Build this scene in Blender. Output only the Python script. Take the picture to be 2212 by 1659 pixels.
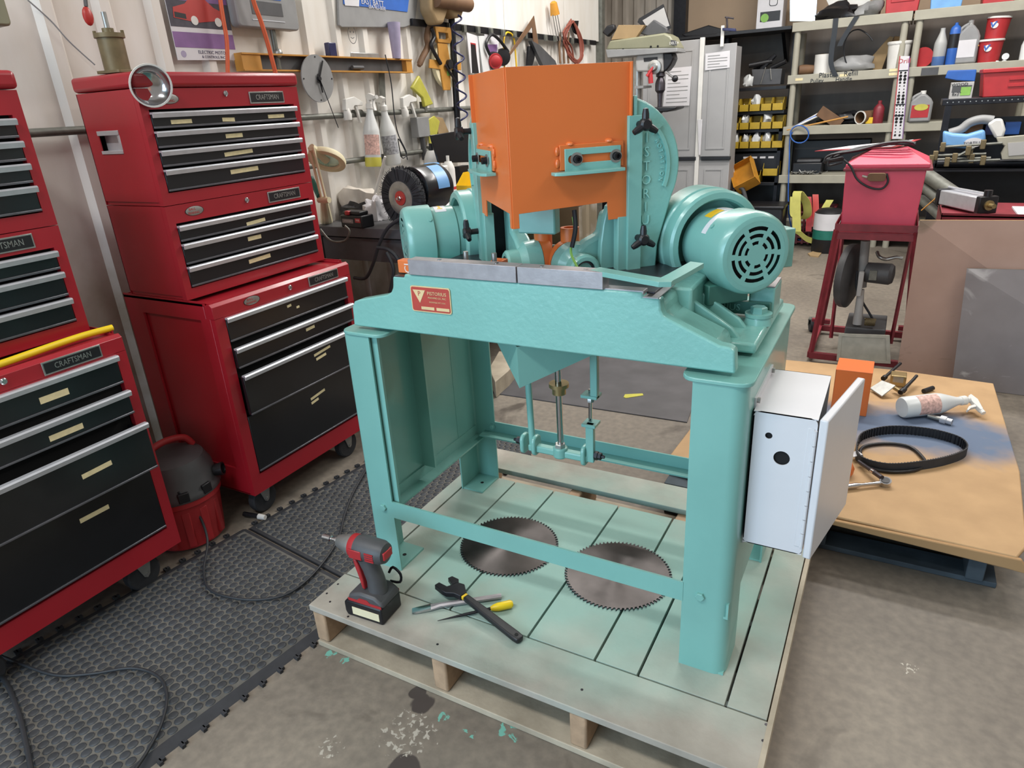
import bpy, bmesh, math, random
from mathutils import Vector, Matrix, geometry
random.seed(7)
for o in list(bpy.data.objects): bpy.data.objects.remove(o)
SC = bpy.context.scene
COL = SC.collection
# ---------------------------------------------------------------- camera
FPX = 1463.5
CAM = Vector((1.1955, -1.2261, 1.3718))
PIT, ROL, YAW = math.radians(22.427), math.radians(-3.428), math.radians(-29.927)
FW = Vector((math.sin(YAW)*math.cos(PIT), math.cos(YAW)*math.cos(PIT), -math.sin(PIT)))
_r = FW.cross(Vector((0, 0, 1))).normalized(); _u = _r.cross(FW)
RT = _r*math.cos(ROL)+_u*math.sin(ROL); UP = -_r*math.sin(ROL)+_u*math.cos(ROL)
cd = bpy.data.cameras.new('camera'); cd.sensor_width = 36; cd.lens = FPX*36/2212; cd.clip_start = .02; cd.clip_end = 60
cam = bpy.data.objects.new('camera', cd); COL.objects.link(cam)
cam.matrix_world = Matrix(((RT.x, UP.x, -FW.x, CAM.x), (RT.y, UP.y, -FW.y, CAM.y), (RT.z, UP.z, -FW.z, CAM.z), (0, 0, 0, 1)))
SC.camera = cam
def P(ax, v, px, py):            # the point of the plane ax=v seen at photograph pixel px,py
    d = FW+RT*((px-1106)/FPX)-UP*((py-829.5)/FPX); i = 'xyz'.index(ax)
    return CAM+d*((v-CAM[i])/d[i])
# ---------------------------------------------------------------- light
wd = bpy.data.worlds.new('world'); SC.world = wd; wd.use_nodes = True
wd.node_tree.nodes['Background'].inputs[0].default_value = (1, .95, .88, 1)
wd.node_tree.nodes['Background'].inputs[1].default_value = .34
def area(name, loc, sx, sy, e, col=(1, .97, .92), aim=None):
    l = bpy.data.lights.new(name, 'AREA'); l.shape = 'RECTANGLE'; l.size = sx; l.size_y = sy; l.energy = e; l.color = col
    o = bpy.data.objects.new(name, l); COL.objects.link(o); o.location = loc
    if aim: o.rotation_euler = (Vector(aim)-Vector(loc)).to_track_quat('-Z', 'Y').to_euler()
    return o
area('shop_light_near', (-.35, -1.75, 3.3), 2.4, .3, 78, (1, .99, .97))
area('shop_light_side', (2.9, .9, 3.3), .3, 2.4, 44, (1, .96, .90))
area('shop_light_mid', (-.4, 2.7, 3.3), 2.4, .3, 92, (1, .97, .93))
area('shop_light_far', (1.4, 3.9, 3.4), 2.4, .3, 118, (1, .97, .93))
area('open_shop_door', (-.9, -5.2, 1.7), 4.0, 2.8, 260, (.55, .79, 1), (.4, 0, .7))
SC.view_settings.view_transform = 'Standard'; SC.view_settings.look = 'None'
SC.view_settings.exposure = 0.0; SC.view_settings.gamma = 1; SC.view_settings.use_curve_mapping = False
# ---------------------------------------------------------------- materials
MT = {}
def lin(h):
    h = h.lstrip('#'); c = [int(h[i:i+2], 16)/255 for i in (0, 2, 4)]
    return tuple((x/12.92 if x <= .04045 else ((x+.055)/1.055)**2.4) for x in c)+(1,)
def mat(name, hexc, rough=.5, metal=0, var=.12, scale=14, bump=0, bscale=60, hex2=None, coat=0, alpha=1, trans=0, emit=0, spec=.5):
    m = bpy.data.materials.new(name); m.use_nodes = True; nt = m.node_tree; N = nt.nodes; L = nt.links
    b = N['Principled BSDF']; b.inputs['Roughness'].default_value = rough; b.inputs['Metallic'].default_value = metal
    b.inputs['Specular IOR Level'].default_value = spec
    c = lin(hexc)
    tc = N.new('ShaderNodeTexCoord'); nz = N.new('ShaderNodeTexNoise'); nz.inputs['Scale'].default_value = scale; nz.inputs['Detail'].default_value = 6
    L.new(tc.outputs['Object'], nz.inputs['Vector'])
    cr = N.new('ShaderNodeValToRGB'); cr.color_ramp.elements[0].position = .32; cr.color_ramp.elements[1].position = .68
    if hex2: c0, c1 = lin(hex2), c
    else: c0 = tuple(x*(1-var) for x in c[:3])+(1,); c1 = tuple(min(1, x*(1+var)) for x in c[:3])+(1,)
    cr.color_ramp.elements[0].color = c0; cr.color_ramp.elements[1].color = c1
    L.new(nz.outputs['Fac'], cr.inputs[0]); L.new(cr.outputs[0], b.inputs['Base Color'])
    if coat: b.inputs['Coat Weight'].default_value = coat; b.inputs['Coat Roughness'].default_value = .12
    if trans: b.inputs['Transmission Weight'].default_value = trans
    if alpha < 1: b.inputs['Alpha'].default_value = alpha
    if emit: b.inputs['Emission Color'].default_value = c; b.inputs['Emission Strength'].default_value = emit
    if bump:
        n2 = N.new('ShaderNodeTexNoise'); n2.inputs['Scale'].default_value = bscale; n2.inputs['Detail'].default_value = 4
        bp = N.new('ShaderNodeBump'); bp.inputs['Strength'].default_value = bump; bp.inputs['Distance'].default_value = .002
        L.new(tc.outputs['Object'], n2.inputs['Vector']); L.new(n2.outputs['Fac'], bp.inputs['Height']); L.new(bp.outputs[0], b.inputs['Normal'])
    MT[name] = m; return m
mat('green', '#76aca4', .32, 0, .05, 5, .10, 130, coat=.25)
mat('cast', '#7ab3ab', .30, 0, .05, 5, .55, 70, coat=.3)
mat('gdark', '#3f7267', .4, 0, .1, 8)
mat('orange', '#d36e34', .38, 0, .03, 4, coat=.15)
mat('steel', '#9c9799', .42, .55, .12, 30, .08, 200)
mat('dsteel', '#4f4b50', .38, .8, .2, 25)
mat('chrome', '#c9c9cc', .16, 1, .05, 20)
mat('zinc', '#a7a7a4', .38, .8, .12, 40)
mat('brass', '#a8946a', .35, .8, .12, 30)
mat('blkmetal', '#26262a', .4, .6, .2, 30)
mat('blackp', '#16161a', .42, 0, .2, 30)
mat('blackg', '#131418', .30, 0, .2, 6, coat=.2)
mat('rubber', '#2b2c30', .75, 0, .15, 40)
mat('red', '#9b1b27', .34, 0, .07, 5, coat=.2)
mat('redp', '#a82a2e', .45, 0, .1, 12)
mat('redb', '#cc485f', .40, 0, .1, 6)
mat('maroon', '#7a2630', .45, 0, .18, 18)
mat('alu', '#c6c8ce', .36, .55, .06, 30)
mat('white', '#cfcfd3', .35, 0, .02, 8, coat=.1)
mat('whitep', '#d6d4cf', .45, 0, .06, 12)
mat('cream', '#dcd2b0', .6, 0, .08, 12)
mat('tape', '#e3d3a6', .7, 0, .08, 60)
mat('wood', '#b8ac98', .75, 0, .12, 9, .3, 90, hex2='#978c7a')
mat('woodend', '#a98d72', .8, 0, .15, 30, .3, 90)
mat('greywood', '#8c8074', .8, 0, .2, 12, .3, 60, hex2='#6b6058')
mat('bluewood', '#3a444c', .8, 0, .3, 12, .3, 60)
mat('ply', '#a6805f', .7, 0, .06, 6, .1, 60)
mat('plyedge', '#c9a878', .7, 0, .1, 40)
mat('yellow', '#d8b01e', .45, 0, .08, 12)
mat('yellowh', '#e2c21a', .4, 0, .04, 12)
mat('binyel', '#b99a2c', .5, 0, .12, 14)
mat('binorg', '#c0862a', .5, 0, .12, 14)
mat('levely', '#b98438', .5, 0, .1, 14)
mat('blue', '#2f5fae', .4, 0, .1, 14)
mat('ltblue', '#6f9fd0', .35, 0, .08, 14)
mat('navy', '#23264f', .35, 0, .15, 14)
mat('grey', '#8a8a8a', .5, 0, .08, 14)
mat('ltgrey', '#aaa8a6', .5, 0, .05, 8)
mat('shelf', '#a09c8d', .55, 0, .06, 10)
mat('dkgrey', '#4a4a4c', .5, 0, .15, 14)
mat('olive', '#83826b', .42, 0, .06, 10)
mat('cab', '#9c9b9b', .5, 0, .04, 6)
mat('brown', '#6d5038', .7, 0, .15, 14)
mat('bronze', '#6f6246', .5, .3, .15, 30)
mat('card', '#a5825a', .85, 0, .05, 6)
mat('tan', '#9c835f', .8, 0, .1, 10)
mat('paper', '#cfcdd0', .8, 0, .04, 10)
mat('cloth', '#c7bfb4', .9, 0, .1, 12, .5, 40)
mat('cord', '#26282c', .55, 0, .1, 20)
mat('cordor', '#c4552c', .5, 0, .1, 20)
mat('cordbr', '#8a4a3c', .6, 0, .15, 20)
mat('conduit', '#6e6f68', .45, .4, .2, 30)
mat('glass', '#9fb5ae', .05, 0, .02, 5, trans=.6)
mat('clearp', '#dcdedd', .3, 0, .04, 10, trans=.12)
mat('liquid', '#c6bf52', .3, 0, .04, 10)
mat('bluliq', '#4b6a9c', .3, 0, .04, 10)
mat('strap', '#b9b560', .8, 0, .08, 20)
mat('lip', '#6a6a70', .3, .6, .1, 20)
mat('milky', '#a9aaa8', .35, 0, .06, 10)
mat('dirt', '#4a4038', .9, 0, .3, 20)
mat('hole', '#08080a', .8, 0, .1, 20)
mat('saw', '#5c5755', .30, .85, .35, 9)
mat('purple', '#7d5a8c', .6, 0, .2, 10)
mat('redcar', '#b2352f', .4, 0, .1, 10)
mat('asphalt', '#4c4a52', .8, 0, .2, 30)
mat('grass', '#6d8f3a', .6, 0, .2, 20)
mat('lime', '#7fae52', .6, 0, .1, 20)
mat('lilac', '#9c93ac', .7, 0, .1, 20)
mat('vial', '#b5b04a', .4, 0, .1, 20)
mat('teal', '#1d6a5c', .5, 0, .1, 20)
mat('stencil', '#d8d0cc', .6, 0, .03, 20)
mat('namered', '#b2453b', .4, .2, .1, 20)
mat('gold', '#d2ba8c', .45, 0, .1, 20)
mat('darkred', '#5e2026', .5, 0, .2, 10)
mat('greenstrap', '#4a7a5a', .6, 0, .2, 20)

# ---------------------------------------------------------------- helpers
MX = {}
class MB:
    def __init__(s): s.v = []; s.f = []
    def add(s, vs, fs, M=None):
        o = len(s.v); s.v += [(M @ Vector(v)) if M else Vector(v) for v in vs]; s.f += [tuple(i+o for i in f) for f in fs]; return s
    def box(s, x0, x1, y0, y1, z0, z1, M=None):
        return s.add([(x, y, z) for x in (x0, x1) for y in (y0, y1) for z in (z0, z1)],
                     [(0, 1, 3, 2), (4, 6, 7, 5), (0, 4, 5, 1), (2, 3, 7, 6), (0, 2, 6, 4), (1, 5, 7, 3)], M)
    def prism(s, poly, ax, a, b, M=None):
        f = {'x': lambda p, t: (t, p[0], p[1]), 'y': lambda p, t: (p[0], t, p[1]), 'z': lambda p, t: (p[0], p[1], t)}[ax]
        n = len(poly)
        return s.add([f(p, a) for p in poly]+[f(p, b) for p in poly], [tuple(range(n))[::-1], tuple(range(n, 2*n))]+[(i, (i+1) % n, n+(i+1) % n, n+i) for i in range(n)], M)
    def plate(s, outer, holes, ax, a, b, M=None):
        f = {'x': lambda p, t: (t, p[0], p[1]), 'y': lambda p, t: (p[0], t, p[1]), 'z': lambda p, t: (p[0], p[1], t)}[ax]
        pts = []; ed = []
        for lp in [outer]+holes:
            o = len(pts); pts += [Vector(p) for p in lp]; ed += [(o+i, o+(i+1) % len(lp)) for i in range(len(lp))]
        v, e, fc, *_ = geometry.delaunay_2d_cdt(pts, ed, [], 1, 1e-7)
        if holes:
            def inside(c, lp): return sum(((a[1] > c[1]) != (b[1] > c[1])) and (c[0] < (b[0]-a[0])*(c[1]-a[1])/(b[1]-a[1])+a[0]) for a, b in zip(lp, list(lp[1:])+[lp[0]])) % 2
            fc = [q for q in fc if not any(inside(sum((v[i] for i in q), Vector((0, 0)))/len(q), h) for h in holes)]
        n = len(v)
        s.add([f(p, a) for p in v]+[f(p, b) for p in v], [tuple(q)[::-1] for q in fc]+[tuple(i+n for i in q) for q in fc], M)
        for lp in [outer]+holes:
            k = len(lp); s.add([f(p, a) for p in lp]+[f(p, b) for p in lp], [(i, (i+1) % k, k+(i+1) % k, k+i) for i in range(k)], M)
        return s
    def lathe(s, prof, p0=(0, 0, 0), d=(0, 0, 1), n=24, M=None, caps=True):
        d = Vector(d).normalized(); q = d.to_track_quat('Z', 'Y').to_matrix(); p0 = Vector(p0)
        vs = []; fs = []; k = len(prof)
        for r, h in prof:
            for i in range(n):
                a = 2*math.pi*i/n; vs.append(p0+q @ Vector((r*math.cos(a), r*math.sin(a), h)))
        for j in range(k-1):
            for i in range(n): fs.append((j*n+i, j*n+(i+1) % n, (j+1)*n+(i+1) % n, (j+1)*n+i))
        if caps and prof[0][0] > 1e-6 and prof[0] != prof[-1]: fs.append(tuple(range(n))[::-1])
        if caps and prof[-1][0] > 1e-6 and prof[0] != prof[-1]: fs.append(tuple((k-1)*n+i for i in range(n)))
        return s.add(vs, fs, M)
    def cyl(s, p0, p1, r0, r1=None, n=16, M=None):
        p0 = Vector(p0); p1 = Vector(p1); r1 = r0 if r1 is None else r1
        return s.lathe([(r0, 0), (r1, (p1-p0).length)], p0, p1-p0, n, M)
    def tube(s, pts, r, n=8, closed=False, M=None):
        pts = [Vector(p) for p in pts]; k = len(pts); rr = r if isinstance(r, (list, tuple)) else [r]*k
        vs = []; fs = []; pn = None
        for i, p in enumerate(pts):
            t = (pts[(i+1) % k]-pts[i-1]) if closed else (pts[min(i+1, k-1)]-pts[max(i-1, 0)])
            t.normalize()
            if pn is None: nn = t.orthogonal().normalized()
            else:
                nn = pn-t*pn.dot(t)
                nn = nn.normalized() if nn.length > 1e-6 else t.orthogonal().normalized()
            pn = nn; bb = t.cross(nn)
            for j in range(n):
                a = 2*math.pi*j/n; vs.append(p+(nn*math.cos(a)+bb*math.sin(a))*rr[i])
        for i in range(k if closed else k-1):
            a, b = i*n, ((i+1) % k)*n
            for j in range(n): fs.append((a+j, a+(j+1) % n, b+(j+1) % n, b+j))
        if not closed: fs.append(tuple(range(n))[::-1]); fs.append(tuple((k-1)*n+j for j in range(n)))
        return s.add(vs, fs, M)
    def band(s, pts, w, t, up=(0, 0, 1), closed=False, M=None):   # flat strip swept along pts, width along up
        pts = [Vector(p) for p in pts]; k = len(pts); up = Vector(up).normalized(); vs = []; fs = []
        for i, p in enumerate(pts):
            d = (pts[(i+1) % k]-pts[i-1]) if closed else (pts[min(i+1, k-1)]-pts[max(i-1, 0)])
            nrm = d.cross(up)
            nrm = nrm.normalized() if nrm.length > 1e-6 else up.orthogonal().normalized()
            vs += [p-nrm*t/2, p+nrm*t/2, p+nrm*t/2+up*w, p-nrm*t/2+up*w]
        for i in range(k if closed else k-1):
            a, b = 4*i, 4*((i+1) % k)
            for j in range(4): fs.append((a+j, a+(j+1) % 4, b+(j+1) % 4, b+j))
        if not closed: fs += [(3, 2, 1, 0), (4*k-4, 4*k-3, 4*k-2, 4*k-1)]
        return s.add(vs, fs, M)
    def sph(s, c, r, sc=(1, 1, 1), n=14, M=None):
        c = Vector(c); m = n//2; vs = []; fs = []
        for j in range(1, m):
            b = math.pi*j/m
            for i in range(n):
                a = 2*math.pi*i/n; vs.append(c+Vector((r*sc[0]*math.sin(b)*math.cos(a), r*sc[1]*math.sin(b)*math.sin(a), r*sc[2]*math.cos(b))))
        t = len(vs); vs += [c+Vector((0, 0, r*sc[2])), c-Vector((0, 0, r*sc[2]))]
        for j in range(m-2):
            for i in range(n): fs.append((j*n+i, (j+1)*n+i, (j+1)*n+(i+1) % n, j*n+(i+1) % n))
        for i in range(n): fs.append((t, i, (i+1) % n)); fs.append((t+1, (m-2)*n+(i+1) % n, (m-2)*n+i))
        return s.add(vs, fs, M)
    def build(s, name, m, parent=None, bev=0, seg=2, ang=35, local=False, sub=0, flip=True, smooth=True):
        me = bpy.data.meshes.new(name)
        inv = Matrix.Identity(4) if (parent is None or local) else MX[parent].inverted()
        me.from_pydata([inv @ v for v in s.v], [], s.f); me.validate()
        if flip:
            bm = bmesh.new(); bm.from_mesh(me); bmesh.ops.remove_doubles(bm, verts=bm.verts, dist=1e-6)
            bmesh.ops.recalc_face_normals(bm, faces=bm.faces); bm.to_mesh(me); bm.free()
        if smooth:
            me.polygons.foreach_set('use_smooth', [True]*len(me.polygons)); me.set_sharp_from_angle(angle=math.radians(ang))
        o = bpy.data.objects.new(name, me); COL.objects.link(o)
        for x in (m if isinstance(m, (list, tuple)) else [m]): me.materials.append(MT[x] if isinstance(x, str) else x)
        if parent: o.parent = parent; MX[o] = MX[parent]
        else: MX[o] = Matrix.Identity(4)
        if bev:
            b = o.modifiers.new('bevel', 'BEVEL'); b.width = bev; b.segments = seg; b.limit_method = 'ANGLE'; b.angle_limit = math.radians(40); b.harden_normals = False
        if sub:
            b = o.modifiers.new('sub', 'SUBSURF'); b.levels = sub; b.render_levels = sub
        return o
def thing(name, label, cat, loc=(0, 0, 0), rz=0, group=None):
    o = bpy.data.objects.new(name, None); COL.objects.link(o); o.empty_display_size = .05
    o.location = loc; o.rotation_euler = (0, 0, rz); MX[o] = Matrix.Translation(Vector(loc)) @ Matrix.Rotation(rz, 4, 'Z')
    return tag(o, label, cat, group)
def tag(o, label, cat, group=None):
    o['label'] = label; o['category'] = cat
    if group: o['group'] = group
    return o
def struct(o): o['kind'] = 'structure'; return o
def one(mb, name, m, label, cat, group=None, **k): return tag(mb.build(name, m, None, **k), label, cat, group)
def text(name, body, size, M, m, parent, ext=.0006, al='CENTER', sx=1):
    c = bpy.data.curves.new(name, 'FONT'); c.body = body; c.size = size; c.extrude = ext; c.align_x = al; c.align_y = 'CENTER'; c.resolution_u = 2
    t = bpy.data.objects.new(name, c); COL.objects.link(t); bpy.context.view_layer.update()
    me = bpy.data.meshes.new_from_object(t); bpy.data.objects.remove(t); bpy.data.curves.remove(c)
    inv = MX[parent].inverted() if parent else Matrix.Identity(4)
    me.transform(inv @ M @ Matrix.Diagonal((sx, 1, 1, 1))); o = bpy.data.objects.new(name, me); COL.objects.link(o); me.materials.clear(); me.materials.append(MT[m])
    if parent: o.parent = parent; MX[o] = MX[parent]
    return o
def frame(o, x, y):              # matrix whose local x, y run along world vectors x, y (z = x cross y, towards the viewer)
    x = Vector(x).normalized(); y = Vector(y); y = (y-x*y.dot(x)).normalized(); z = x.cross(y); o = Vector(o)
    return Matrix(((x.x, y.x, z.x, o.x), (x.y, y.y, z.y, o.y), (x.z, y.z, z.z, o.z), (0, 0, 0, 1)))
def rrect(x0, x1, y0, y1, r, n=4):
    out = []
    for cx, cy, a0 in ((x1-r, y1-r, 0), (x0+r, y1-r, 90), (x0+r, y0+r, 180), (x1-r, y0+r, 270)):
        for i in range(n+1):
            a = math.radians(a0+90*i/n); out.append((cx+r*math.cos(a), cy+r*math.sin(a)))
    return out
def circ(cx, cy, r, n=20): return [(cx+r*math.cos(2*math.pi*i/n), cy+r*math.sin(2*math.pi*i/n)) for i in range(n)]
def spline(pts, k=6):
    pts = [Vector(p) for p in pts]; out = []
    for i in range(len(pts)-1):
        p0 = pts[max(i-1, 0)]; p1 = pts[i]; p2 = pts[i+1]; p3 = pts[min(i+2, len(pts)-1)]
        for j in range(k):
            t = j/k; out.append(.5*((2*p1)+(p2-p0)*t+(2*p0-5*p1+4*p2-p3)*t*t+(3*p1-p0-3*p2+p3)*t**3))
    return out+[pts[-1]]
def hexbolt(mb, c, d, r, h, wr=0, wh=.003):
    d = Vector(d).normalized(); c = Vector(c)
    if wr: mb.lathe([(wr, 0), (wr, wh)], c, d, 20); c = c+d*wh
    return mb.lathe([(r, 0), (r, h*.85), (r*.85, h)], c, d, 6)
# ================================================================ setting
def nodes(m): nt = m.node_tree; return nt, nt.nodes, nt.links, nt.nodes['Principled BSDF']
def floor_mat():
    m = bpy.data.materials.new('concrete'); m.use_nodes = True; nt, N, L, b = nodes(m); MT['concrete'] = m
    tc = N.new('ShaderNodeTexCoord')
    def noise(sc, det=8, dist=0):
        n = N.new('ShaderNodeTexNoise'); n.inputs['Scale'].default_value = sc; n.inputs['Detail'].default_value = det; n.inputs['Distortion'].default_value = dist
        L.new(tc.outputs['Object'], n.inputs['Vector']); return n
    def ramp(src, a, b_, ca, cb):
        r = N.new('ShaderNodeValToRGB'); r.color_ramp.elements[0].position = a; r.color_ramp.elements[1].position = b_; r.color_ramp.elements[0].color = ca; r.color_ramp.elements[1].color = cb
        L.new(src, r.inputs[0]); return r
    def mix(f, a, c):
        x = N.new('ShaderNodeMix'); x.data_type = 'RGBA'; L.new(f, x.inputs[0])
        for s, v in ((6, a), (7, c)):
            if isinstance(v, tuple): x.inputs[s].default_value = v
            else: L.new(v, x.inputs[s])
        return x.outputs[2]
    base = ramp(noise(1.3, 8, .6).outputs['Fac'], .35, .68, lin('#6c645b'), lin('#877e72'))
    fine = ramp(noise(38, 8).outputs['Fac'], .35, .7, (.82, .82, .82, 1), (1.1, 1.1, 1.08, 1))
    mu = N.new('ShaderNodeMix'); mu.data_type = 'RGBA'; mu.blend_type = 'MULTIPLY'; mu.inputs[0].default_value = 1; L.new(base.outputs[0], mu.inputs[6]); L.new(fine.outputs[0], mu.inputs[7])
    W0, W1 = (0, 0, 0, 1), (1, 1, 1, 1)
    c = mix(ramp(noise(2.3, 5, 1.5).outputs['Fac'], .62, .72, W0, W1).outputs[0], mu.outputs[2], lin('#4d453d'))
    def spot(x, y, r):
        d = N.new('ShaderNodeVectorMath'); d.operation = 'DISTANCE'; L.new(tc.outputs['Object'], d.inputs[0]); d.inputs[1].default_value = (x, y, 0)
        q = N.new('ShaderNodeMapRange'); q.inputs[1].default_value = r; q.inputs[2].default_value = r*.25; L.new(d.outputs['Value'], q.inputs[0]); return q.outputs[0]
    def blot(spots, sc, thr, col, c):
        tot = None
        for s_ in spots:
            o = spot(*s_)
            if tot is None: tot = o
            else:
                a = N.new('ShaderNodeMath'); a.operation = 'MAXIMUM'; L.new(tot, a.inputs[0]); L.new(o, a.inputs[1]); tot = a.outputs[0]
        a = N.new('ShaderNodeMath'); a.operation = 'MULTIPLY'; L.new(noise(sc, 3, .5).outputs['Fac'], a.inputs[0]); L.new(tot, a.inputs[1])
        return mix(ramp(a.outputs[0], thr, thr+.04, W0, W1).outputs[0], c, lin(col))
    c = blot([(.333, -.26, .08), (.30, -.24, .05), (.39, -.43, .08)], 9, .40, '#453e3a', c)
    c = blot([(.56, -.235, .09), (.477, -.288, .05), (.40, -.272, .05), (.0, -.235, .05), (.05, -.24, .04)], 45, .50, '#6fae9f', c)
    c = blot([(.207, -.462, .09), (1.386, .365, .08), (.35, -.35, .2)], 75, .55, '#b0aa9e', c)
    L.new(c, b.inputs['Base Color']); b.inputs['Roughness'].default_value = .62
    bp = N.new('ShaderNodeBump'); bp.inputs['Strength'].default_value = .25; bp.inputs['Distance'].default_value = .003; L.new(noise(45, 5).outputs['Fac'], bp.inputs['Height']); L.new(bp.outputs[0], b.inputs['Normal'])
floor_mat()
def wall_mat(name, c1, c2, c3, z0, z1):       # painted steel, dirtier towards its foot
    m = bpy.data.materials.new(name); m.use_nodes = True; nt, N, L, b = nodes(m); MT[name] = m
    tc = N.new('ShaderNodeTexCoord'); sp = N.new('ShaderNodeSeparateXYZ'); L.new(tc.outputs['Object'], sp.inputs[0])
    n = N.new('ShaderNodeTexNoise'); n.inputs['Scale'].default_value = 3.5; n.inputs['Detail'].default_value = 9; L.new(tc.outputs['Object'], n.inputs['Vector'])
    mp = N.new('ShaderNodeMapping'); mp.inputs['Scale'].default_value = (9, 9, 2.5); L.new(tc.outputs['Object'], mp.inputs[0])
    n2 = N.new('ShaderNodeTexNoise'); n2.inputs['Scale'].default_value = 1; n2.inputs['Detail'].default_value = 7; L.new(mp.outputs[0], n2.inputs['Vector'])
    r = N.new('ShaderNodeValToRGB'); r.color_ramp.elements[0].position = .3; r.color_ramp.elements[1].position = .7; r.color_ramp.elements[0].color = lin(c2); r.color_ramp.elements[1].color = lin(c1); L.new(n2.outputs['Fac'], r.inputs[0])
    mr = N.new('ShaderNodeMapRange'); mr.inputs[1].default_value = z1; mr.inputs[2].default_value = z0; L.new(sp.outputs[2], mr.inputs[0])
    a = N.new('ShaderNodeMath'); a.operation = 'MULTIPLY'; L.new(mr.outputs[0], a.inputs[0]); L.new(n.outputs['Fac'], a.inputs[1])
    rr = N.new('ShaderNodeValToRGB'); rr.color_ramp.elements[0].position = .3; rr.color_ramp.elements[1].position = .62; L.new(a.outputs[0], rr.inputs[0])
    x = N.new('ShaderNodeMix'); x.data_type = 'RGBA'; L.new(rr.outputs[0], x.inputs[0]); L.new(r.outputs[0], x.inputs[6]); x.inputs[7].default_value = lin(c3)
    L.new(x.outputs[2], b.inputs['Base Color']); b.inputs['Roughness'].default_value = .5
wall_mat('wallsteel', '#e4e1dc', '#d6d0c6', '#9a8d78', .7, 1.65)
wall_mat('wallback', '#beb5a9', '#998f84', '#8a7d6e', .6, 1.6)
wall_mat('wallbrown', '#6b6158', '#5c534b', '#4a443e', .3, 1.6)  # darker board, with the shade behind the shelves put into its colour
mat('tanboard', '#a58e76', .7, 0, .06, 3)
fl = struct(MB().box(-4.5, 5, -4, 7.5, -.1, 0).build('floor', 'concrete'))
XW = -1.30
wl = struct(MB().box(XW-.14, XW-.03, -3, 4.93, 0, 3.6).build('wall_left', 'wallsteel'))
def ribs(y0, y1, pitch=.2, h=.022, w=.035, s=.018, off=0.1):
    pr = [(y0, 0)]; y = y0+off
    while y+w+2*s < y1: pr += [(y, 0), (y+s, h), (y+s+w, h), (y+2*s+w, 0)]; y += pitch
    return pr+[(y1, 0)]
for i in range(8):                            # lapped steel sheets
    y0 = -2.8+i*.966; pr = ribs(y0, y0+.966)
    vs = []; fs = []
    for k, (y, h) in enumerate(pr): vs += [(XW+h, y, 0), (XW+h, y, 3.6), (XW+h-.02, y, 0), (XW+h-.02, y, 3.6)]
    for k in range(len(pr)-1): a = 4*k; b = a+4; fs += [(a, b, b+1, a+1), (a+2, a+3, b+3, b+2), (a, a+2, b+2, b), (a+1, b+1, b+3, a+3)]
    n = 4*len(pr)-4; fs += [(0, 1, 3, 2), (n, n+2, n+3, n+1)]
    MB().add(vs, fs).build('wall_panel', 'wallsteel', wl, ang=20)
for i, (a, b) in enumerate(((2.2, 3.24), (3.245, 4.2), (4.205, 4.92))):
    MB().box(XW+.022, XW+.03, a, b, 1.83, 3.6).build('liner_sheet', 'wallsteel', wl)
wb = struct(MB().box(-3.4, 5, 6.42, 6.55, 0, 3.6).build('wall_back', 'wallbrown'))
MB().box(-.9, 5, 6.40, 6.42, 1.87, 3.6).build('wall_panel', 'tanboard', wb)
pr = ribs(-3.3, -.98, .12, .025, .03, .02, .02); vs = []; fs = []
for k, (x, h) in enumerate(pr): vs += [(x, 6.40-h, 0), (x, 6.40-h, 3.6), (x, 6.415, 0), (x, 6.415, 3.6)]
for k in range(len(pr)-1): a = 4*k; b = a+4; fs += [(a, b, b+1, a+1), (a+2, a+3, b+3, b+2), (a, a+2, b+2, b), (a+1, b+1, b+3, a+3)]
MB().add(vs, fs).build('wall_panel', 'wallback', wb, ang=20)
struct(MB().box(-3.4, XW-.03, 4.86, 4.93, 0, 3.6).build('wall_return', 'wallback'))
struct(MB().box(XW-.02, XW+.06, 4.93, 4.99, 0, 3.6).build('trim_1', 'conduit'))
struct(MB().box(-1.02, -.9, 6.3, 6.4, 0, 3.6).build('trim_2', 'blkmetal'))
# ---------------------------------------------------------------- bubble mats
def bubble_mat(label, v0, v1, ox, oy, w0, w1):
    t = thing('rubber_mat', label, 'mat', (ox, oy, 0), -math.atan(.14), 'bubble mats in front of the tool chests')
    b = MB(); b.prism([(w0, 0), (w0+.025, .011), (w1-.025, .011), (w1, 0)], 'y', v0, v1); b.build('base_sheet', 'rubber', t, local=True)
    MB().box(w0+.034, w1-.03, v0+.012, v1-.012, .0105, .0114).build('dusty_field', 'matbase', t, local=True)
    vs = []; fs = []; p = .0285; j = 0; v = v0+.026
    ringr = [(.0126, 0), (.0119, .0018), (.0090, .0030), (.0045, .0034)]
    while v < v1-.024:
        u = w0+.045+(p/2 if j % 2 else 0)
        while u < w1-.04:
            o = len(vs)
            for r, h in ringr:
                for k in range(10): a = 2*math.pi*k/10; vs.append((u+r*math.cos(a), v+r*math.sin(a), .011+h))
            vs.append((u, v, .0146))
            for q in range(3):
                for k in range(10): fs.append((o+q*10+k, o+q*10+(k+1) % 10, o+q*10+10+(k+1) % 10, o+q*10+10+k))
            for k in range(10): fs.append((o+30+k, o+30+(k+1) % 10, o+40))
            u += p
        v += p*.88; j += 1
    bb = MB().add(vs, fs).build('bubbles', 'matdome', t, local=True, flip=False, ang=60); bb['kind'] = 'stuff'
    e = MB(); v = v0+.03
    while v < v1-.04:
        for u, d in ((w0, -1), (w1, 1)): e.box(min(u, u+d*.012), max(u, u+d*.012), v, v+.012, 0, .009).box(u+d*.008-.006, u+d*.008+.010, v-.006, v+.003, 0, .009)
        v += .055
    ee = e.build('interlock_teeth', 'rubber', t, local=True); ee['kind'] = 'stuff'
mat('matbase', '#585651', .8, 0, .25, 30); mat('matdome', '#34373b', .55, 0, .2, 30)
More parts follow.
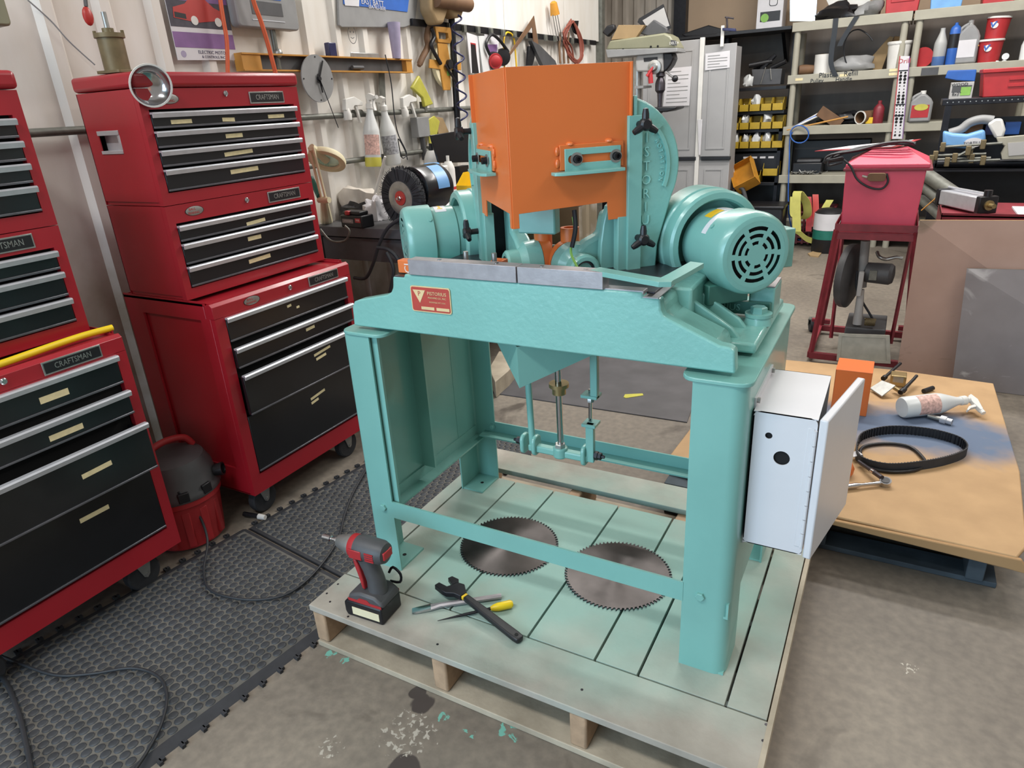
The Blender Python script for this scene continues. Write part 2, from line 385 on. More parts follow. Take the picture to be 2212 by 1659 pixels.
bubble_mat('black bubble mat nearest the camera, before the left tool cabinet', -1.7, -.012, -.014, 0, -.715, -.028)
bubble_mat('black bubble mat running past the vacuum towards the bench', 0, 1.1, -.014, 0, -.70, -.14)
mat('slate','#4c4a4c',.6,0,.2,6)
one(MB().prism([P('z', .004, 1060, 848)[:2], P('z', .004, 1484, 912)[:2], P('z', .004, 1560, 700)[:2], P('z', .004, 1200, 690)[:2]], 'z', .0005, .005), 'floor_sheet', 'slate', 'dark grey flat sheet lying on the floor behind the green machine', 'floor sheet') if 'slate' in MT else None
# ================================================================ pallet under the machine
def spray_mat(name, c1, c2, spray, cx, cy, rx, ry, thr, sc=3):
    m = mat(name, c1, .75, 0, .1, 9, .3, 90, hex2=c2); nt, N, L, b = nodes(m)
    src = b.inputs['Base Color'].links[0].from_socket; tc = N.new('ShaderNodeTexCoord')
    gm = N.new('ShaderNodeNewGeometry')
    mp = N.new('ShaderNodeMapping'); mp.inputs['Location'].default_value = (-cx/rx, -cy/ry, 0); mp.inputs['Scale'].default_value = (1/rx, 1/ry, 0); L.new(gm.outputs['Position'], mp.inputs[0])
    ln = N.new('ShaderNodeVectorMath'); ln.operation = 'LENGTH'; L.new(mp.outputs[0], ln.inputs[0])
    nz = N.new('ShaderNodeTexNoise'); nz.inputs['Scale'].default_value = sc; nz.inputs['Detail'].default_value = 3; L.new(gm.outputs['Position'], nz.inputs['Vector'])
    a = N.new('ShaderNodeMath'); a.operation = 'ADD'; L.new(ln.outputs['Value'], a.inputs[0]); L.new(nz.outputs['Fac'], a.inputs[1])
    r = N.new('ShaderNodeMapRange'); r.inputs[1].default_value = 1.75; r.inputs[2].default_value = 1.1; r.inputs[4].default_value = thr; L.new(a.outputs[0], r.inputs[0])
    x = N.new('ShaderNodeMix'); x.data_type = 'RGBA'; L.new(r.outputs[0], x.inputs[0]); L.new(src, x.inputs[6]); x.inputs[7].default_value = lin(spray); L.new(x.outputs[2], b.inputs['Base Color'])
spray_mat('deckwood', '#aca59a', '#948d82', '#86b0a6', .5, .28, .60, .46, .8, 5)
pal = thing('pallet', 'wooden pallet with green overspray carrying the green machine', 'pallet', (.53, .37, 0))
gx = [-.06, -.006, .152, .302, .536, .715, .822, 1.02, 1.108]
for a, b in zip(gx, gx[1:]): MB().box(a+.003, b-.003, -.076, .572, .123, .140).build('deck_board', 'deckwood', pal, bev=.001)
MB().box(-.062, 1.118, -.226, -.080, .121, .140).build('lead_board', 'deckwood', pal, bev=.002)
for a, b in ((.632, .766),): MB().box(-.06, 1.11, a, b, .121, .140).build('rear_board', 'deckwood', pal, bev=.002)
MB().box(1.108, 1.119, -.22, .766, .10, .141).build('edge_strip', 'wood', pal)
for px, py in ((672, 1340), (948, 1445), (1247, 1550)):
    x = P('y', -.22, px, py).x; MB().box(max(x-.02, -.058), max(x-.02, -.058)+.042, -.222, .764, .019, .121).build('stringer', 'woodend', pal, bev=.006)
MB().box(1.06, 1.106, -.222, .764, .019, .121).build('stringer', 'woodend', pal, bev=.006)
for a, b in ((-.226, -.10), (.05, .15), (.35, .45), (.64, .766)): MB().box(-.055, 1.11, a, b, .001, .019).build('bottom_board', 'wood', pal, bev=.002)
for px, py in ((706, 1282), (730, 1262), (713, 1300), (752, 1332), (1257, 1490), (1648, 1600), (1652, 1625), (1655, 1565), (945, 1392)):
    q = P('z', .14, px, py); MB().cyl((q.x, q.y, .139), (q.x, q.y, .1408), .0032, n=8).build('nail', 'dsteel', pal)
# ================================================================ double mitre saw
ma = thing('double_mitre_saw', 'teal green double mitre saw with orange V guard on steel stand', 'machine', (.494, .28, .14))
Z0, H = .14, .863
mat('letter', '#8cc6bf', .3, 0, .03, 5, coat=.3)  # cast green made lighter: highlight on the raised letters put into the colour
# --- stand
def side(xo, sgn, w, rad):
    # folded sheet: front flange, rounded corner, side, rear flange
    t = .005; pts = []
    def p(x, y): return (xo+sgn*x, y)
    out = [p(w, 0)]+[p(rad-rad*math.sin(math.radians(a)), rad-rad*math.cos(math.radians(a))) for a in range(0, 91, 15)]
    return out
for nm, xo, sg, w, rad in (('left_leg', 0, 1, .084, .012), ('right_leg', 1.0, -1, .105, .03)):
    for yy, ys in ((0, 1), (.572, -1)):
        o = [(xo+sg*w, yy)]+[(xo+sg*(rad-rad*math.sin(math.radians(a))), yy+ys*(rad-rad*math.cos(math.radians(a)))) for a in range(0, 91, 15)]+[(xo, yy+ys*.115)]
        i = [(xo+sg*.005, yy+ys*.115)]+[(xo+sg*(rad-(rad-.005)*math.sin(math.radians(a))), yy+ys*(rad-(rad-.005)*math.cos(math.radians(a)))) for a in range(90, -1, -15)]+[(xo+sg*w, yy+ys*.005)]
        MB().prism(o+i, 'z', Z0, H-.008).build('leg', 'green', ma, ang=25)
        MB().box(*sorted((xo+sg*.004, xo+sg*(w-.001))), *sorted((yy+ys*.004, yy+ys*.112)), Z0, Z0+.006).build('foot_plate', 'green', ma)
        q = MB(); q.cyl((xo+sg*.05, yy+ys*.06, Z0+.006), (xo+sg*.05, yy+ys*.06, Z0+.0066), .006, n=12); q.build('foot_hole', 'hole', ma)
    MB().box(*sorted((xo, xo+sg*.004)), .114, .458, .335, H-.008).build('side_panel', 'green', ma)
    MB().plate(rrect(min(xo-sg*.008, xo+sg*.13), max(xo-sg*.008, xo+sg*.13), -.004, .574, .03), [], 'z', H-.009, H).build('top_plate', 'green', ma, bev=.002)
    MB().prism([(xo+sg*.004, .30), (xo+sg*.004, .34), (xo+sg*.009, .34), (xo+sg*.009, .306), (xo+sg*.045, .306), (xo+sg*.045, .30)], 'y', .005, .567).build('side_rail', 'green', ma)
MB().box(.004, .05, .255, .262, .34, .85).build('panel_stiffener', 'green', ma)
MB().box(.006, .10, .012, .02, .34, .85).build('panel_stiffener', 'green', ma)
MB().prism([(-.001, .322), (-.001, .373), (.004, .373), (.004, .327), (.04, .327), (.04, .322)], 'x', .083, .897).build('front_rail', 'green', ma)
MB().prism([(.573, .322), (.573, .364), (.568, .364), (.568, .327), (.525, .327), (.525, .322)], 'x', .045, .95).build('rear_rail', 'green', ma)
for c, d in (((.052, 0, .348), (0, -1, 0)), ((.935, 0, .348), (0, -1, 0))):
    b = MB(); hexbolt(b, c, d, .0105, .007); b.build('rail_bolt', 'green', ma)
b = MB(); hexbolt(b, (.075, .567, .345), (0, -1, 0), .009, .007, .012); b.build('rail_bolt', 'green', ma)
# --- bed casting
prof = [(.024, .872), (.027, .921), (.036, .936), (.052, .942), (.145, .962), (.158, .97), (.165, .982), (.169, 1.009), (.202, 1.009), (.204, 1.017), (.784, 1.017), (.784, 1.007), (.819, 1.007), (.821, .985), (.826, .974), (.838, .968), (.936, .926), (.955, .924), (.966, .918), (.97, .872)]
MB().prism(prof, 'y', .02, .05).build('bed_front', 'cast', ma, bev=.004, ang=50)
inner = [(.05, .872), (.05, .93), (.165, .962), (.169, 1.0), (.819, 1.0), (.824, .968), (.93, .922), (.94, .872)]
MB().prism([(x, z-.004) if z > .9 else (x, z) for x, z in inner], 'y', .048, .15).build('bed_shoulder', 'cast', ma, bev=.01, ang=50)
MB().box(.14, .85, .14, .50, .885, 1.0).build('bed_body', 'cast', ma, bev=.006)
for sg in (1, -1):
    X = lambda x: .494+sg*(x-.494)
    bx = lambda x0, x1, *r: (min(X(x0), X(x1)), max(X(x0), X(x1)))+r
    MB().box(*bx(.84, .985, .14, .50, .872, .895)).build('bed_shoulder', 'cast', ma, bev=.006)
    for y in (.165, .235): MB().prism([(X(.82), .985), (X(.93), .915), (X(.95), .89), (X(.82), .89)], 'y', y, y+.014).build('gusset', 'cast', ma, bev=.003)
    MB().box(*bx(.93, .985, .335, .43, .89, .962)).build('clamp_block', 'cast', ma, bev=.004)
    MB().box(*bx(.931, .984, .337, .429, .9618, .9645)).build('block_face', 'steel', ma, bev=.001)
    MB().lathe([(.03, 0), (.026, .018)], (X(.962), .285, .893), (0, 0, 1), 24).build('bolt_boss', 'cast', ma)
    b = MB(); hexbolt(b, (X(.962), .285, .911), (0, 0, 1), .018, .014, .029, .007); b.build('bed_bolt', 'green', ma)
MB().box(.80, .98, .32, .335, .90, .93).build('cross_bar', 'gdark', ma, bev=.002)
text('raised_letters', 'PISTORIUS', .022, frame((.865, .3195, .915), (1, 0, 0), (0, 0, 1)), 'green', ma, .0012)
# machined top and slots
MB().box(.204, .80, .05, .42, 1.0, 1.0125).build('table_plate', 'dsteel', ma, bev=.001)
MB().box(.72, .815, .022, .14, 1.0065, 1.0085).build('table_pad', 'steel', ma)
MB().box(.172, .205, .022, .14, 1.0065, 1.0105).build('table_pad', 'dsteel', ma)
MB().box(.70, .785, .024, .05, 1.0125, 1.020).build('slide_bar', 'steel', ma, bev=.001)
MB().box(.79, .80, .03, .11, 1.0078, 1.0088).build('table_slot', 'hole', ma)
for a, b in ((.221, .506), (.5085, .703)):
    MB().box(a, b, .0165, .05, 1.0175, 1.0535).build('fence', 'steel', ma, bev=.0012)
for x in (.30, .45, .56, .66):
    MB().cyl((x, .033, 1.0535), (x, .033, 1.0545), .005, n=14).build('fence_screw', 'chrome', ma)
for x in (.345, .42): MB().cyl((x, .075, 1.012), (x, .075, 1.066), .006, n=12).build('clamp_stud', 'zinc', ma)
MB().box(.40, .43, .09, .12, 1.013, 1.045).build('clamp_lever', 'orange', ma, bev=.002)
lv = MB().box(.168, .208, .045, .07, 1.012, 1.043).build('clamp_lever', 'orange', ma, bev=.002)
text('clamp_letters', 'CL', .026, frame((.198, .0445, 1.028), (0, 0, 1), (-1, 0, 0)), 'stencil', lv, .0004)
pts = [P('z', 1.048, *q) for q in ((1285, 586), (1420, 610), (1440, 609), (1505, 586))]
pts[3].z += .012
MB().band([p-Vector((0, 0, .004)) for p in spline(pts, 4)], .01, .03).build('stop_arm', 'green', ma, bev=.002)
# name plate
npl = MB().plate(rrect(.219, .331, .930, .992, .006), [], 'y', .0175, .0195).build('name_plate', 'gold', ma)
MB().plate(rrect(.2215, .3285, .9325, .9895, .005), [], 'y', .0168, .0176).build('plate_field', 'namered', npl)
MB().prism([(.227, .983), (.262, .983), (.2445, .952)], 'y', .0160, .0170).build('emblem', 'gold', npl)
text('emblem_letter', 'P', .016, frame((.2445, .0158, .974), (1, 0, 0), (0, 0, 1)), 'namered', npl, .0003)
text('plate_lettering', 'PISTORIUS', .0115, frame((.294, .0165, .976), (1, 0, 0), (0, 0, 1)), 'gold', npl, .0004)
text('plate_lettering', 'MACHINE CO., INC.', .0058, frame((.294, .0165, .966), (1, 0, 0), (0, 0, 1)), 'gold', npl, .0003)
text('plate_lettering', 'HICKSVILLE, N.Y. U.S.A.', .0045, frame((.294, .0165, .9555), (1, 0, 0), (0, 0, 1)), 'gold', npl, .0003)
for a, b in ((.247, .284), (.290, .326)): MB().box(a, b, .0160, .0170, .9365, .9435).build('plate_window', 'gold', npl)
# --- heads: s along the blade, d away from the cut, z up
AP = Vector((.494, .038, 0)); q2 = 2**-.5
def HM(left=False):
    k = -1 if left else 1
    return Matrix(((k*q2, k*q2, 0, AP.x), (q2, -q2, 0, AP.y), (0, 0, 1, 0), (0, 0, 0, 1)))
def HP(d, px, py, left=False):
    n = Vector((-q2 if left else q2, -q2, 0)); dr = FW+RT*((px-1106)/FPX)-UP*((py-829.5)/FPX)
    w = CAM+dr*((AP+n*d-CAM).dot(n)/dr.dot(n)); l = HM(left).inverted() @ w; return l
def arcpatch(mb, c, r0, r1, a0, a1, d0, d1, M, n=14):
    vs = []; fs = []
    for i in range(n+1):
        a = math.radians(a0+(a1-a0)*i/n)
        for r, d in ((r0, d0), (r1, d0), (r1, d1), (r0, d1)): vs.append((c[0]+r*math.cos(a), d, c[1]+r*math.sin(a)))
    for i in range(n):
        for j in range(4): fs.append((4*i+j, 4*i+(j+1) % 4, 4*i+4+(j+1) % 4, 4*i+4+j))
    fs += [(0, 1, 2, 3), (4*n+3, 4*n+2, 4*n+1, 4*n)]; return mb.add(vs, fs, M)
go = [(0, 1.128), (0, 1.438), (.262, 1.438), (.262, 1.128), (.216, 1.126), (.213, 1.165), (.013, 1.158), (.013, 1.128)]
g = MB()
for L in (False, True):
    M = HM(L); g.prism([(s, z) for s, z in go], 'y', 0, .003, M)
    g.box(.262, .266, -.002, .012, 1.335, 1.438, M)
    g.box(.262, .266, -.002, .003, 1.128, 1.335, M)
gd = g.build('blade_guard', 'orange', ma, bev=.0006, ang=25)
for L in (False, True):
    M = HM(L)
    dv = M.to_3x3() @ Vector((0, 1, 0)); sv = M.to_3x3() @ Vector((1, 0, 0))
    # slotted bracket
    MB().box(.105, .248, .003, .008, 1.238, 1.288, M).build('bracket_pad', 'orange', gd, bev=.001)
    br = MB().plate([(.115, 1.235), (.24, 1.235), (.24, 1.28), (.115, 1.28)], [rrect(.122, .232, 1.251, 1.267, .0078)], 'y', .008, .012, M)
    br.prism([(.085, .008), (.24, .008), (.24, .035), (.20, .04), (.10, .04), (.085, .03)], 'z', 1.230, 1.2365, M)
    br.build('guard_bracket', 'green', gd, bev=.0008)
    for s in (.14, .228):
        c = M @ Vector((s, .012, 1.259)); MB().lathe([(.0135, 0), (.0135, .002), (.007, .002)], c, dv, 18).build('washer', 'zinc', gd); b = MB().lathe([(.0085, .002), (.0085, .0022), (.0075, .002), (.0075, .013), (.004, .013), (.004, .008), (0, .008)], c, dv, 18); b.build('cap_screw', 'blkmetal', gd)
    for sw, zw in ((.128, 1.289), (.215, 1.29), (.101, 1.276), (.101, 1.252)): lumpw = MB().sph(M @ Vector((sw, .0045, zw)), .006, (1.6, 1, .8) if zw > 1.28 else (.8, 1, 1.6), 10).build('weld_bead', 'orange', gd)
    # disc housing
    arc = [(.24+.145*math.cos(math.radians(a)), 1.23+.145*math.sin(math.radians(a))) for a in range(88, -32, -6)]
    out = [(.255, 1.0), (.245, 1.33)]+arc+[(.350, 1.10), (.338, 1.06), (.334, 1.0)]
    hs = MB().prism(out, 'y', -.02, 0, M).build('blade_housing', 'cast', ma, bev=.004, ang=40)
    MB().prism([(s+.012, z) for s, z in out if z < 1.33 or s > .26]+[(.30, 1.05)][:0], 'y', -.083, -.055, M).build('inner_housing', 'cast', hs, bev=.003, ang=40)
    arcpatch(MB(), (.24, 1.23), .130, .1448, -30, 80, -.07, -.01, M, 20).build('housing_rim', 'cast', hs, ang=40)
    MB().box(.272, .276, -.056, -.019, .99, 1.33, M).build('slot_shadow_plate', 'blkmetal', hs)
    MB().box(.258, .29, 0, .012, 1.0, 1.336, M).build('guide_strip', 'green', hs, bev=.001)
    MB().box(.238, .262, -.02, .004, 1.0, 1.13, M).build('guide_strip', 'green', hs, bev=.001)
    MB().box(.270, .279, 0, .008, 1.335, 1.374, M).build('housing_rib', 'cast', hs, bev=.002)
    arcpatch(MB(), (.24, 1.23), .112, .120, -22, 40, 0, .005, M).build('rotation_arrow', 'cast', hs)
    MB().prism([(.24+.102*math.cos(.69), 1.23+.102*math.sin(.69)), (.24+.130*math.cos(.69), 1.23+.130*math.sin(.69)), (.24+.116*math.cos(.93), 1.23+.116*math.sin(.93))], 'y', 0, .005, M).build('arrow_head', 'cast', hs)
    if not L:
        for i, ch in enumerate('PISTORIUS'):
            c = M @ Vector((.3045, .001, 1.318-i*.0288)); text('raised_letter', ch, .029, frame(c, sv, (0, 0, 1)), 'letter', hs, .0025)
        for i, ch in enumerate('ROTATION'):
            a = math.radians(30-i*6.5); c = M @ Vector((.24+.103*math.cos(a), .001, 1.23+.103*math.sin(a)))
            text('raised_letter', ch, .012, frame(c, sv*math.sin(a)-Vector((0, 0, 1))*math.cos(a), sv*math.cos(a)+Vector((0, 0, 1))*math.sin(a)), 'letter', hs, .0018)
    # inner cheek of the housing
    ck = [(.255, 1.0), (.255, 1.17), (.228, 1.15), (.218, 1.11), (.212, 1.07), (.21, 1.03), (.211, 1.0)]
    if not L: MB().prism(ck, 'y', -.05, -.03, M).build('inner_cheek', 'green', hs, bev=.003)
    for z in (1.318, 1.083):
        kb = MB(); kb.lathe([(.007, .012), (.007, .03), (.012, .032), (.013, .046), (.009, .05), (0, .05)], M @ Vector((.281, 0, z)), dv, 14)
        for a in (90, 210, 330):
            e = Vector((math.cos(math.radians(a)), 0, math.sin(math.radians(a)))); kb.lathe([(.008, 0), (.0075, .02), (.0055, .03), (0, .032)], M @ (Vector((.281, .041, z))), (M.to_3x3() @ e), 10)
        kb.build('lobed_knob', 'blackp', ma)
    # motor
    mc = (.464, 1.056) if not L else (.452, 1.05); off = 0 if not L else -.012
    c0 = lambda d: M @ Vector((mc[0], d+off, mc[1]))
    mt = MB().lathe([(.076, 0), (.076, .03), (.079, .034), (.079, .10)], c0(.02), dv, 40).build('motor', 'green', ma, ang=30)
    MB().lathe([(.119, -.055), (.119, .0), (.116, .003), (.116, .036), (.111, .042), (.098, .042), (.094, .036), (.094, .0), (.05, -.01)], c0(.0), dv, 48).build('belt_housing', 'green', ma, ang=30)
    fc = MB().lathe([(.0865, 0), (.0865, .055), (.084, .065), (.078, .0715), (.070, .0735), (.068, .0735)], c0(.116), dv, 48, caps=False)
    slots = []
    for r0, r1, na, gap, ph in ((.0215, .0285, 6, 26, 10), (.036, .0435, 6, 14, 4), (.0505, .0585, 6, 12, 0)):
        for k in range(na):
            a0 = 60*k+ph+gap/2; a1 = 60*k+ph+60-gap/2; n = 6
            arcp = [(r1*math.cos(math.radians(a0+(a1-a0)*i/n)), r1*math.sin(math.radians(a0+(a1-a0)*i/n))) for i in range(n+1)]
            arcp += [(r0*math.cos(math.radians(a1-(a1-a0)*i/n)), r0*math.sin(math.radians(a1-(a1-a0)*i/n))) for i in range(n+1)]
            slots.append(arcp)
    fc.plate(circ(0, 0, .0685, 48), slots, 'y', .1885, .1895, M @ Matrix.Translation((mc[0], off, mc[1])))
    fc.build('fan_cover', 'green', mt, ang=30)
    MB().lathe([(.062, 0), (.062, .002), (0, .002)], c0(.172), dv, 24).build('fan_disc', 'hole', mt)
    MB().box(mc[0]+.06, mc[0]+.130, .06+off, .14+off, mc[1]-.05, mc[1]+.035, M).build('junction_box', 'green', mt, bev=.003)
    MB().box(mc[0]-.07, mc[0]+.03, -.04, .13+off, .94, .985, M).build('motor_mount', 'gdark', ma, bev=.003)
    for a in (40, 140): MB().cyl(c0(.125)+(sv*math.cos(math.radians(a))+Vector((0, 0, 1))*math.sin(math.radians(a)))*.0855, c0(.125)+(sv*math.cos(math.radians(a))+Vector((0, 0, 1))*math.sin(math.radians(a)))*.0895, .005, n=10).build('cover_screw', 'green', mt)
    Mm = M @ Matrix.Translation((mc[0], off, mc[1])); P0 = (0, 0)
    if not L:
        arcpatch(MB(), P0, .0788, .0796, 86, 152, .088, .106, Mm).build('white_label', 'white', mt)
        arcpatch(MB(), P0, .0788, .0796, 62, 98, .05, .082, Mm).build('white_label', 'white', mt)
        arcpatch(MB(), P0, .0788, .0796, 99, 124, .056, .082, Mm).build('warning_label', 'yellow', mt)
    else:
        arcpatch(MB(), P0, .0788, .0796, 60, 118, .074, .104, Mm).build('rotation_label', 'white', mt)
        arcpatch(MB(), P0, .0796, .0799, 78, 106, .086, .092, Mm).build('label_arrow', 'yellow', mt)
        arcpatch(MB(), P0, .0796, .0799, 104, 108, .082, .096, Mm).build('label_arrow', 'yellow', mt)
    # pivot arm
    hc = (.172, 1.012)
    ar = MB().lathe([(.024, -.012), (.024, -.004), (.032, -.004), (.037, -.009), (.038, -.035), (.053, -.05), (.056, -.085), (0, -.085)], M @ Vector((hc[0], -.02, hc[1])), dv, 28)
    ar.lathe([(.024, -.012), (.010, -.014), (.010, -.03)], M @ Vector((hc[0], -.025, hc[1])), dv, 28)
    arm = ar.build('pivot_arm', 'cast', ma, ang=30)
    MB().prism([(hc[0]-.02, hc[1]+.03), (hc[0]+.015, hc[1]+.06), (hc[0]+.05, hc[1]+.075), (hc[0]+.06, hc[1]+.12), (hc[0]+.085, hc[1]+.13), (hc[0]+.10, hc[1]+.12), (hc[0]+.10, hc[1]+.02), (hc[0], hc[1])], 'y', -.095, -.055, M).build('arm_web', 'cast', arm, bev=.012, seg=3)
    MB().lathe([(.024, 0), (.024, .003), (.019, .004), (.018, .0), (.011, 0), (.010, -.006), (0, -.006)], M @ Vector((hc[0], -.033, hc[1])), dv, 24).build('bearing', 'dsteel', arm, ang=30)
    MB().lathe([(.057, 0), (.057, -.025), (.03, -.025)], M @ Vector((hc[0], -.106, hc[1])), dv, 28).build('orange_collar', 'orange', arm, ang=30)
    MB().lathe([(.022, .0), (.022, .05), (.014, .05), (.014, .02), (0, .02)], M @ Vector((hc[0], -.122, hc[1]+.035)), (0, 0, 1), 18).build('orange_cup', 'orange', arm, ang=30)
MB().box(P('y', .17, 1118, 500).x, P('y', .17, 1199, 500).x, .17, .20, P('y', .17, 1160, 506).z, 1.30).build('column_block', 'green', ma, bev=.004)
MB().tube(spline([(.575, .165, 1.135), (.58, .16, 1.10), (.57, .16, 1.06), (.585, .155, 1.03), (.60, .15, 1.01), (.585, .16, 1.0)]), .003, 6).build('ground_wire', 'lime', ma)
MB().tube(spline([(.578, .165, 1.15), (.582, .16, 1.11), (.575, .155, 1.07)]), .0055, 8).build('cable_gland', 'blackp', ma)
# back board behind the cut, cardboard piece
MB().box(.26, .44, .50, .506, 1.0, 1.22).build('splash_board', 'brown', ma)
MB().prism([(.56, 1.0), (.64, 1.0), (.66, 1.10), (.60, 1.08)], 'y', .40, .402).build('paper_scrap', 'paper', ma)
# --- chip chute and treadle link
cv = [(.494, .024, .869), (.494, .026, .768), (.494+.245, .27, .869), (.494-.245, .27, .869), (.494, .27, .82)]
MB().add(cv, [(0, 1, 2), (0, 3, 1), (0, 2, 4, 3), (1, 3, 4), (1, 4, 2)]).build('chip_chute', 'green', ma, flip=True, smooth=False)
MB().lathe([(.026, 0), (.026, .010), (.018, .010), (.018, .03)], (.494, .235, .70), (0, 0, -1), 24).build('gland', 'brass', ma)
MB().cyl((.494, .235, .52), (.494, .230, .80), .0085, n=18).build('piston_rod', 'chrome', ma)
b = MB(); hexbolt(b, (.494, .231, .515), (0, 0, 1), .015, .012); b.build('lock_nut', 'zinc', ma)
MB().cyl((.408, .235, .503), (.402, .235, .80), .009, n=14).build('link_rod', 'green', ma)
yk = MB().box(.40, .575, .222, .245, .488, .508)
yk.lathe([(.02, 0), (.02, .03)], (.494, .232, .486), (0, 0, 1), 18)
for x in (.385, .42, .565): yk.prism(rrect(.212, .255, .478, .535, .016), 'x', x-.006, x+.006)
yk.build('treadle_yoke', 'green', ma, bev=.004)
for x, d in ((.379, -1), (.593, 1)):
    b = MB(); hexbolt(b, (x, .233, .51), (d, 0, 0), .012, .010, .0); hexbolt(b, (x+d*.01, .233, .51), (d, 0, 0), .010, .009); b.lathe([(.005, 0), (.004, .008)], (x+d*.019, .233, .51), (d, 0, 0), 8); b.build('pivot_nut', 'blkmetal', ma)
MB().box(.570, .592, .225, .24, .49, .60).build('link_bar', 'green', ma, bev=.002)
MB().box(.560, .598, .222, .262, .592, .600).build('link_bracket', 'green', ma, bev=.001)
MB().cyl((.575, .248, .59), (.576, .248, .69), .005, n=10).build('link_stud', 'chrome', ma)
b = MB(); hexbolt(b, (.576, .248, .655), (0, 0, 1), .0095, .012); b.build('lock_nut', 'zinc', ma)
MB().box(.558, .602, .225, .262, .672, .680).build('link_bracket', 'green', ma, bev=.001)
MB().box(.583, .602, .228, .245, .672, .80).build('link_bar', 'green', ma, bev=.002)
# --- electrical box bolted to the side
ex0, ex1, ey0, ey1, ez0, ez1 = 1.004, 1.122, .06, .30, .474, .785
en = MB(); en.plate(rrect(ex0, ex1, ez0, ez1, .012), [circ(1.036, .735, .007, 16), circ(1.064, .69, .0155, 24)], 'y', ey0, ey0+.002)
en.box(ex0, ex0+.002, ey0, ey1, ez0+.01, ez1-.01).box(ex0, ex1, ey0, ey1, ez1-.002, ez1).box(ex0, ex1, ey0, ey1, ez0, ez0+.002).box(ex0, ex1, ey1-.002, ey1, ez0, ez1)
enc = en.build('electrical_enclosure', 'white', ma, smooth=False, flip=False)
MB().box(ex0+.005, ex1-.02, ey0+.006, ey1-.006, ez0+.006, ez1-.006).build('inner_fill', 'hole', enc)  # added black box: the dark inside seen through the holes, put into colour
for z0, z1 in ((ez1-.005, ez1+.018), (ez0-.018, ez0+.005)): MB().box(1.0, 1.004, ey0+.02, ey1-.02, z0, z1).build('mounting_flange', 'white', enc)
for y in (.09, .265):
    b = MB(); hexbolt(b, (1.004, y, ez1+.010), (1, 0, 0), .006, .006); b.build('flange_bolt', 'zinc', enc)
TH = math.radians(11); hx, hy = 1.124, .058
dm = Matrix.Translation((hx, hy, 0)) @ Matrix.Rotation(-TH, 4, 'Z')
MB().box(0, .016, .0, .255, ez0-.004, ez1+.002, dm).build('enclosure_door', 'white', enc, bev=.003)
MB().box(1.106, 1.118, .0585, .06, ez0+.02, ez1-.02).build('hinge_leaf', 'white', enc, bev=.0005)
for i in range(8): z = ez0+.022+i*.0335; MB().cyl((1.1195, .057, z), (1.1195, .057, z+.032), .0035, n=10).build('hinge_knuckle', 'white', enc)
# ================================================================ things lying on the pallet
def blade(label, cx, cy, rot):
    R = .147; n = 80; out = []
    for i in range(n):
        a = 2*math.pi*i/n; d = 2*math.pi/n
        for f, r in ((0, R-.006), (.08, R+.001), (.40, R-.001), (.55, R-.006)): out.append((r*math.cos(a+f*d), r*math.sin(a+f*d)))
    t = thing('saw_blade', label, 'saw blade', (cx, cy, .141), rot, 'circular saw blades under the machine')
    MB().plate(out, [circ(0, 0, .0125, 20)], 'z', 0, .003).build('blade_disc', 'sawr', t, local=True, ang=20)
    tip = MB()
    for i in range(n):
        a = 2*math.pi*(i+.04)/n; M = Matrix.Rotation(a, 4, 'Z'); tip.box(R-.004, R+.0015, 0, .0022, -.0005, .0038, M)
    tp = tip.build('carbide_tips', 'dsteel', t, local=True); tp['kind'] = 'stuff'
def sawmat():
    m = mat('sawr', '#4b4746', .33, .85, .45, 7); nt, N, L, b = nodes(m)
    b.inputs['Anisotropic'].default_value = .85
    tg = N.new('ShaderNodeTangent'); tg.direction_type = 'RADIAL'; tg.axis = 'Z'; L.new(tg.outputs[0], b.inputs['Tangent'])
sawmat()
blade('dark steel circular saw blade, the left of two on the deck', .31, .237, .2)
blade('dark steel circular saw blade beside the right front leg', .654, .243, 1.1)
# --- impact driver
dr = P('z', .14, 812, 1318)
t = thing('impact_driver', 'red and grey cordless impact driver standing on its battery', 'power tool', (dr.x, dr.y, .1405), math.radians(183)); t.scale = (1.1, 1.1, 1.1)
# local: x forward (bit), z up
bat = MB().prism([(-.05, 0), (.055, 0), (.06, .012), (.06, .038), (.05, .046), (-.05, .046)], 'y', -.039, .039).build('battery', 'blackp', t, bev=.004, local=True)
MB().box(-.042, .036, .039, .0405, .010, .031).build('battery_label', 'cream', bat, local=True, bev=.0003)
MB().box(-.045, .03, -.0405, -.039, .010, .031).build('battery_label', 'cream', bat, local=True, bev=.0003)
MB().prism([(-.055, .046), (.05, .046), (.045, .062), (.01, .074), (-.03, .072), (-.052, .058)], 'y', -.036, .036).build('battery_shoe', 'dkgrey', t, bev=.006, local=True)
for y in (-.0372, .0362): MB().prism([(-.05, .046), (.045, .046), (.047, .053), (.02, .053), (.012, .06), (-.01, .06), (-.018, .053), (-.05, .053)], 'y', y, y+.001).build('red_trim', 'redp', t, local=True)
MB().tube([(-.018, 0, .065), (-.016, 0, .10), (-.008, 0, .13), (0, 0, .16)], [.024, .0215, .021, .024], 14).build('grip', 'dkgrey', t, local=True, ang=60)
MB().prism([(.004, .075), (.012, .078), (.017, .11), (.023, .135), (.027, .158), (.017, .158), (.010, .13), (.006, .105)], 'y', -.0215, .0215).build('red_grip', 'redp', t, bev=.003, local=True)
MB().prism([(.018, .133), (.031, .138), (.033, .152), (.024, .16), (.018, .157)], 'y', -.011, .011).build('trigger', 'blackp', t, bev=.002, local=True)
MB().lathe([(.012, -.062), (.024, -.058), (.029, -.045), (.03, 0), (.028, .022), (.026, .03)], (0, 0, .182), (1, 0, 0), 20).build('motor_housing', 'dkgrey', t, local=True, ang=50)
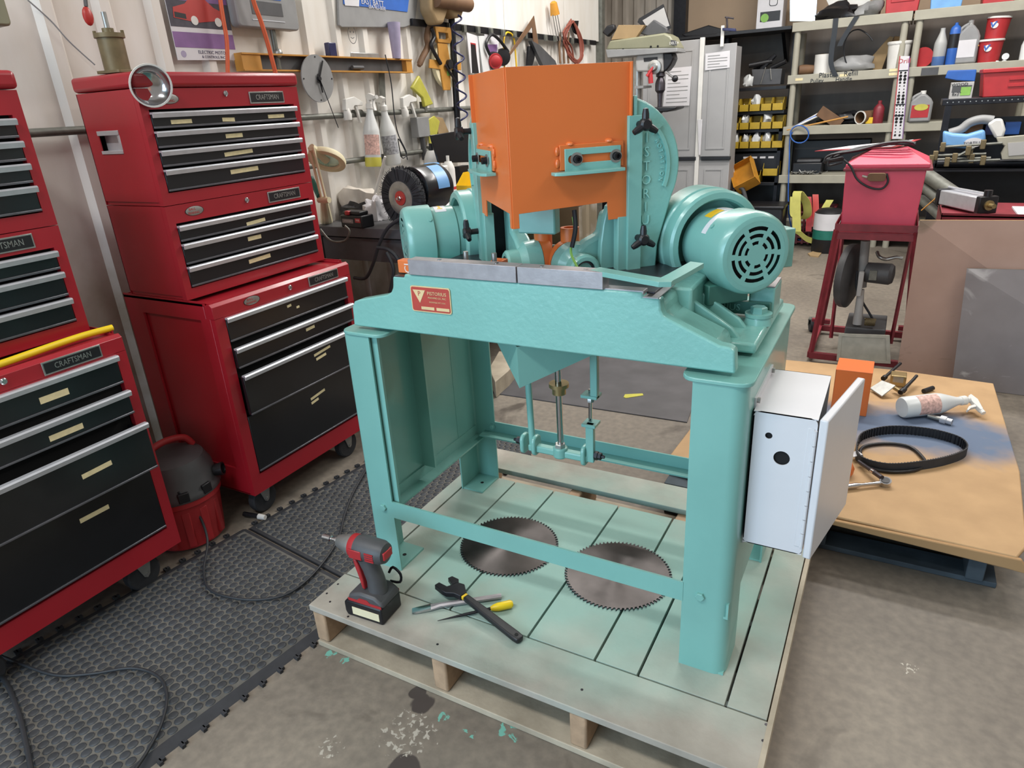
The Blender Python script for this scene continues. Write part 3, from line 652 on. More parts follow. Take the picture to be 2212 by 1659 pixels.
MB().lathe([(.0262, .03), (.025, .045), (.018, .068), (.015, .078), (.012, .078)], (0, 0, .182), (1, 0, 0), 20).build('hammer_case', 'zinc', t, local=True, ang=50)
MB().lathe([(.0282, .016), (.0282, .034), (.0265, .036)], (0, 0, .182), (1, 0, 0), 20).build('red_band', 'redp', t, local=True, ang=50)
for s_ in (-1, 1):
    MB().box(-.008, .028, *sorted((s_*.0275, s_*.0305)), .168, .192).build('red_badge', 'redp', t, bev=.002, local=True)
    v = MB()
    for k in range(4): v.box(-.042, -.018, *sorted((s_*.028, s_*.0302)), .170+k*.006, .1735+k*.006)
    v.build('vent_slots', 'redp', t, local=True)
MB().box(-.0645, -.058, -.016, .016, .172, .192).build('rear_vents', 'redp', t, bev=.002, local=True)
MB().lathe([(.0085, .078), (.0085, .086), (.0045, .087), (.0045, .102), (.0075, .103), (.0075, .125), (.004, .125), (.004, .115)], (0, 0, .182), (1, 0, 0), 14).build('socket_bit', 'chrome', t, local=True)
MB().tube(spline([(-.02, -.045, .06), (-.045, -.05, .06), (-.05, -.05, .085), (-.03, -.05, .10), (-.02, -.045, .085)], 3), .0035, 6).build('belt_hook', 'blkmetal', t, local=True)
# --- cold chisel
a = P('z', .146, 890, 1318); b = P('z', .148, 1083, 1288); d = (b-a).normalized()
c = MB(); pr = Vector((-d.y, d.x, 0)); L_ = (b-a).length
sec = [(0, .0115, .001), (.02, .0125, .0025), (.05, .0115, .005), (.075, .0075, .0072), (L_, .0072, .0075)]
vs = []; fs = []
for h, w, tt in sec:
    p = a+d*h
    for k in range(8): an = math.radians(22.5+45*k); vs.append(Vector((p.x, p.y, .1412+tt))+pr*w*1.08*math.cos(an)+Vector((0, 0, 1))*tt*1.0*math.sin(an))
for i in range(4):
    for k in range(8): fs.append((8*i+k, 8*i+(k+1) % 8, 8*i+8+(k+1) % 8, 8*i+8+k))
fs += [tuple(range(8)), tuple(range(32, 40))]
ch = thing('cold_chisel', 'steel cold chisel with bright blade under the wrench', 'chisel', (a.x, a.y, .14))
MB().add(vs[16:], [tuple(i-16 for i in f) for f in fs if min(f) >= 16]+[tuple(range(8))]).build('shank', 'steel', ch, ang=25)
MB().add(vs[:24], [f for f in fs if max(f) < 24]+[tuple(range(16, 24))]).build('blade', 'chrome', ch, ang=25)
# --- punch with yellow grip
a = P('z', .145, 945, 1341); b = P('z', .149, 1108, 1306); d = (b-a).normalized(); L_ = (b-a).length
pu = thing('punch', 'black taper punch with a bright yellow handle', 'punch', (a.x, a.y, .14))
a.z = .145; b.z = .1525; d = (b-a).normalized()
MB().lathe([(.0008, 0), (.004, L_*.35), (.0042, L_*.72)], a, d, 10).build('taper', 'blkmetal', pu)
MB().lathe([(.005, L_*.70), (.0085, L_*.74), (.011, L_*.8), (.011, L_*.97), (.007, L_), (0, L_)], a, d, 16).build('handle', 'yellowh', pu, ang=50)
# --- adjustable wrench
a = P('z', .165, 985, 1275); b = P('z', .158, 1118, 1372); ax = (b-a); ax.z = 0; ax.normalize()
wr = thing('adjustable_wrench', 'adjustable wrench with black and yellow grip lying across the chisel', 'wrench', (a.x, a.y, .14))
WM = frame((a.x, a.y, .166), -ax, Vector((-ax.y, ax.x, 0)))
WM = WM @ Matrix.Rotation(math.radians(4), 4, 'Y')
Lw = (b-a).length+.012; HW = WM @ Matrix.Diagonal((1.1, 1.3, 1.3, 1))
MB().prism([(-.03, -.009), (-.01, -.013), (.004, -.024), (.018, -.026), (.045, -.026), (.045, -.014), (.02, -.010), (.016, .0), (.012, .014), (-.005, .02), (-.02, .012), (-.03, .008)], 'z', -.006, .006, HW).build('head', 'blkmetal', wr, bev=.0015)
MB().prism([(.0165, .002), (.042, .008), (.04, .018), (.02, .022), (.012, .016)], 'z', -.0052, .0052, HW).build('movable_jaw', 'blkmetal', wr, bev=.001)
k = MB()
for i in range(6): k.cyl(HW @ Vector((-.004+.0, -.006+i*.003, .0)), HW @ Vector((-.004, -.0045+i*.003, 0)), .0075, n=12)
k.build('knurl_screw', 'chrome', wr)
MB().prism([(-.03, -.0085), (-.03, .0085), (-.04, .0095), (-.04, -.0095)], 'z', -.0055, .0055, WM).build('yellow_collar', 'yellow', wr, bev=.002)
gp = [(-.04, .009), (-.07, .0095), (-.11, .011), (-Lw+.02, .013), (-Lw+.004, .012), (-Lw, .006)]
MB().prism([(x, w) for x, w in gp]+[(x, -w) for x, w in gp[::-1]], 'z', -.0075, .0075, WM).build('grip', 'blackp', wr, bev=.004, seg=3)
MB().cyl(WM @ Vector((-Lw+.016, 0, -.008)), WM @ Vector((-Lw+.016, 0, .0082)), .005, n=12).build('hang_hole', 'hole', wr)
# ================================================================ tool chests
FX = -.69; UX = -.80
def pull(y0, y1, x, z, par):
    MB().prism([(x-.002, z), (x+.012, z), (x+.016, z-.004), (x+.014, z-.016), (x+.010, z-.016), (x+.010, z-.006), (x-.002, z-.006)], 'y', y0, y1).build('drawer_pull', 'alu', par)
def tapes(lst, par, x):
    for i, (y, z, w, h, r) in enumerate(lst):
        M = Matrix.Translation((x, y, z)) @ Matrix.Rotation(math.radians(r), 4, 'X'); MB().box(0, .0006, -w/2, w/2, -h/2, h/2, M).build('tape_label', 'tape', par)
def drawer(par, x, y0, y1, z0, z1, depth, lab=(), open_=0, pl=True):
    X = x+open_
    d = MB().box(X-.012, X+.002, y0, y1, z0, z1).build('drawer', 'blackg', par, bev=.0015)
    if open_ > .012: MB().box(X-.3, X-.012, y0+.01, y0+.012, z0+.01, z1-.012).box(X-.3, X-.012, y1-.012, y1-.01, z0+.01, z1-.012).box(X-.3, X-.012, y0+.01, y1-.01, z0+.01, z0+.012).build('drawer_tray', 'blackg', d)
    if pl: pull(y0-.002, y1+.002, X, z1+.004, d)
    MB().box(X-.002, X+.006, y0, y1, z0, z0+.006).build('bottom_lip', 'lip', d, bev=.001)
    tapes(lab, d, X+.0024); return d
def badge(par, x, y0, y1, z0, z1):
    b = MB().box(x, x+.003, y0, y1, z0, z1).build('badge', 'zinc', par, bev=.0008)
    MB().box(x+.0025, x+.0036, y0+.004, y1-.004, z0+.004, z1-.004).build('badge_field', 'blackp', b)
    text('badge_lettering', 'CRAFTSMAN', (z1-z0)*.62, frame((x+.0038, (y0+y1)/2, (z0+z1)/2), (0, 1, 0), (0, 0, 1)), 'zinc', b, .0006, sx=.78)
def oval(par, x, y, z):
    b = MB().lathe([(.035, 0), (.035, .0012), (0, .0012)], (0, 0, 0), (1, 0, 0), 28, Matrix.Translation((x, y, z)) @ Matrix.Diagonal((1, 1, .42, 1))).build('oval_emblem', 'blackp', par)
    MB().lathe([(.033, 0), (.031, .0003)], (0, 0, 0), (1, 0, 0), 28, Matrix.Translation((x+.0012, y, z)) @ Matrix.Diagonal((1, 1, .42, 1))).build('oval_ring', 'zinc', b)
    text('emblem_lettering', 'BALL', .012, frame((x+.0016, y-.008, z+.006), (0, 1, 0), (0, 0, 1)), 'redp', b, .0003)
    text('emblem_lettering', 'BEARING', .0105, frame((x+.0016, y-.004, z-.006), (0, 1, 0), (0, 0, 1)), 'redp', b, .0003)
def lock(par, x, y, z):
    MB().lathe([(.009, 0), (.009, .003), (.006, .006), (.002, .006), (.002, .004), (0, .004)], (x, y, z), (1, 0, 0), 16).build('lock', 'chrome', par)
def caster(par, x, y, brk=True):
    c = MB().lathe([(.02, -.016), (.05, -.016), (.055, -.012), (.055, .012), (.05, .016), (.02, .016)], (x, y, .055), (1, 0, 0), 28).build('caster_wheel', 'rubber', par, ang=30)
    f = MB()
    for s_ in (-1, 1): f.prism([(y-.03, .118), (y+.03, .118), (y+.014, .05), (y+.004, .04), (y-.006, .046)], 'x', x+s_*.02-.0015, x+s_*.02+.0015)
    f.box(x-.022, x+.022, y-.03, y+.03, .114, .118); f.cyl((x-.026, y+.003, .052), (x+.026, y+.003, .052), .006, n=10)
    f.build('caster_fork', 'zinc', par)
def base(label, dy, dx, op, lab):
    t = thing('tool_cabinet', label, 'tool cabinet', (-.92+dx, .4725+dy, 0), 0, 'red rolling tool cabinets')
    fx = FX+dx; y0, y1 = .145+dy, .80+dy; z0, z1 = .115, .83; bx = fx-.46
    # carcass with a recessed panel in each side
    for y, s_ in ((y0, 1), (y1, -1)):
        MB().box(bx, fx-.021, *sorted((y+s_*.010, y+s_*.013)), z0+.02, z1-.002).build('side_panel', 'red', t)
        o = [(bx, z0), (fx-.0205, z0), (fx-.0205, .779), (fx-.0405, .779), (fx-.0405, z1), (bx, z1)]; h = [(bx+.09, z0+.10), (fx-.07, z0+.10), (fx-.07, z1-.06), (bx+.09, z1-.06)]
        MB().plate(o, [h], 'y', *sorted((y, y+s_*.010))).build('side_frame', 'red', t, bev=.002)
    MB().box(bx, bx+.003, y0, y1, z0, z1).build('back_panel', 'red', t)
    MB().box(bx, fx-.02, y0, y1, z0, z0+.005).build('floor_pan', 'red', t)
    tp = MB().box(bx, fx-.04, y0+.003, y1-.003, z1-.012, z1-.008).build('top_tray', 'red', t)
    MB().box(bx, fx-.035, y0, y0+.004, z1-.01, z1+.004).build('tray_rim', 'red', tp); MB().box(bx, fx-.035, y1-.004, y1, z1-.01, z1+.004).build('tray_rim', 'red', tp)
    MB().prism([(fx-.04, z1-.008), (fx-.012, z1-.002), (fx, z1-.012), (fx, .778), (fx-.04, .778)], 'y', y0, y1).build('top_rail', 'red', t, bev=.001)
    MB().plate([(y0, z0), (y1, z0), (y1, .7775), (y0, .7775)], [[(y0+.04, .186), (y1-.032, .186), (y1-.032, .774), (y0+.04, .774)]], 'x', fx-.02, fx).build('face_frame', 'red', t)
    a, b = y0+.042, y1-.034; dz = ((.690, .770), (.596, .664), (.424, .568), (.196, .412))
    MB().box(fx-.3, fx-.02, a, b, .19, .775).build('drawer_cavity', 'hole', t)
    for i, (p, q) in enumerate(dz): drawer(t, fx, a, b, p, q, .3, [(y+dy, z, w, h, r) for y, z, w, h, r in lab[i]], op[i], i < 3)
    badge(t, fx, .574+dy, .732+dy, .782, .818); lock(t, fx, .481+dy, .803)
    oval(t, fx, .305+dy, .802)
    for x in (fx-.062, fx-.40):
        for y in (y0+.075, y1-.115): caster(t, x, y)
    return t
L1 = ([(.46, .74, .02, .009, 6), (.50, .725, .014, .008, 4)], [(.53, .635, .045, .011, 3)], [(.56, .535, .09, .010, 6), (.55, .515, .055, .010, 6)], [(.52, .365, .08, .010, 8), (.50, .345, .04, .010, 8)])
L2 = ([(.58, .723, .075, .018, 0)], [(.575, .62, .09, .016, 0)], [(.60, .50, .085, .014, 2)], [(.58, .355, .085, .014, 0)])
base('red rolling tool cabinet under the chest with the silver reflector', 0, 0, (0, .012, .022, 0), L1)
base('red rolling tool cabinet at left edge with a yellow hose on top', -.957, -.008, (0, .01, .05, 0), L2)
def chest(name, label, dy, z0, z1, dz, lab, lid, cat='tool chest', dep=.30):
    t = thing(name, label, cat, (UX-dep/2, .4725+dy, z0), 0, 'red tool chests')
    y0, y1 = .143+dy, .785+dy; bx = UX-dep; zf = dz[0][1]+.012
    zt = z1 if not lid else z1-.046
    for y, s_ in ((y0, 1), (y1, -1)):
        yy = sorted((y, y+s_*.003))
        if lid and s_ == 1:
            MB().plate([(bx, z0+.012), (UX-.0205, z0+.012), (UX-.0205, zt), (bx, zt)], [[(bx+.06, z0+.16), (bx+.165, z0+.16), (bx+.165, z0+.225), (bx+.06, z0+.225)]], 'y', *yy).build('side_panel', 'red', t)
            hd = MB().box(bx+.058, bx+.167, y0+.02, y0+.022, z0+.158, z0+.227).box(bx+.058, bx+.167, y0-.003, y0+.02, z0+.213, z0+.227).box(bx+.058, bx+.167, y0-.003, y0+.02, z0+.158, z0+.168).box(bx+.155, bx+.167, y0-.001, y0+.02, z0+.16, z0+.22).build('carry_handle', 'alu', t, bev=.002)
        else: MB().box(bx, UX-.0205, *yy, z0+.012, zt).build('side_panel', 'red', t)
    MB().box(bx, bx+.003, y0, y1, z0, zt).build('back_panel', 'red', t); MB().box(bx+.004, UX-.003, y0+.004, y1-.004, z0, z0+.012).build('plinth', 'red', t)
    MB().plate([(y0, z0), (y1, z0), (y1, zt), (y0, zt)], [[(y0+.026, dz[-1][0]-.004), (y1-.028, dz[-1][0]-.004), (y1-.028, zf), (y0+.026, zf)]], 'x', UX-.02, UX).build('face_frame', 'red', t)
    MB().box(bx+.02, UX-.02, y0+.026, y1-.028, z0+.02, zf).build('drawer_cavity', 'hole', t)
    if lid: MB().box(bx-.004, UX+.008, y0-.006, y1+.006, zt+.002, z1).build('lid', 'red', t, bev=.012, seg=4)
    else: MB().box(bx+.004, UX-.0205, y0+.0035, y1-.0035, zt-.004, zt).build('top_panel', 'red', t)
    for i, (p, q) in enumerate(dz): drawer(t, UX, y0+.028, y1-.030, p, q, .25, [(y+dy, z, w, h, r) for y, z, w, h, r in lab[i]])
    badge(t, UX, .556+dy, .712+dy, zt-.052 if lid else zt-.046, zt-.014 if lid else zt-.008); lock(t, UX, .46+dy, zt-.018 if lid else zt-.022)
    oval(t, UX, .245+dy, zt-.03 if lid else zt-.026)
    return t
MD = ((1.022, 1.068), (.948, 1.010), (.874, .936)); TD = ((1.362, 1.404), (1.306, 1.350), (1.251, 1.295), (1.178, 1.239))
chest('tool_chest', 'red three-drawer chest between cabinet and top chest, right tower', 0, .835, 1.135, MD, ([(.48, 1.035, .085, .012, 3)], [(.46, .982, .06, .014, 0)], [(.465, .906, .10, .014, 2)]), False)
chest('tool_chest', 'red top chest carrying the bronze pump and silver reflector', 0, 1.137, 1.52, TD, ([(.27, 1.378, .075, .012, 0), (.45, 1.376, .05, .012, -2), (.66, 1.378, .075, .012, 0)], [(.46, 1.325, .07, .013, 0)], [(.465, 1.27, .12, .013, 2)], [(.475, 1.212, .12, .014, 1)]), True)
chest('tool_chest', 'red three-drawer chest cut by left edge, above yellow hose', -.968, .835, 1.135, MD, ((), (), ()), False)
chest('tool_chest', 'red top chest at upper left corner, only its edge in view', -.968, 1.137, 1.52, TD, ((), (), (), ()), True)
# yellow hose on the left cabinet
pts = [P('x', x, *q) for x, q in ((-.72, (-60, 775)), (-.725, (0, 750)), (-.735, (60, 733)), (-.745, (120, 719)), (-.75, (180, 710)), (-.74, (242, 705)))]
for p in pts: p.z = .8395
hs = one(MB().tube(spline(pts), .0095, 10), 'yellow_hose', 'yellowh', 'bright yellow hose lying along the edge of left cabinet', 'hose', ang=60)
# bronze pump on the chest
q = P('z', 1.523, 232, 148); q = Vector((-.93, .19, 1.523))
pm = thing('bronze_pump', 'bronze coloured flanged cylinder with upright shaft on top chest', 'pump', q, .2)
MB().plate(rrect(-.045, .045, -.04, .04, .008), [], 'z', 0, .008).build('base_flange', 'bronze', pm, local=True, bev=.002)
MB().lathe([(.036, .008), (.036, .095), (.042, .096), (.042, .108), (.016, .109), (.016, .122), (0, .122)], (0, 0, 0), (0, 0, 1), 24).build('barrel', 'bronze', pm, local=True, ang=30)
for x, y in ((-.032, -.02), (.032, -.02), (-.032, .02), (.032, .02)): MB().cyl((x, y, .108), (x, y, .116), .005, n=6).build('cap_bolt', 'bronze', pm, local=True)
MB().cyl((0, 0, .12), (0, 0, .165), .0075, n=12).build('shaft', 'zinc', pm, local=True)
# silver reflector clipped to chest
c = P('x', -.77, 326, 185); rl = thing('reflector_lamp', 'round silver reflector bowl leaning on the top chest', 'reflector', (c.x, c.y, 1.49))
nrm = (CAM-c).normalized()*.75+Vector((.45, .1, -.2)); nrm.normalize()
MB().lathe([(0, -.030), (.03, -.028), (.045, -.02), (.055, 0), (.058, 0), (.049, -.024), (.032, -.033), (0, -.035)], c, nrm, 36).build('bowl', 'chrome', rl, ang=40)
MB().lathe([(.0555, -.001), (.060, -.001), (.060, .004), (.0555, .004), (.0555, -.001)], c, nrm, 36).build('rim', 'whitep', rl, ang=40)
MB().lathe([(.02, -.035), (.018, -.06), (0, -.06)], c, nrm, 16).build('socket', 'dkgrey', rl)
one(MB().box(-1.06, -1.02, .50, .535, 1.521, 1.535), 'red_box', 'redp', 'tiny red box on the back of the top chest', 'box', bev=.002)
# ================================================================ shop vacuum and cords
v = P('z', 0, 405, 1160)
vc = thing('shop_vacuum', 'small red and black wet dry vacuum between the tool cabinets', 'vacuum', (-.875, -.012, 0), math.radians(-8))
MB().lathe([(.10, .0), (.115, .01), (.128, .17), (.135, .175), (.135, .195), (.13, .20)], (0, 0, 0), (0, 0, 1), 32).build('tank', 'redp', vc, local=True, ang=35)
for a in range(-80, 60, 28):
    M = Matrix.Rotation(math.radians(a), 4, 'Z'); MB().prism([(-.012, .02), (.012, .02), (.014, .155), (-.014, .155)], 'x', .112, .1265, M).build('tank_rib', 'redp', vc, local=True, bev=.003)
MB().lathe([(.138, .195), (.14, .20), (.138, .215), (.13, .225), (.125, .275), (.105, .318), (.07, .335), (0, .338)], (0, 0, 0), (0, 0, 1), 32).build('lid', 'dkgrey', vc, local=True, ang=35)
MB().tube(spline([(.0, -.085, .335), (0, -.06, .365), (0, 0, .378), (0, .06, .365), (0, .085, .33)]), .012, 8).build('carry_handle', 'redp', vc, local=True, ang=60)
MB().lathe([(.02, 0), (.024, .03), (.019, .03), (.016, .0)], (.09, .095, .245), (.7, .7, .1), 16).build('hose_port', 'blackp', vc, local=True)
for a in (-60, -20, 15): M = Matrix.Rotation(math.radians(a), 4, 'Z'); MB().box(.128, .14, -.018, .018, .20, .235, M).build('lid_latch', 'blackp', vc, local=True, bev=.003)
def cord(label, pix, r, m, name='power_cord', z=.022, lift=None, cat='cord'):
    pts = [P('z', z+(lift[i] if lift else 0), *q) for i, q in enumerate(pix)]
    return one(MB().tube(spline(pts), r, 8), name, m, label, cat, ang=60)
cord('black cord running from the vacuum across the bubble mat', ((385, 1063), (425, 1105), (448, 1165), (440, 1235), (455, 1275), (520, 1294), (590, 1292), (640, 1272), (690, 1225), (730, 1165), (745, 1110), (765, 1060), (800, 1000)), .0042, 'cord', lift=(.22, .12, .03, 0, 0, 0, 0, 0, 0, 0, 0, 0, 0))
cord('black cord looping over the mat at lower left', ((-40, 1400), (40, 1432), (120, 1458), (200, 1455), (285, 1443), (340, 1460), (360, 1500), (350, 1560), (320, 1620), (290, 1665)), .0042, 'cord')
cord('thick black cord crossing the lower left corner', ((-30, 1440), (10, 1470), (40, 1540), (55, 1600), (68, 1665)), .006, 'cord')
q = P('z', .012, 553, 1112); wn = thing('air_nozzle', 'small black handled plug on floor by the cabinet caster', 'nozzle', (q.x, q.y, .0))
a = P('z', .015, 527, 1110); b = P('z', .015, 573, 1118)
MB().cyl(a, a.lerp(b, .7), .009, n=12).build('handle', 'blackp', wn); MB().cyl(a.lerp(b, .7), b, .011, .009, n=12).build('tip', 'whitep', wn)
# ================================================================ things on the left wall
WX = XW+.026
def wq(px, py, off=0): return P('x', WX+off, px, py)
def wyz(pix, off=0): return [tuple(wq(a, b, off)[1:]) for a, b in pix]
def wpl(mb, pix, off, th): return mb.prism(wyz(pix, off), 'x', WX+off, WX+off+th)
FR = lambda px, py, off, up=(0, 0, 1): frame(wq(px, py, off), (0, 1, 0), up)
ca = thing('wall_calendar', 'wall calendar with a red muscle car above a purple band', 'calendar', wq(440, 125))
MB().add([], []); a = wq(384, 130); b = wq(512, 122); top = 1.86
MB().prism([(a.y, a.z), (b.y, a.z+.006), (b.y-.01, top), (a.y-.0, top)], 'x', WX, WX+.003).build('page', 'paper', ca)
MB().box(WX+.003, WX+.0036, a.y, b.y-.005, a.z+.115, top).build('picture', 'asphalt', ca)
MB().box(WX+.0036, WX+.004, a.y, b.y-.005, 1.80, top).build('picture_sky', 'purple', ca)
MB().box(WX+.0036, WX+.004, a.y, b.y-.005, a.z+.045, a.z+.098).build('purple_band', 'purple', ca)
cy = a.y+.02; cz = a.z+.135
MB().prism([(cy, cz+.01), (cy+.005, cz+.045), (cy+.06, cz+.06), (cy+.09, cz+.085), (cy+.15, cz+.085), (cy+.19, cz+.055), (cy+.22, cz+.045), (cy+.22, cz+.012), (cy+.16, cz+.005), (cy+.1, cz-.002)], 'x', WX+.004, WX+.0046).build('printed_car', 'redcar', ca)
MB().prism([(cy+.005, cz+.012), (cy+.007, cz+.03), (cy+.055, cz+.025), (cy+.055, cz+.008)], 'x', WX+.0046, WX+.005).build('printed_grille', 'blackp', ca)
for y in (cy+.09, cy+.2): MB().lathe([(.016, 0), (.016, .0008)], (WX+.0046, y, cz+.005), (1, 0, 0), 16).build('printed_wheel', 'whitep', ca)
text('calendar_print', 'ELECTRIC MOTOR', .017, frame((WX+.0034, (a.y+b.y)/2+.025, a.z+.03), (0, 1, 0), (0, 0, 1)), 'navy', ca, .0002)
text('calendar_print', '& CONTROLS, INC.', .013, frame((WX+.0034, (a.y+b.y)/2+.025, a.z+.014), (0, 1, 0), (0, 0, 1)), 'navy', ca, .0002)
MB().lathe([(.012, 0), (.012, .0006)], (WX+.003, a.y+.03, a.z+.022), (1, 0, 0), 16).build('calendar_seal', 'lilac', ca)
# gauge unit
gu = thing('wall_display', 'silver grey display unit with a dark window on wall', 'display', wq(575, 60))
a = wq(510, 58, .03); b = wq(640, 58, .03)
MB().prism(rrect(a.y, b.y, a.z, 1.9, .02), 'x', WX+.0, WX+.05).build('case', 'grey', gu, bev=.006)
a2 = wq(545, 30, .05); b2 = wq(610, 24, .05); MB().box(WX+.05, WX+.0515, a2.y, b2.y, a2.z, a2.z+.05).build('window', 'dkgrey', gu, bev=.0005)
MB().box(WX+.05, WX+.0515, a2.y, b2.y, a2.z+.06, a2.z+.075).build('blue_strip', 'blue', gu)
MB().box(WX+.05, WX+.0518, a2.y-.004, b2.y+.004, a2.z-.022, a2.z-.018).build('ledge', 'alu', gu)
MB().cyl(wq(587, 60, .02), wq(603, 150, .02), .012, n=12).build('conduit_stub', 'conduit', gu); MB().sph(wq(601, 115, .03), .019).build('knob', 'zinc', gu)
def hang(label, pix, r, m, off, name, cat): return one(MB().tube(spline([wq(x, y, off) for x, y in pix]), r, 8), name, m, label, cat, ang=60)
hang('orange extension cord hanging over the calendar', ((470, -60), (476, 0), (482, 40), (490, 90), (492, 160)), .008, 'cordor', .05, 'extension_cord', 'cord')
hang('orange extension cord hanging across the grey display unit', ((535, -60), (547, 0), (565, 50), (580, 100), (597, 165)), .009, 'cordor', .09, 'extension_cord', 'cord')
hang('thin grey wire sagging down the wall behind top chest', ((60, 0), (110, 45), (150, 90), (205, 140)), .0025, 'grey', .01, 'wire', 'wire')
hp = thing('hanging_pendant', 'red oval tag hanging from a hook above the pump', 'tag', wq(190, 55, .1)); MB().sph(wq(190, 35, .12), .028, (.4, .6, 1.0)).build('tag', 'redcar', hp); MB().tube([wq(180, -40, .12), wq(186, 14, .12)], .006, 6).build('hook', 'dkgrey', hp)
# poster over grey plastic
po = thing('poster', 'blue and white poster above crumpled grey plastic', 'poster', wq(810, 58))
MB().prism(wyz(((725, -60), (728, 55), (735, 60), (870, 60), (893, 52), (905, -60))), 'x', WX, WX+.012).build('plastic_sheet', 'grey', po, bev=.004)
MB().prism(wyz(((738, -60), (742, 9), (880, 26), (890, -60)), .014), 'x', WX+.012, WX+.015).build('print', 'blue', po)
MB().prism(wyz(((735, -60), (745, 12), (775, 14), (778, -60)), .014), 'x', WX+.015, WX+.0156).build('white_disc', 'paper', po)
text('poster_print', 'EAST BATT', .036, frame(wq(805, 6, .017), (0, 1, 0), (0, 0, 1)), 'paper', po, .0003)
text('poster_print', '004-963-0030', .024, frame(wq(815, 17, .017), (0, 1, 0), (0, 0, 1)), 'paper', po, .0003)
# level
lv = thing('spirit_level', 'long tan spirit level resting on wall brackets', 'level', wq(700, 150, .02))
a = wq(519, 138, .03); b = wq(885, 140, .03); zc = (a.z+b.z)/2
fl_ = MB().box(WX+.0, WX+.05, a.y, b.y, zc+.028, zc+.034).box(WX, WX+.05, a.y, b.y, zc-.034, zc-.028).box(WX+.012, WX+.02, a.y+.1, b.y-.1, zc-.028, zc+.028); fl_.build('beam', 'levely', lv)
MB().box(WX+.02, WX+.022, a.y+.1, b.y-.06, zc-.028, zc+.028).build('web', 'dkgrey', lv)
for p, q in ((a.y, a.y+.10), (b.y-.05, b.y)): MB().box(WX+.0, WX+.045, p, q, zc-.028, zc+.028).build('end_cap', 'levely', lv)
MB().cyl((WX+.035, 1.62, zc-.012), (WX+.035, 1.70, zc-.012), .01, n=10).build('vial', 'dkgrey', lv)
# clock
ck = thing('wall_clock', 'oval looking grey metal wall clock with black hands', 'clock', wq(697, 222, .06))
c = wq(687, 170, .065); rr = (wq(680, 117, .065).z-wq(695, 221, .065).z)/2
MB().lathe([(rr, -.006), (rr, 0), (0, 0)], c, (1, 0, 0), 44).build('dial', 'grey', ck, ang=30)
for an, L_, w in ((28, .085, .012), (170, .06, .012)):
    e = Vector((0, math.sin(math.radians(an)), math.cos(math.radians(an)))); s_ = Vector((0, e.z, -e.y)); o = c+Vector((.006, 0, 0)); 
    MB().prism([tuple((o+e*u+s_*v)[1:]) for u, v in ((-.02, -w/2), (L_, -w/3), (L_, w/3), (-.02, w/2))], 'x', o.x, o.x+.002).build('hand', 'blackp', ck)
MB().cyl(c+Vector((.01, .0, 0)), c+Vector((.012, .075, -.215)), .002, n=6).build('second_hand', 'blackp', ck); MB().cyl(c, c+Vector((.014, 0, 0)), .009, n=14).build('hub', 'blackp', ck)
for a_ in range(4): MB().cyl(c+Vector((0, math.sin(a_*1.571)*rr*.9, math.cos(a_*1.571)*rr*.9)), c+Vector((.002, math.sin(a_*1.571)*rr*.9, math.cos(a_*1.571)*rr*.9)), .0035, n=8).build('hour_dot', 'blackp', ck)
zl = zc+.034
def onlevel(px0, px1, ztop, m, name, label, cat, dep=.03):
    p = wq(px0, 120, .03).y; q = wq(px1, 120, .03).y; return one(MB().box(WX+.004, WX+.004+dep, p, q, zl, ztop), name, m, label, cat, bev=.004)
onlevel(712, 728, wq(720, 92, .03).z, 'navy', 'magnet_box', 'dark navy block standing on the level', 'block')
onlevel(765, 826, wq(790, 113, .03).z, 'zinc', 'steel_plate', 'small galvanised plate standing on the level', 'plate', .006)
one(MB().lathe([(.022, 0), (.034, .17), (.03, .17), (.018, .0)], (WX+.045, wq(852, 124, .03).y, zl), (0, .03, 1), 16), 'paper_roll', 'lilac', 'lilac rolled paper standing on the right of level', 'paper roll')
one(wpl(MB(), ((817, 152), (829, 150), (836, 292), (824, 292)), .0, .004), 'flat_bar', 'conduit', 'grey steel flat bar hanging down below the level', 'bar')
# conduits
for nm, z, y0, y1, lb in (('upper', 1.372, -.35, 3.3, 'grey conduit pipe running along the wall at shoulder height'), ('lower', 1.155, 1.0, 2.75, 'lower grey conduit pipe behind the spray bottles')):
    t = thing('conduit_pipe', lb, 'pipe', (WX+.025, (y0+y1)/2, z), 0, 'wall conduits')
    MB().cyl((WX+.02, y0, z), (WX+.02, y1, z-.012), .0135, n=12).build('pipe', 'conduit', t)
    for y in (.35, 1.2, 2.2):
        if y0 < y < y1: MB().box(WX-.002, WX+.036, y, y+.02, z-.016, z+.016).box(WX-.002, WX+.003, y, y+.02, z+.016, z+.04).build('pipe_clip', 'conduit', t)
    if z > 1.3: MB().cyl((WX+.02, 1.6, z), (WX+.02, 1.66, z), .017, n=12).build('coupling', 'conduit', t)
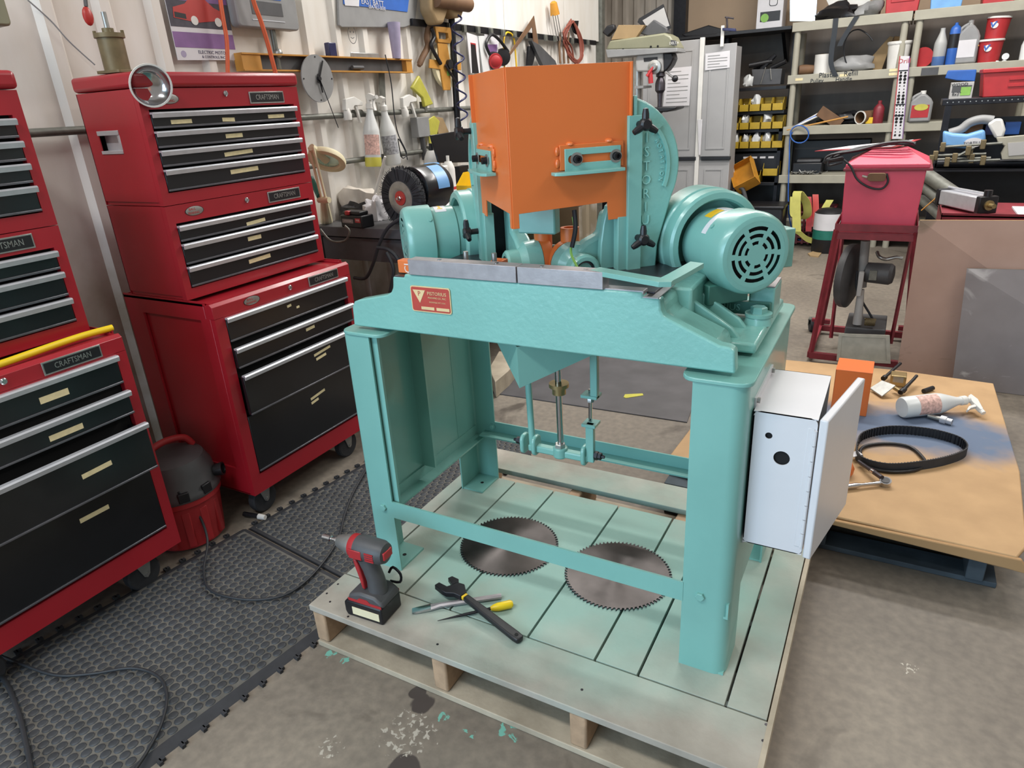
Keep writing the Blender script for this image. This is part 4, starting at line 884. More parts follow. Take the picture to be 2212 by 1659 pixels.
# spray bottles
def spray(name, label, base, top, r, body, liq, lh, labm, group='spray bottles', headrot=0, head=True, cat='spray bottle', aim=None):
    base = Vector(base); top = Vector(top); d = top-base; H_ = d.length; q = d.to_track_quat('Z', 'Y').to_matrix().to_4x4()
    M = Matrix.Translation(base) @ q @ Matrix.Rotation(headrot, 4, 'Z'); t = thing(name, label, cat, base, 0, group)
    bd = MB().lathe([(r*.9, 0), (r, r*.15), (r, H_*.52), (r*.92, H_*.58), (r*.42, H_*.80), (r*.38, H_*.86), (r*.38, H_*.90), (0, H_*.9)], (0, 0, 0), (0, 0, 1), 24, M).build('bottle', body, t, ang=45)
    if liq: MB().lathe([(r*.93, -.0005), (r*1.012, r*.15), (r*1.012, H_*lh)], (0, 0, 0), (0, 0, 1), 24, M, caps=False).build('liquid', liq, bd, ang=45)
    if aim:
        ang = max(range(0, 360, 10), key=lambda k: (Matrix.Translation(base) @ q @ Matrix.Rotation(math.radians(k), 4, 'Z')).to_3x3().col[0].dot(Vector(aim))); M = Matrix.Translation(base) @ q @ Matrix.Rotation(math.radians(ang), 4, 'Z')
    if labm: arcp = MB(); M2 = max((Matrix.Translation(base) @ q @ Matrix.Rotation(math.radians(k), 4, 'Z') for k in range(0, 360, 10)), key=lambda m: m.to_3x3().col[0].dot(CAM-base)); arcpatch(arcp, (0, 0), r*1.003, r*1.012, -62, 62, 0, 1, M2 @ Matrix(((1, 0, 0, 0), (0, 0, 1, 0), (0, H_*.30, 0, H_*.18), (0, 0, 0, 1)))); arcp.build('printed_label', labm, bd)
    if head:
        hd = MB().lathe([(r*.45, H_*.86), (r*.45, H_*.94), (r*.3, H_*.95), (r*.28, H_*1.0)], (0, 0, 0), (0, 0, 1), 14, M)
        hd.prism([(-r*.35, H_), (-r*.55, H_*1.06), (r*.2, H_*1.09), (r*1.5, H_*1.04), (r*1.55, H_*.995), (r*.4, H_*.985)], 'y', -r*.22, r*.22, M).build('spray_head', 'whitep', t, bev=.002)
        MB().prism([(r*.75, H_*.99), (r*1.05, H_*.99), (r*1.15, H_*.90), (r*1.4, H_*.83), (r*1.25, H_*.83), (r*.9, H_*.89)], 'y', -r*.16, r*.16, M).build('trigger', 'whitep', t, bev=.001)
        MB().cyl(M @ Vector((r*1.5, 0, H_*1.02)), M @ Vector((r*1.85, 0, H_*1.02)), r*.22, n=10).build('nozzle', 'whitep', t)
    return t
mat('printred', '#c9a49a', .5, 0, .35, 90); mat('printgrey', '#9a9ba0', .5, 0, .5, 90)
spray('spray_bottle', 'spray bottle with yellow liquid hanging on the conduit', wq(807, 360, .06), wq(797, 215, .06), .042, 'clearp', 'liquid', .14, 'printred', headrot=math.radians(160))
spray('spray_bottle', 'cloudy spray bottle with grey printed label hanging on conduit', wq(850, 355, .06), wq(826, 220, .06), .043, 'clearp', None, 0, 'printgrey', headrot=math.radians(160))
def trig(label, px, py, rot):
    t = thing('spray_trigger', label, 'spray head', wq(px, py, .03), 0, 'loose spray heads on the conduit'); M = Matrix.Translation(wq(px, py, .04)) @ Matrix.Rotation(rot, 4, 'X')
    MB().prism([(-.03, .0), (-.02, .05), (.045, .06), (.105, .035), (.10, .018), (.04, .02), (.02, .0)], 'x', -.012, .012, M).build('head', 'whitep', t, bev=.002)
    MB().lathe([(.02, -.045), (.022, -.02), (.012, .01)], (0, -.01, 0), (0, 0, 1), 14, M).build('cap', 'whitep', t); MB().prism([(.05, .02), (.065, .02), (.085, -.06), (.075, -.062)], 'x', -.006, .006, M).build('lever', 'whitep', t)
trig('white spray head hooked over conduit left of the bottles', 752, 238, 0)
trig('white spray head hooked over conduit right of the bottles', 875, 232, .1)
# magnifier lamp (clamped to the bench)
ml = thing('magnifier_lamp', 'cream magnifier lamp on a jointed arm beside the chest', 'lamp', P('z', .89, 705, 480))
c = P('x', -1.0, 706, 345); nn = Vector((.15, -.55, -.75)).normalized()
MB().lathe([(.052, -.016), (.075, -.016), (.082, -.006), (.082, .010), (.06, .012), (.052, .004), (.052, -.016)], c, nn, 32).build('lamp_ring', 'cream', ml, ang=40); MB().lathe([(.052, -.004), (.052, .002)], c, nn, 28).build('lens', 'glass', ml)
e = P('x', -1.0, 672, 318); f_ = P('x', -.98, 700, 432); MB().cyl(c, e, .02, .016, n=10).build('lamp_neck', 'cream', ml)
for k in (-.012, .012): MB().cyl(e+Vector((k, 0, 0)), f_+Vector((k, 0, 0)), .006, n=8).build('arm_bar', 'cream', ml)
MB().cyl(f_-Vector((.03, 0, 0)), f_+Vector((.03, 0, 0)), .013, n=12).build('arm_joint', 'cream', ml); g_ = P('z', .89, 706, 478); MB().cyl(f_, g_, .016, .03, n=10).build('arm_foot', 'cream', ml)
MB().cyl(P('x', -1.1, 672, 385), P('x', -1.0, 690, 425), .013, n=8).build('arm_tube', 'teal', ml)
# tape reel
tr = thing('tape_reel', 'orange cross shaped measuring tape reel hanging on the wall', 'tape reel', wq(962, 195, .03))
c = wq(962, 140, .03); MB().lathe([(.125, -.012), (.125, .012)], c, (1, 0, 0), 36).build('tape_disc', 'cream', tr, ang=30)
MB().prism(wyz(((944, 92), (965, 95), (971, 132), (995, 135), (995, 152), (972, 150), (972, 195), (957, 195), (950, 150), (926, 147), (927, 128), (948, 130)), .045), 'x', WX+.042, WX+.05).build('cross_frame', 'levely', tr, bev=.002)
MB().plate(wyz(((937, 57), (970, 60), (975, 80), (970, 94), (944, 92), (940, 80)), .045), [wyz(((944, 69), (965, 72), (966, 82), (962, 86), (946, 84)), .045)], 'x', WX+.035, WX+.055).build('handle', 'levely', tr, bev=.002)
MB().cyl(c+Vector((.02, 0, 0)), c+Vector((.04, 0, 0)), .026, n=16).build('hub', 'blackp', tr); MB().cyl(wq(962, 140, .06), wq(988, 182, .06), .007, n=8).build('crank', 'dsteel', tr)
MB().box(WX+.05, WX+.0512, c.y-.02, c.y+.02, c.z-.06, c.z-.035).build('green_sticker', 'lime', tr)
# pole, coil hose
one(MB().cyl(wq(973, 0, .05), wq(992, 330, .05), .019, n=12), 'wall_pole', 'blkmetal', 'black upright pole beside the coiled blue hose', 'pole')
pts = []; a = wq(982, -10, .12); b = wq(1000, 262, .10)
for i in range(111):
    t_ = i/110; p = a.lerp(b, t_); an = t_*2*math.pi*6.5; pts.append(p+Vector((.025*math.sin(an), .042*math.cos(an), 0)))
one(MB().tube(pts, .0055, 6), 'coil_hose', 'navy', 'dark blue coiled air hose hanging beside the pole', 'hose', ang=60)
# brown roll at the top
rl_ = thing('cardboard_roll', 'brown cardboard roll hung high on the wall', 'roll', wq(950, 30, .08)); MB().lathe([(.04, 0), (.04, .34), (.032, .34), (.032, .30)], wq(940, -2, .12), (0, 1, 0), 18).build('tube', 'brown', rl_)
for x0, x1, y1 in ((905, 950, 54), (948, 985, 40)):
    MB().prism(wyz(((x0, -60), (x1, -60), (x1+6, 8), ((x0+x1)/2+14, y1), ((x0+x1)/2-2, y1+2), (x0+6, 25)), .05), 'x', WX+.03, WX+.11).build('paper_fold', 'tan', rl_, bev=.02, seg=3)
# hanging shears
sh = thing('tin_snips', 'brown handled snips hanging left of the tape reel', 'snips', wq(905, 140, .02)); MB().tube(spline([wq(927, 55, .03), wq(922, 80, .03), (wq(924, 100, .03)), wq(912, 125, .03), wq(905, 142, .03)]), [.008]+[.017]*22+[.012]*2, 8).build('handle', 'brown', sh, ang=60)
MB().tube(spline([wq(932, 60, .06), wq(938, 80, .06), wq(932, 100, .06), wq(952, 138, .06)]), .011, 8).build('handle', 'blackp', sh, ang=60)
# rail with hooks
t = thing('tool_rail', 'black slotted tool rail fixed along the left wall', 'rail', (WX+.03, 3.5, 1.81)); MB().box(WX+.006, WX+.03, 2.17, 4.80, 1.795, 1.83).build('rail', 'blkmetal', t, bev=.002)
for i in range(14): y = 2.5+i*.16; MB().box(WX+.03, WX+.05, y, y+.03, 1.785, 1.825).build('hook', 'conduit', t, bev=.002)
one(wpl(MB(), ((884, 190), (900, 163), (931, 225), (912, 232), (908, 212)), .02, .02), 'dustpan', 'vial', 'olive yellow pouch hanging by the junction box', 'pouch', bev=.006)
one(wpl(MB(), ((923, 258), (936, 250), (948, 262), (938, 312), (925, 310)), .02, .008), 'scraper', 'vial', 'yellow green plastic scraper hanging below the conduit', 'scraper', bev=.003)
one(wpl(MB(), ((940, 252), (955, 255), (968, 285), (958, 300), (945, 290)), .016, .006), 'orange_tag', 'tan', 'tan and orange tag hanging beside the scraper', 'tag', bev=.002)
jb = thing('junction_box', 'grey electrical junction box on the wall', 'junction box', wq(910, 300, .03)); a = wq(904, 297, .04); b = wq(923, 252, .04); MB().box(WX, WX+.05, a.y-.01, b.y, a.z, b.z).build('box', 'grey', jb, bev=.003); MB().cyl(wq(912, 297, .03), wq(918, 345, .03), .016, n=10).build('drop_pipe', 'dkgrey', jb)
one(MB().tube(spline([wq(832, 118, .05), wq(845, 180, .05), wq(852, 250, .05), wq(860, 290, .05), wq(878, 330, .05), wq(868, 340, .05), wq(860, 300, .05), wq(875, 325, .05), wq(880, 345, .05)]), .003, 6), 'dangling_wire', 'cord', 'thin black cord dangling right of the spray bottles', 'cord')
# packages and safety gear on the rail
def flat(name, label, cat, pix, m, off=.03, th=.006, grp=None): return one(wpl(MB(), pix, off, th), name, m, label, cat, grp, bev=.0015)
pk = thing('tool_package', 'white and black carded tool package at left end of rail', 'package', wq(1022, 155, .03)); wpl(MB(), ((1006, 70), (1030, 78), (1036, 158), (1016, 158)), .03, .006).build('card', 'paper', pk); wpl(MB(), ((1017, 95), (1026, 97), (1034, 158), (1020, 158)), .037, .002).build('print', 'blackp', pk); wpl(MB(), ((1016, 92), (1027, 94), (1029, 124), (1019, 120)), .036, .002).build('red_print', 'redp', pk)
flat('blister_package', 'grey clear plastic blister package beside white card', 'package', ((1030, 78), (1043, 78), (1062, 150), (1040, 158)), 'clearp', .03, .012)
pk = thing('tool_package', 'purple printed carded package behind the earmuffs', 'package', wq(1062, 120, .02)); wpl(MB(), ((1045, 74), (1078, 74), (1074, 122), (1050, 122)), .02, .004).build('card', 'paper', pk); wpl(MB(), ((1053, 96), (1074, 96), (1073, 112), (1053, 114)), .024, .001).build('print', 'purple', pk)
em = thing('ear_muffs', 'red and black ear muffs hanging on the rail', 'ear muffs', wq(1072, 148, .06)); c = wq(1070, 132, .07)
MB().lathe([(.02, 0), (.05, .004), (.055, .02), (.055, .035)], c, (-.6, .5, .1), 20).build('cup', 'blackp', em, ang=40); MB().lathe([(.045, -.012), (.047, -.002), (.03, -.016), (0, -.018)], c, (-.6, .5, .1), 20).build('red_shell', 'redp', em, ang=40); MB().lathe([(.02, 0), (.05, .004), (.055, .02), (.05, .05)], wq(1088, 124, .05), (-.6, .5, .1), 20).build('cup', 'blackp', em, ang=40)
MB().tube(spline([wq(1058, 118, .06), wq(1050, 95, .06), wq(1062, 75, .06), wq(1080, 88, .06), wq(1098, 112, .06)]), .010, 8).build('headband', 'blackp', em, ang=60)
hang('yellow cable loop hanging behind the steel square', ((1090, 150), (1088, 100), (1090, 78), (1098, 70), (1110, 85), (1116, 150)), .006, 'yellow', .03, 'cable_loop', 'cable')
one(MB().plate(wyz(((1098, 118), (1153, 34), (1166, 118), (1155, 118), (1149, 58), (1100, 122)), .05), [], 'x', WX+.048, WX+.053), 'steel_square', 'brown', 'brown rusty steel square forming a peak on the rail', 'square')
flat('scoop', 'grey metal scoop hanging under the steel square', 'scoop', ((1140, 88), (1158, 98), (1192, 132), (1196, 142), (1165, 142), (1152, 115)), 'dkgrey', .05, .03)
flat('hand_clamp', 'dark hand clamp hanging left of the scoop', 'clamp', ((1138, 100), (1148, 100), (1150, 125), (1145, 142), (1135, 142)), 'blkmetal', .04, .02)
tl = thing('trouble_light', 'yellow capped trouble light leaning on the rail', 'work light', wq(1205, 88, .05)); MB().lathe([(.035, 0), (.03, .04), (.025, .08), (.012, .09)], wq(1199, 32, .06), wq(1196, 10, .06)-wq(1199, 32, .06), 14).build('cap', 'binorg', tl, ang=40)
for k in (-5, 0, 5): MB().cyl(wq(1199+k, 32, .06), wq(1209+k, 88, .06), .004, n=6).build('cage_rod', 'zinc', tl)
cc = thing('cord_coil', 'reddish brown cord coil hung at the right end of rail', 'cord coil', wq(1240, 138, .05))
for k in range(7):
    random.seed(k); j = lambda v: random.uniform(-v, v)
    MB().tube(spline([wq(1236+j(4), 44+j(3), .06), wq(1220+j(4), 75+j(6), .06+j(.02)), wq(1228+j(8), 110+j(8), .06), wq(1243+j(6), 134+j(4), .06), wq(1258+j(4), 112+j(10), .06), wq(1250+j(5), 70+j(6), .05), wq(1237, 45, .05)], 4), .0065, 6).build('loop', 'cordbr', cc, ang=60)
ch_ = thing('chain_clamp', 'dark rusty pliers and chain hanging left of cord coil', 'pliers', wq(1215, 135, .05))
for x in (1207, 1216, 1225): MB().tube([wq(x+4, 70, .05), wq(x+1, 100, .05), wq(x+3, 137, .05)], .009, 6).build('strand', 'brown', ch_)
flat('black_bracket', 'black bracket inside the cord coil', 'bracket', ((1228, 45), (1248, 45), (1244, 75), (1238, 70)), 'blkmetal', .03, .01)
# ================================================================ bench along the wall
BZ = .885; BY = 1.19
be = thing('workbench', 'dark workbench along the wall behind the machine', 'workbench', (-.98, 2.4, 0))
MB().box(WX+.03, -.62, BY, 3.6, BZ-.045, BZ).build('bench_top', 'dkgrey', be, bev=.003)
for x in (-1.24, -.68):
    for y in (BY+.04, 3.5): MB().box(x, x+.05, y, y+.05, 0, BZ-.045).build('leg', 'blkmetal', be)
MB().box(-1.22, -.66, BY+.03, BY+.05, BZ-.16, BZ-.055).build('end_apron', 'dkgrey', be); MB().box(-.64, -.625, BY+.05, 3.55, BZ-.16, BZ-.055).build('front_apron', 'dkgrey', be)
MB().box(-1.22, -.64, BY+.1, 3.5, .30, .33).build('lower_shelf', 'dkgrey', be)
def bz(px, py, dz=0): return P('z', BZ+dz, px, py)
# battery pack
a = bz(738, 490); b = bz(783, 494); c = bz(806, 484)
bp = thing('battery_pack', 'black and red cordless battery pack on the bench corner', 'battery', (a.x, a.y, BZ)); u = (b-a); Lb = u.length; u.normalize(); w = Vector((-u.y, u.x, 0)); BM = frame((a.x, a.y, BZ), u, w)
MB().box(0, Lb, 0, .075, 0, .055, BM).build('case', 'blackp', bp, bev=.005); MB().box(.01, Lb-.02, .01, .065, .055, .072, BM).build('shoe', 'blackp', bp, bev=.005); MB().box(.035, .06, -.001, .02, .055, .074, BM).build('red_button', 'redp', bp, bev=.004)
MB().box(.012, Lb*.6, -.0008, 0, .02, .038, BM).build('grey_label', 'grey', bp); MB().box(Lb*.7, Lb*.94, -.0008, 0, .025, .044, BM).build('red_label', 'redp', bp)
text('label_print', 'M18', .013, BM @ frame((Lb*.82, -.001, .035), (1, 0, 0), (0, 0, 1)), 'whitep', bp, .0002)
text('label_print', 'LITHIUM-ION', .008, BM @ frame((Lb*.34, -.001, .029), (1, 0, 0), (0, 0, 1)), 'whitep', bp, .0002)
# bench grinder with wire wheel
gx, gy = -.74, 1.36
c = P('y', 1.36, 862, 424); gr = thing('bench_grinder', 'black bench grinder with wire wheel on the workbench', 'grinder', (c.x+.1, c.y+.05, BZ))
ax = Vector((-.15, -1, .0)).normalized(); c = P('y', 1.30, 866, 428)
MB().lathe([(.03, 0), (.126, 0), (.132, -.016), (.126, -.032), (.03, -.032)], c, ax, 64).build('wire_wheel', 'rubber', gr, ang=30)
bs = MB(); random.seed(3)
for k in range(700):
    a_ = random.uniform(0, 6.283); q_ = ax.to_track_quat('Z', 'Y').to_matrix(); e1 = q_ @ Vector((math.cos(a_), math.sin(a_), 0)); h = random.uniform(-.034, .002); p_ = c+ax*h; bs.cyl(p_+e1*.08, p_+e1*random.uniform(.134, .142)+ax*random.uniform(-.005, .005), .0014, .0009, n=3)
b_ = bs.build('bristles', 'blkmetal', gr, smooth=False); b_['kind'] = 'stuff'
MB().lathe([(.074, 0), (.074, .004), (.045, .007), (.032, .002), (0, .002)], c, ax, 32).build('wheel_plate', 'zinc', gr, ang=30); MB().lathe([(.032, .002), (.032, .006), (0, .006)], c, ax, 24).build('flange', 'redcar', gr); b = MB(); hexbolt(b, c+ax*.006, ax, .011, .009); b.lathe([(.006, 0), (.006, .02)], c+ax*.006, ax, 10); b.build('arbor_nut', 'chrome', gr)
ax2 = -ax; MB().lathe([(.06, .03), (.100, .045), (.103, .06), (.103, .20), (.095, .22), (.06, .225)], c+Vector((.03, 0, .03)), ax2, 36).build('motor_body', 'blackg', gr, ang=30)
arcM = frame(c+Vector((.02, 0, .01)), (1, 0, 0), (0, 0, 1)); 
lm = MB(); q_ = ax2.to_track_quat('Z', 'Y').to_matrix().to_4x4(); 
vs = []; fs = []
for i in range(13):
    a_ = math.radians(-20+70*i/12+20)
    for r_, h in ((.1033, .11), (.1042, .11), (.1042, .185), (.1033, .185)): vs.append((r_*math.cos(a_), h, r_*math.sin(a_)))
for i in range(12):
    for j in range(4): fs.append((4*i+j, 4*i+(j+1) % 4, 4*i+4+(j+1) % 4, 4*i+4+j))
lm.add(vs, fs, Matrix.Translation(c+Vector((.03, 0, .03))) @ Matrix.Rotation(math.atan2(-ax2.x, ax2.y), 4, 'Z')).build('label', 'ltblue', gr)
cb = c+Vector((.03, 0, .03))+ax2*.11; MB().box(cb.x-.05, cb.x+.05, cb.y-.06, cb.y+.06, BZ, cb.z-.06).build('pedestal', 'blackg', gr, bev=.006)
# rags, plastic, cans
def lump(mb, c, sc, seed, amp=.25, n=20):
    random.seed(seed); ph = [(random.uniform(2, 7), random.uniform(0, 6), Vector((random.uniform(-1, 1), random.uniform(-1, 1), random.uniform(-1, 1))).normalized()) for _ in range(9)]
    o = len(mb.v); mb.sph((0, 0, 0), 1, (1, 1, 1), n); c = Vector(c)
    for i in range(o, len(mb.v)):
        v = mb.v[i]; f = 1+amp*sum(math.sin(k*v.dot(d)*1.6+p) for k, p, d in ph)/4.5
        mb.v[i] = c+Vector((v.x*sc[0]*f, v.y*sc[1]*f, max(v.z*f, -.55)*sc[2]))
    return mb
def rag(label, px, py, y, sc, m, seed, name='rag', cat='rag', amp=.5):
    q = P('y', y, px, py); return one(lump(MB(), (q.x, q.y, BZ+sc[2]*.56), sc, seed, amp), name, m, label, cat, ang=50)
rag('crumpled white rag behind the battery pack', 775, 440, 1.52, (.13, .08, .085), 'cloth', 1)
rag('dark crumpled cloth between battery and white rag', 768, 450, 1.39, (.085, .04, .05), 'blackp', 5)
rag('white plastic sheet beside the wire wheel', 815, 455, 1.40, (.05, .05, .075), 'paper', 9, 'plastic_sheet', 'plastic')
q = P('y', 1.52, 800, 412); one(MB().cyl((q.x, q.y, BZ+.06), P('y', 1.52, 832, 338), .006, n=8), 'mixing_stick', 'whitep', 'thin white stick leaning in front of spray bottle', 'stick')
one(MB().lathe([(.022, 0), (.028, .05), (.020, .06), (.012, .1), (0, .1)], bz(862, 428), (-.3, -.1, 1), 14), 'brush', 'cream', 'white bristle brush standing behind the wire wheel', 'brush')
def can(label, px, py, r, h, prof, m, capm, yy=1.75, name='spray_can', lab=None):
    q = P('y', yy, px, py); z0 = BZ; t = thing(name, label, 'can', (q.x, q.y, z0), 0, 'cans on the bench')
    MB().lathe([(r*.95, 0), (r, .004), (r, h*.72), (r*.9, h*.78)]+([(r*.55, h*.88), (0, h*.88)] if prof else [(r*.9, h*.78)]), (0, 0, 0), (0, 0, 1), 20).build('can', m, t, local=True, ang=40)
    if prof: MB().lathe([(r*.25, h*.88), (r*.25, h), (0, h)], (0, 0, 0), (0, 0, 1), 12).build('nozzle', capm, t, local=True)
    else: MB().lathe([(r*.96, h*.77), (r*.96, h*.98), (r*.85, h), (0, h)], (0, 0, 0), (0, 0, 1), 20).build('cap', capm, t, local=True, ang=40)
    if lab: MB().lathe([(r*1.003, h*.3), (r*1.008, h*.3), (r*1.008, h*.36), (r*1.003, h*.36)], (0, 0, 0), (0, 0, 1), 20).build('band', lab, t, local=True)
    return t
Y1 = 1.9
zt = lambda px, py, y: P('y', y, px, py).z-BZ
can('white aerosol can with plain white cap behind the motor', 958, 400, .033, zt(958, 358, Y1), 0, 'whitep', 'whitep', Y1)
can('white aerosol can with silver dome and red stripe', 972, 400, .034, zt(972, 338, Y1), 1, 'whitep', 'whitep', Y1+.06, lab='redcar')
can('white squeeze bottle with black spout on the bench', 936, 370, .046, zt(936, 310, 2.1), 1, 'whitep', 'blackp', 2.1, 'squeeze_bottle')
can('light blue plastic tub beside the squeeze bottle', 935, 385, .045, zt(935, 352, 1.95), 0, 'ltblue', 'ltblue', 1.95, 'plastic_tub')
can('silver topped can peeking over the grinder motor', 890, 390, .032, zt(890, 362, 1.85), 1, 'zinc', 'brass', 1.85)
def pbin(mb, w, d, h, M): return mb.prism([(0, 0), (d, 0), (d, h*.55), (d*.72, h), (0, h)], 'x', 0, .003, M).prism([(0, 0), (d, 0), (d, h*.55), (d*.72, h), (0, h)], 'x', w-.003, w, M).box(0, w, 0, d, 0, .003, M).box(0, w, 0, .003, 0, h, M).box(0, w, d-.003, d, 0, h*.55, M)
q = P('y', 2.1, 985, 400); one(pbin(MB(), .20, .3, .14, Matrix.Translation((q.x, q.y+.3, BZ)) @ Matrix.Rotation(math.pi, 4, 'Z') @ Matrix.Translation((-.2, 0, 0))), 'parts_bin', 'yellow', 'bright yellow parts bin on bench beside the guard', 'bin')
sc_ = thing('flat_screen', 'black flat screen leaning at the back of the bench', 'screen', (-1.1, 2.6, BZ)); MB().prism([tuple(P('x', -1.05, *k)[1:]) for k in ((930, 292), (1010, 280), (1030, 350), (948, 352))], 'x', -1.06, -1.05).build('panel', 'blackg', sc_, bev=.003)
MB().box(-1.08, -1.04, 2.2, 2.3, BZ, BZ+.17).build('stand', 'blackp', sc_)
q = bz(985, 440); one(MB().box(-1.0, -.66, 1.72, 2.2, BZ, BZ+.012), 'paper_stack', 'paper', 'white sheets lying on the bench behind the left motor', 'paper')
# cords in front of the bench
for i, (lb, pix) in enumerate((('black cord drooping from the bench end', ((870, 470), (838, 492), (818, 530), (806, 570), (790, 600), (765, 600))), ('looped black cable hanging under the bench end', ((815, 535), (840, 540), (862, 565), (868, 610))), ('black cable dropping down beside cabinet and bench', ((835, 545), (850, 580), (845, 620), (838, 650))), ('pale cord curving over the bench end', ((692, 495), (715, 520), (745, 520), (755, 500), (745, 488))))):
    one(MB().tube(spline([P('y', BY-.04-.02*i, *k) for k in pix]), .008 if i < 3 else .005, 8), 'power_cord', 'cord' if i < 3 else 'conduit', lb, 'cord', ang=60)
one(MB().sph((-.98, 1.5, .43), .13, (1, 1.2, .75), 16), 'leather_sack', 'redcar', 'orange brown sack under the bench', 'sack')
one(MB().box(-.62, -.50, 1.0, 1.25, 0, .30), 'cardboard_box', 'card', 'open cardboard box on floor at the bench end', 'box', bev=.003)

# doodle drawn on the wall, and a grey-green case at the very corner
dd = thing('wall_doodle', 'small face doodle drawn on the wall above the level', 'drawing', wq(760, 95, .0)); c = wq(760, 75, 0); xx = WX+.002
MB().lathe([(.038, 0), (.041, 0), (.041, .001), (.038, .001), (.038, 0)], (0, 0, 0), (1, 0, 0), 28, Matrix.Translation((xx, c.y, c.z)) @ Matrix.Diagonal((1, .75, 1, 1))).build('outline', 'dkgrey', dd)
for y, z in ((-.012, .012), (.012, .012)): MB().cyl((xx, c.y+y, c.z+z), (xx+.001, c.y+y, c.z+z), .004, n=8).build('eye', 'dkgrey', dd)
MB().tube([(xx, c.y-.012, c.z-.012), (xx, c.y, c.z-.017), (xx, c.y+.012, c.z-.012)], .0015, 5).build('mouth', 'dkgrey', dd)
q = P('x', -1.1, 10, 58); one(MB().prism(rrect(q.y-.12, P('x', -1.1, 23, 40).y, q.z+.003, q.z+.16, .012), 'x', -1.16, -1.1), 'corner_case', 'olive', 'grey green case cut off by the upper left corner', 'case', bev=.006)
# ================================================================ back of the shop
def yq(Y, px, py): return P('y', Y, px, py)
def yxz(Y, pix): return [(p.x, p.z) for p in (yq(Y, *k) for k in pix)]
def ypl(mb, Y, pix, d): return mb.prism(yxz(Y, pix), 'y', Y, Y+d)
# --- drill press
DY = 4.2
dp = thing('drill_press', 'olive topped drill press standing by the grey cabinets', 'drill press', (yq(DY, 1380, 120).x, DY+.15, 0))
ypl(MB(), DY, ((1308, 108), (1317, 88), (1435, 71), (1448, 78), (1462, 104)), .22).build('belt_cover', 'olive', dp, bev=.012)
ypl(MB(), DY-.004, ((1308, 107), (1462, 103), (1463, 112), (1312, 125)), .23).build('belt_tray', 'grey', dp, bev=.004)
ypl(MB(), DY-.006, ((1449, 86), (1461, 88), (1462, 99), (1450, 97)), .004).build('maker_badge', 'dkgrey', dp)
text('badge_lettering', 'DELTA', .024, frame(yq(DY-.008, 1456, 93), (1, 0, 0), (0, 0, 1)), 'whitep', dp, .0006)
for x, y in ((1332, 109), (1346, 107), (1406, 101), (1421, 100)): q = yq(DY, x, y); MB().cyl(q, q-Vector((0, .003, 0)), .008, n=10).build('cover_screw', 'hole', dp)
ypl(MB(), DY+.03, ((1376, 118), (1432, 113), (1433, 155), (1374, 155), (1372, 130)), .14).build('head', 'ltgrey', dp, bev=.012)
ypl(MB(), DY+.025, ((1390, 125), (1420, 123), (1420, 130), (1391, 133)), .004).build('head_plate', 'blackp', dp)
ypl(MB(), DY+.04, ((1432, 113), (1452, 114), (1455, 126), (1449, 140), (1440, 152), (1432, 156)), .12).build('front_shield', 'blackp', dp, bev=.01)
q = yq(DY, 1413, 145); MB().lathe([(.05, 0), (.05, .03), (.03, .035), (.02, .06)], q+Vector((0, .03, 0)), (0, -1, 0), 20).build('feed_hub', 'zinc', dp, ang=40)
MB().cyl(q+Vector((0, -.02, 0)), yq(DY, 1401, 165)+Vector((0, -.04, 0)), .012, n=8).build('feed_handle', 'redp', dp); MB().cyl(yq(DY-.02, 1404, 152), yq(DY-.02, 1406, 180), .018, n=10).build('handle_grip', 'redp', dp)
MB().cyl(yq(DY, 1438, 155), yq(DY, 1455, 168), .008, n=8).build('feed_handle', 'chrome', dp); MB().sph(yq(DY, 1458, 170), .024).build('handle_ball', 'blackp', dp)
a = yq(DY+.08, 1427, 155); MB().lathe([(.03, 0), (.035, .03), (.022, .04), (.032, .06), (.038, .08), (.038, .13), (.022, .15), (.018, .20), (.014, .36)], a, (0, 0, -1), 18).build('chuck', 'dsteel', dp, ang=30)
MB().cyl((yq(DY+.1, 1377, 200).x, DY+.1, 0), (yq(DY+.1, 1377, 200).x, DY+.1, 1.6), .035, n=18).build('column', 'zinc', dp); MB().box(yq(DY, 1377, 0).x-.2, yq(DY, 1377, 0).x+.2, DY-.1, DY+.3, 0, .05).build('base', 'olive', dp, bev=.01)
ypl(MB(), DY-.02, ((1410, 232), (1462, 230), (1460, 236), (1440, 242), (1415, 243)), .22).build('table', 'blackp', dp, bev=.008); MB().box(yq(DY, 1377, 0).x, yq(DY, 1420, 235).x, DY+.06, DY+.14, 1.24, 1.28).build('table_arm', 'dkgrey', dp)
ypl(MB(), DY-.01, ((1370, 186), (1390, 185), (1390, 190), (1371, 192)), .2).build('depth_stop', 'grey', dp)
def ythin(name, label, cat, Y, pix, d, m, bev=.002): return one(ypl(MB(), Y, pix, d), name, m, label, cat, bev=bev)
ythin('folder', 'tan folder of papers lying on the drill press', 'folder', DY+.02, ((1320, 86), (1336, 54), (1392, 54), (1373, 82)), .05, 'tan')
pb = thing('boxed_part', 'black framed grey printed pack leaning on drill press', 'package', yq(DY+.1, 1415, 60)); ypl(MB(), DY+.1, ((1377, 48), (1380, 40), (1432, 9), (1449, 60), (1440, 66), (1390, 60)), .02).build('frame', 'blackp', pb); ypl(MB(), DY+.096, ((1388, 44), (1434, 16), (1446, 56), (1432, 60), (1395, 55)), .004).build('card', 'ltgrey', pb)
ythin('dark_case', 'dark grey case lying on the drill press cover', 'case', DY+.06, ((1380, 72), (1412, 42), (1440, 60), (1442, 72), (1400, 78)), .08, 'dkgrey', .008)
ythin('black_glove', 'black and cream glove at the back of drill press', 'glove', DY+.04, ((1300, 70), (1310, 55), (1326, 52), (1328, 64), (1312, 80)), .05, 'blackp', .01)
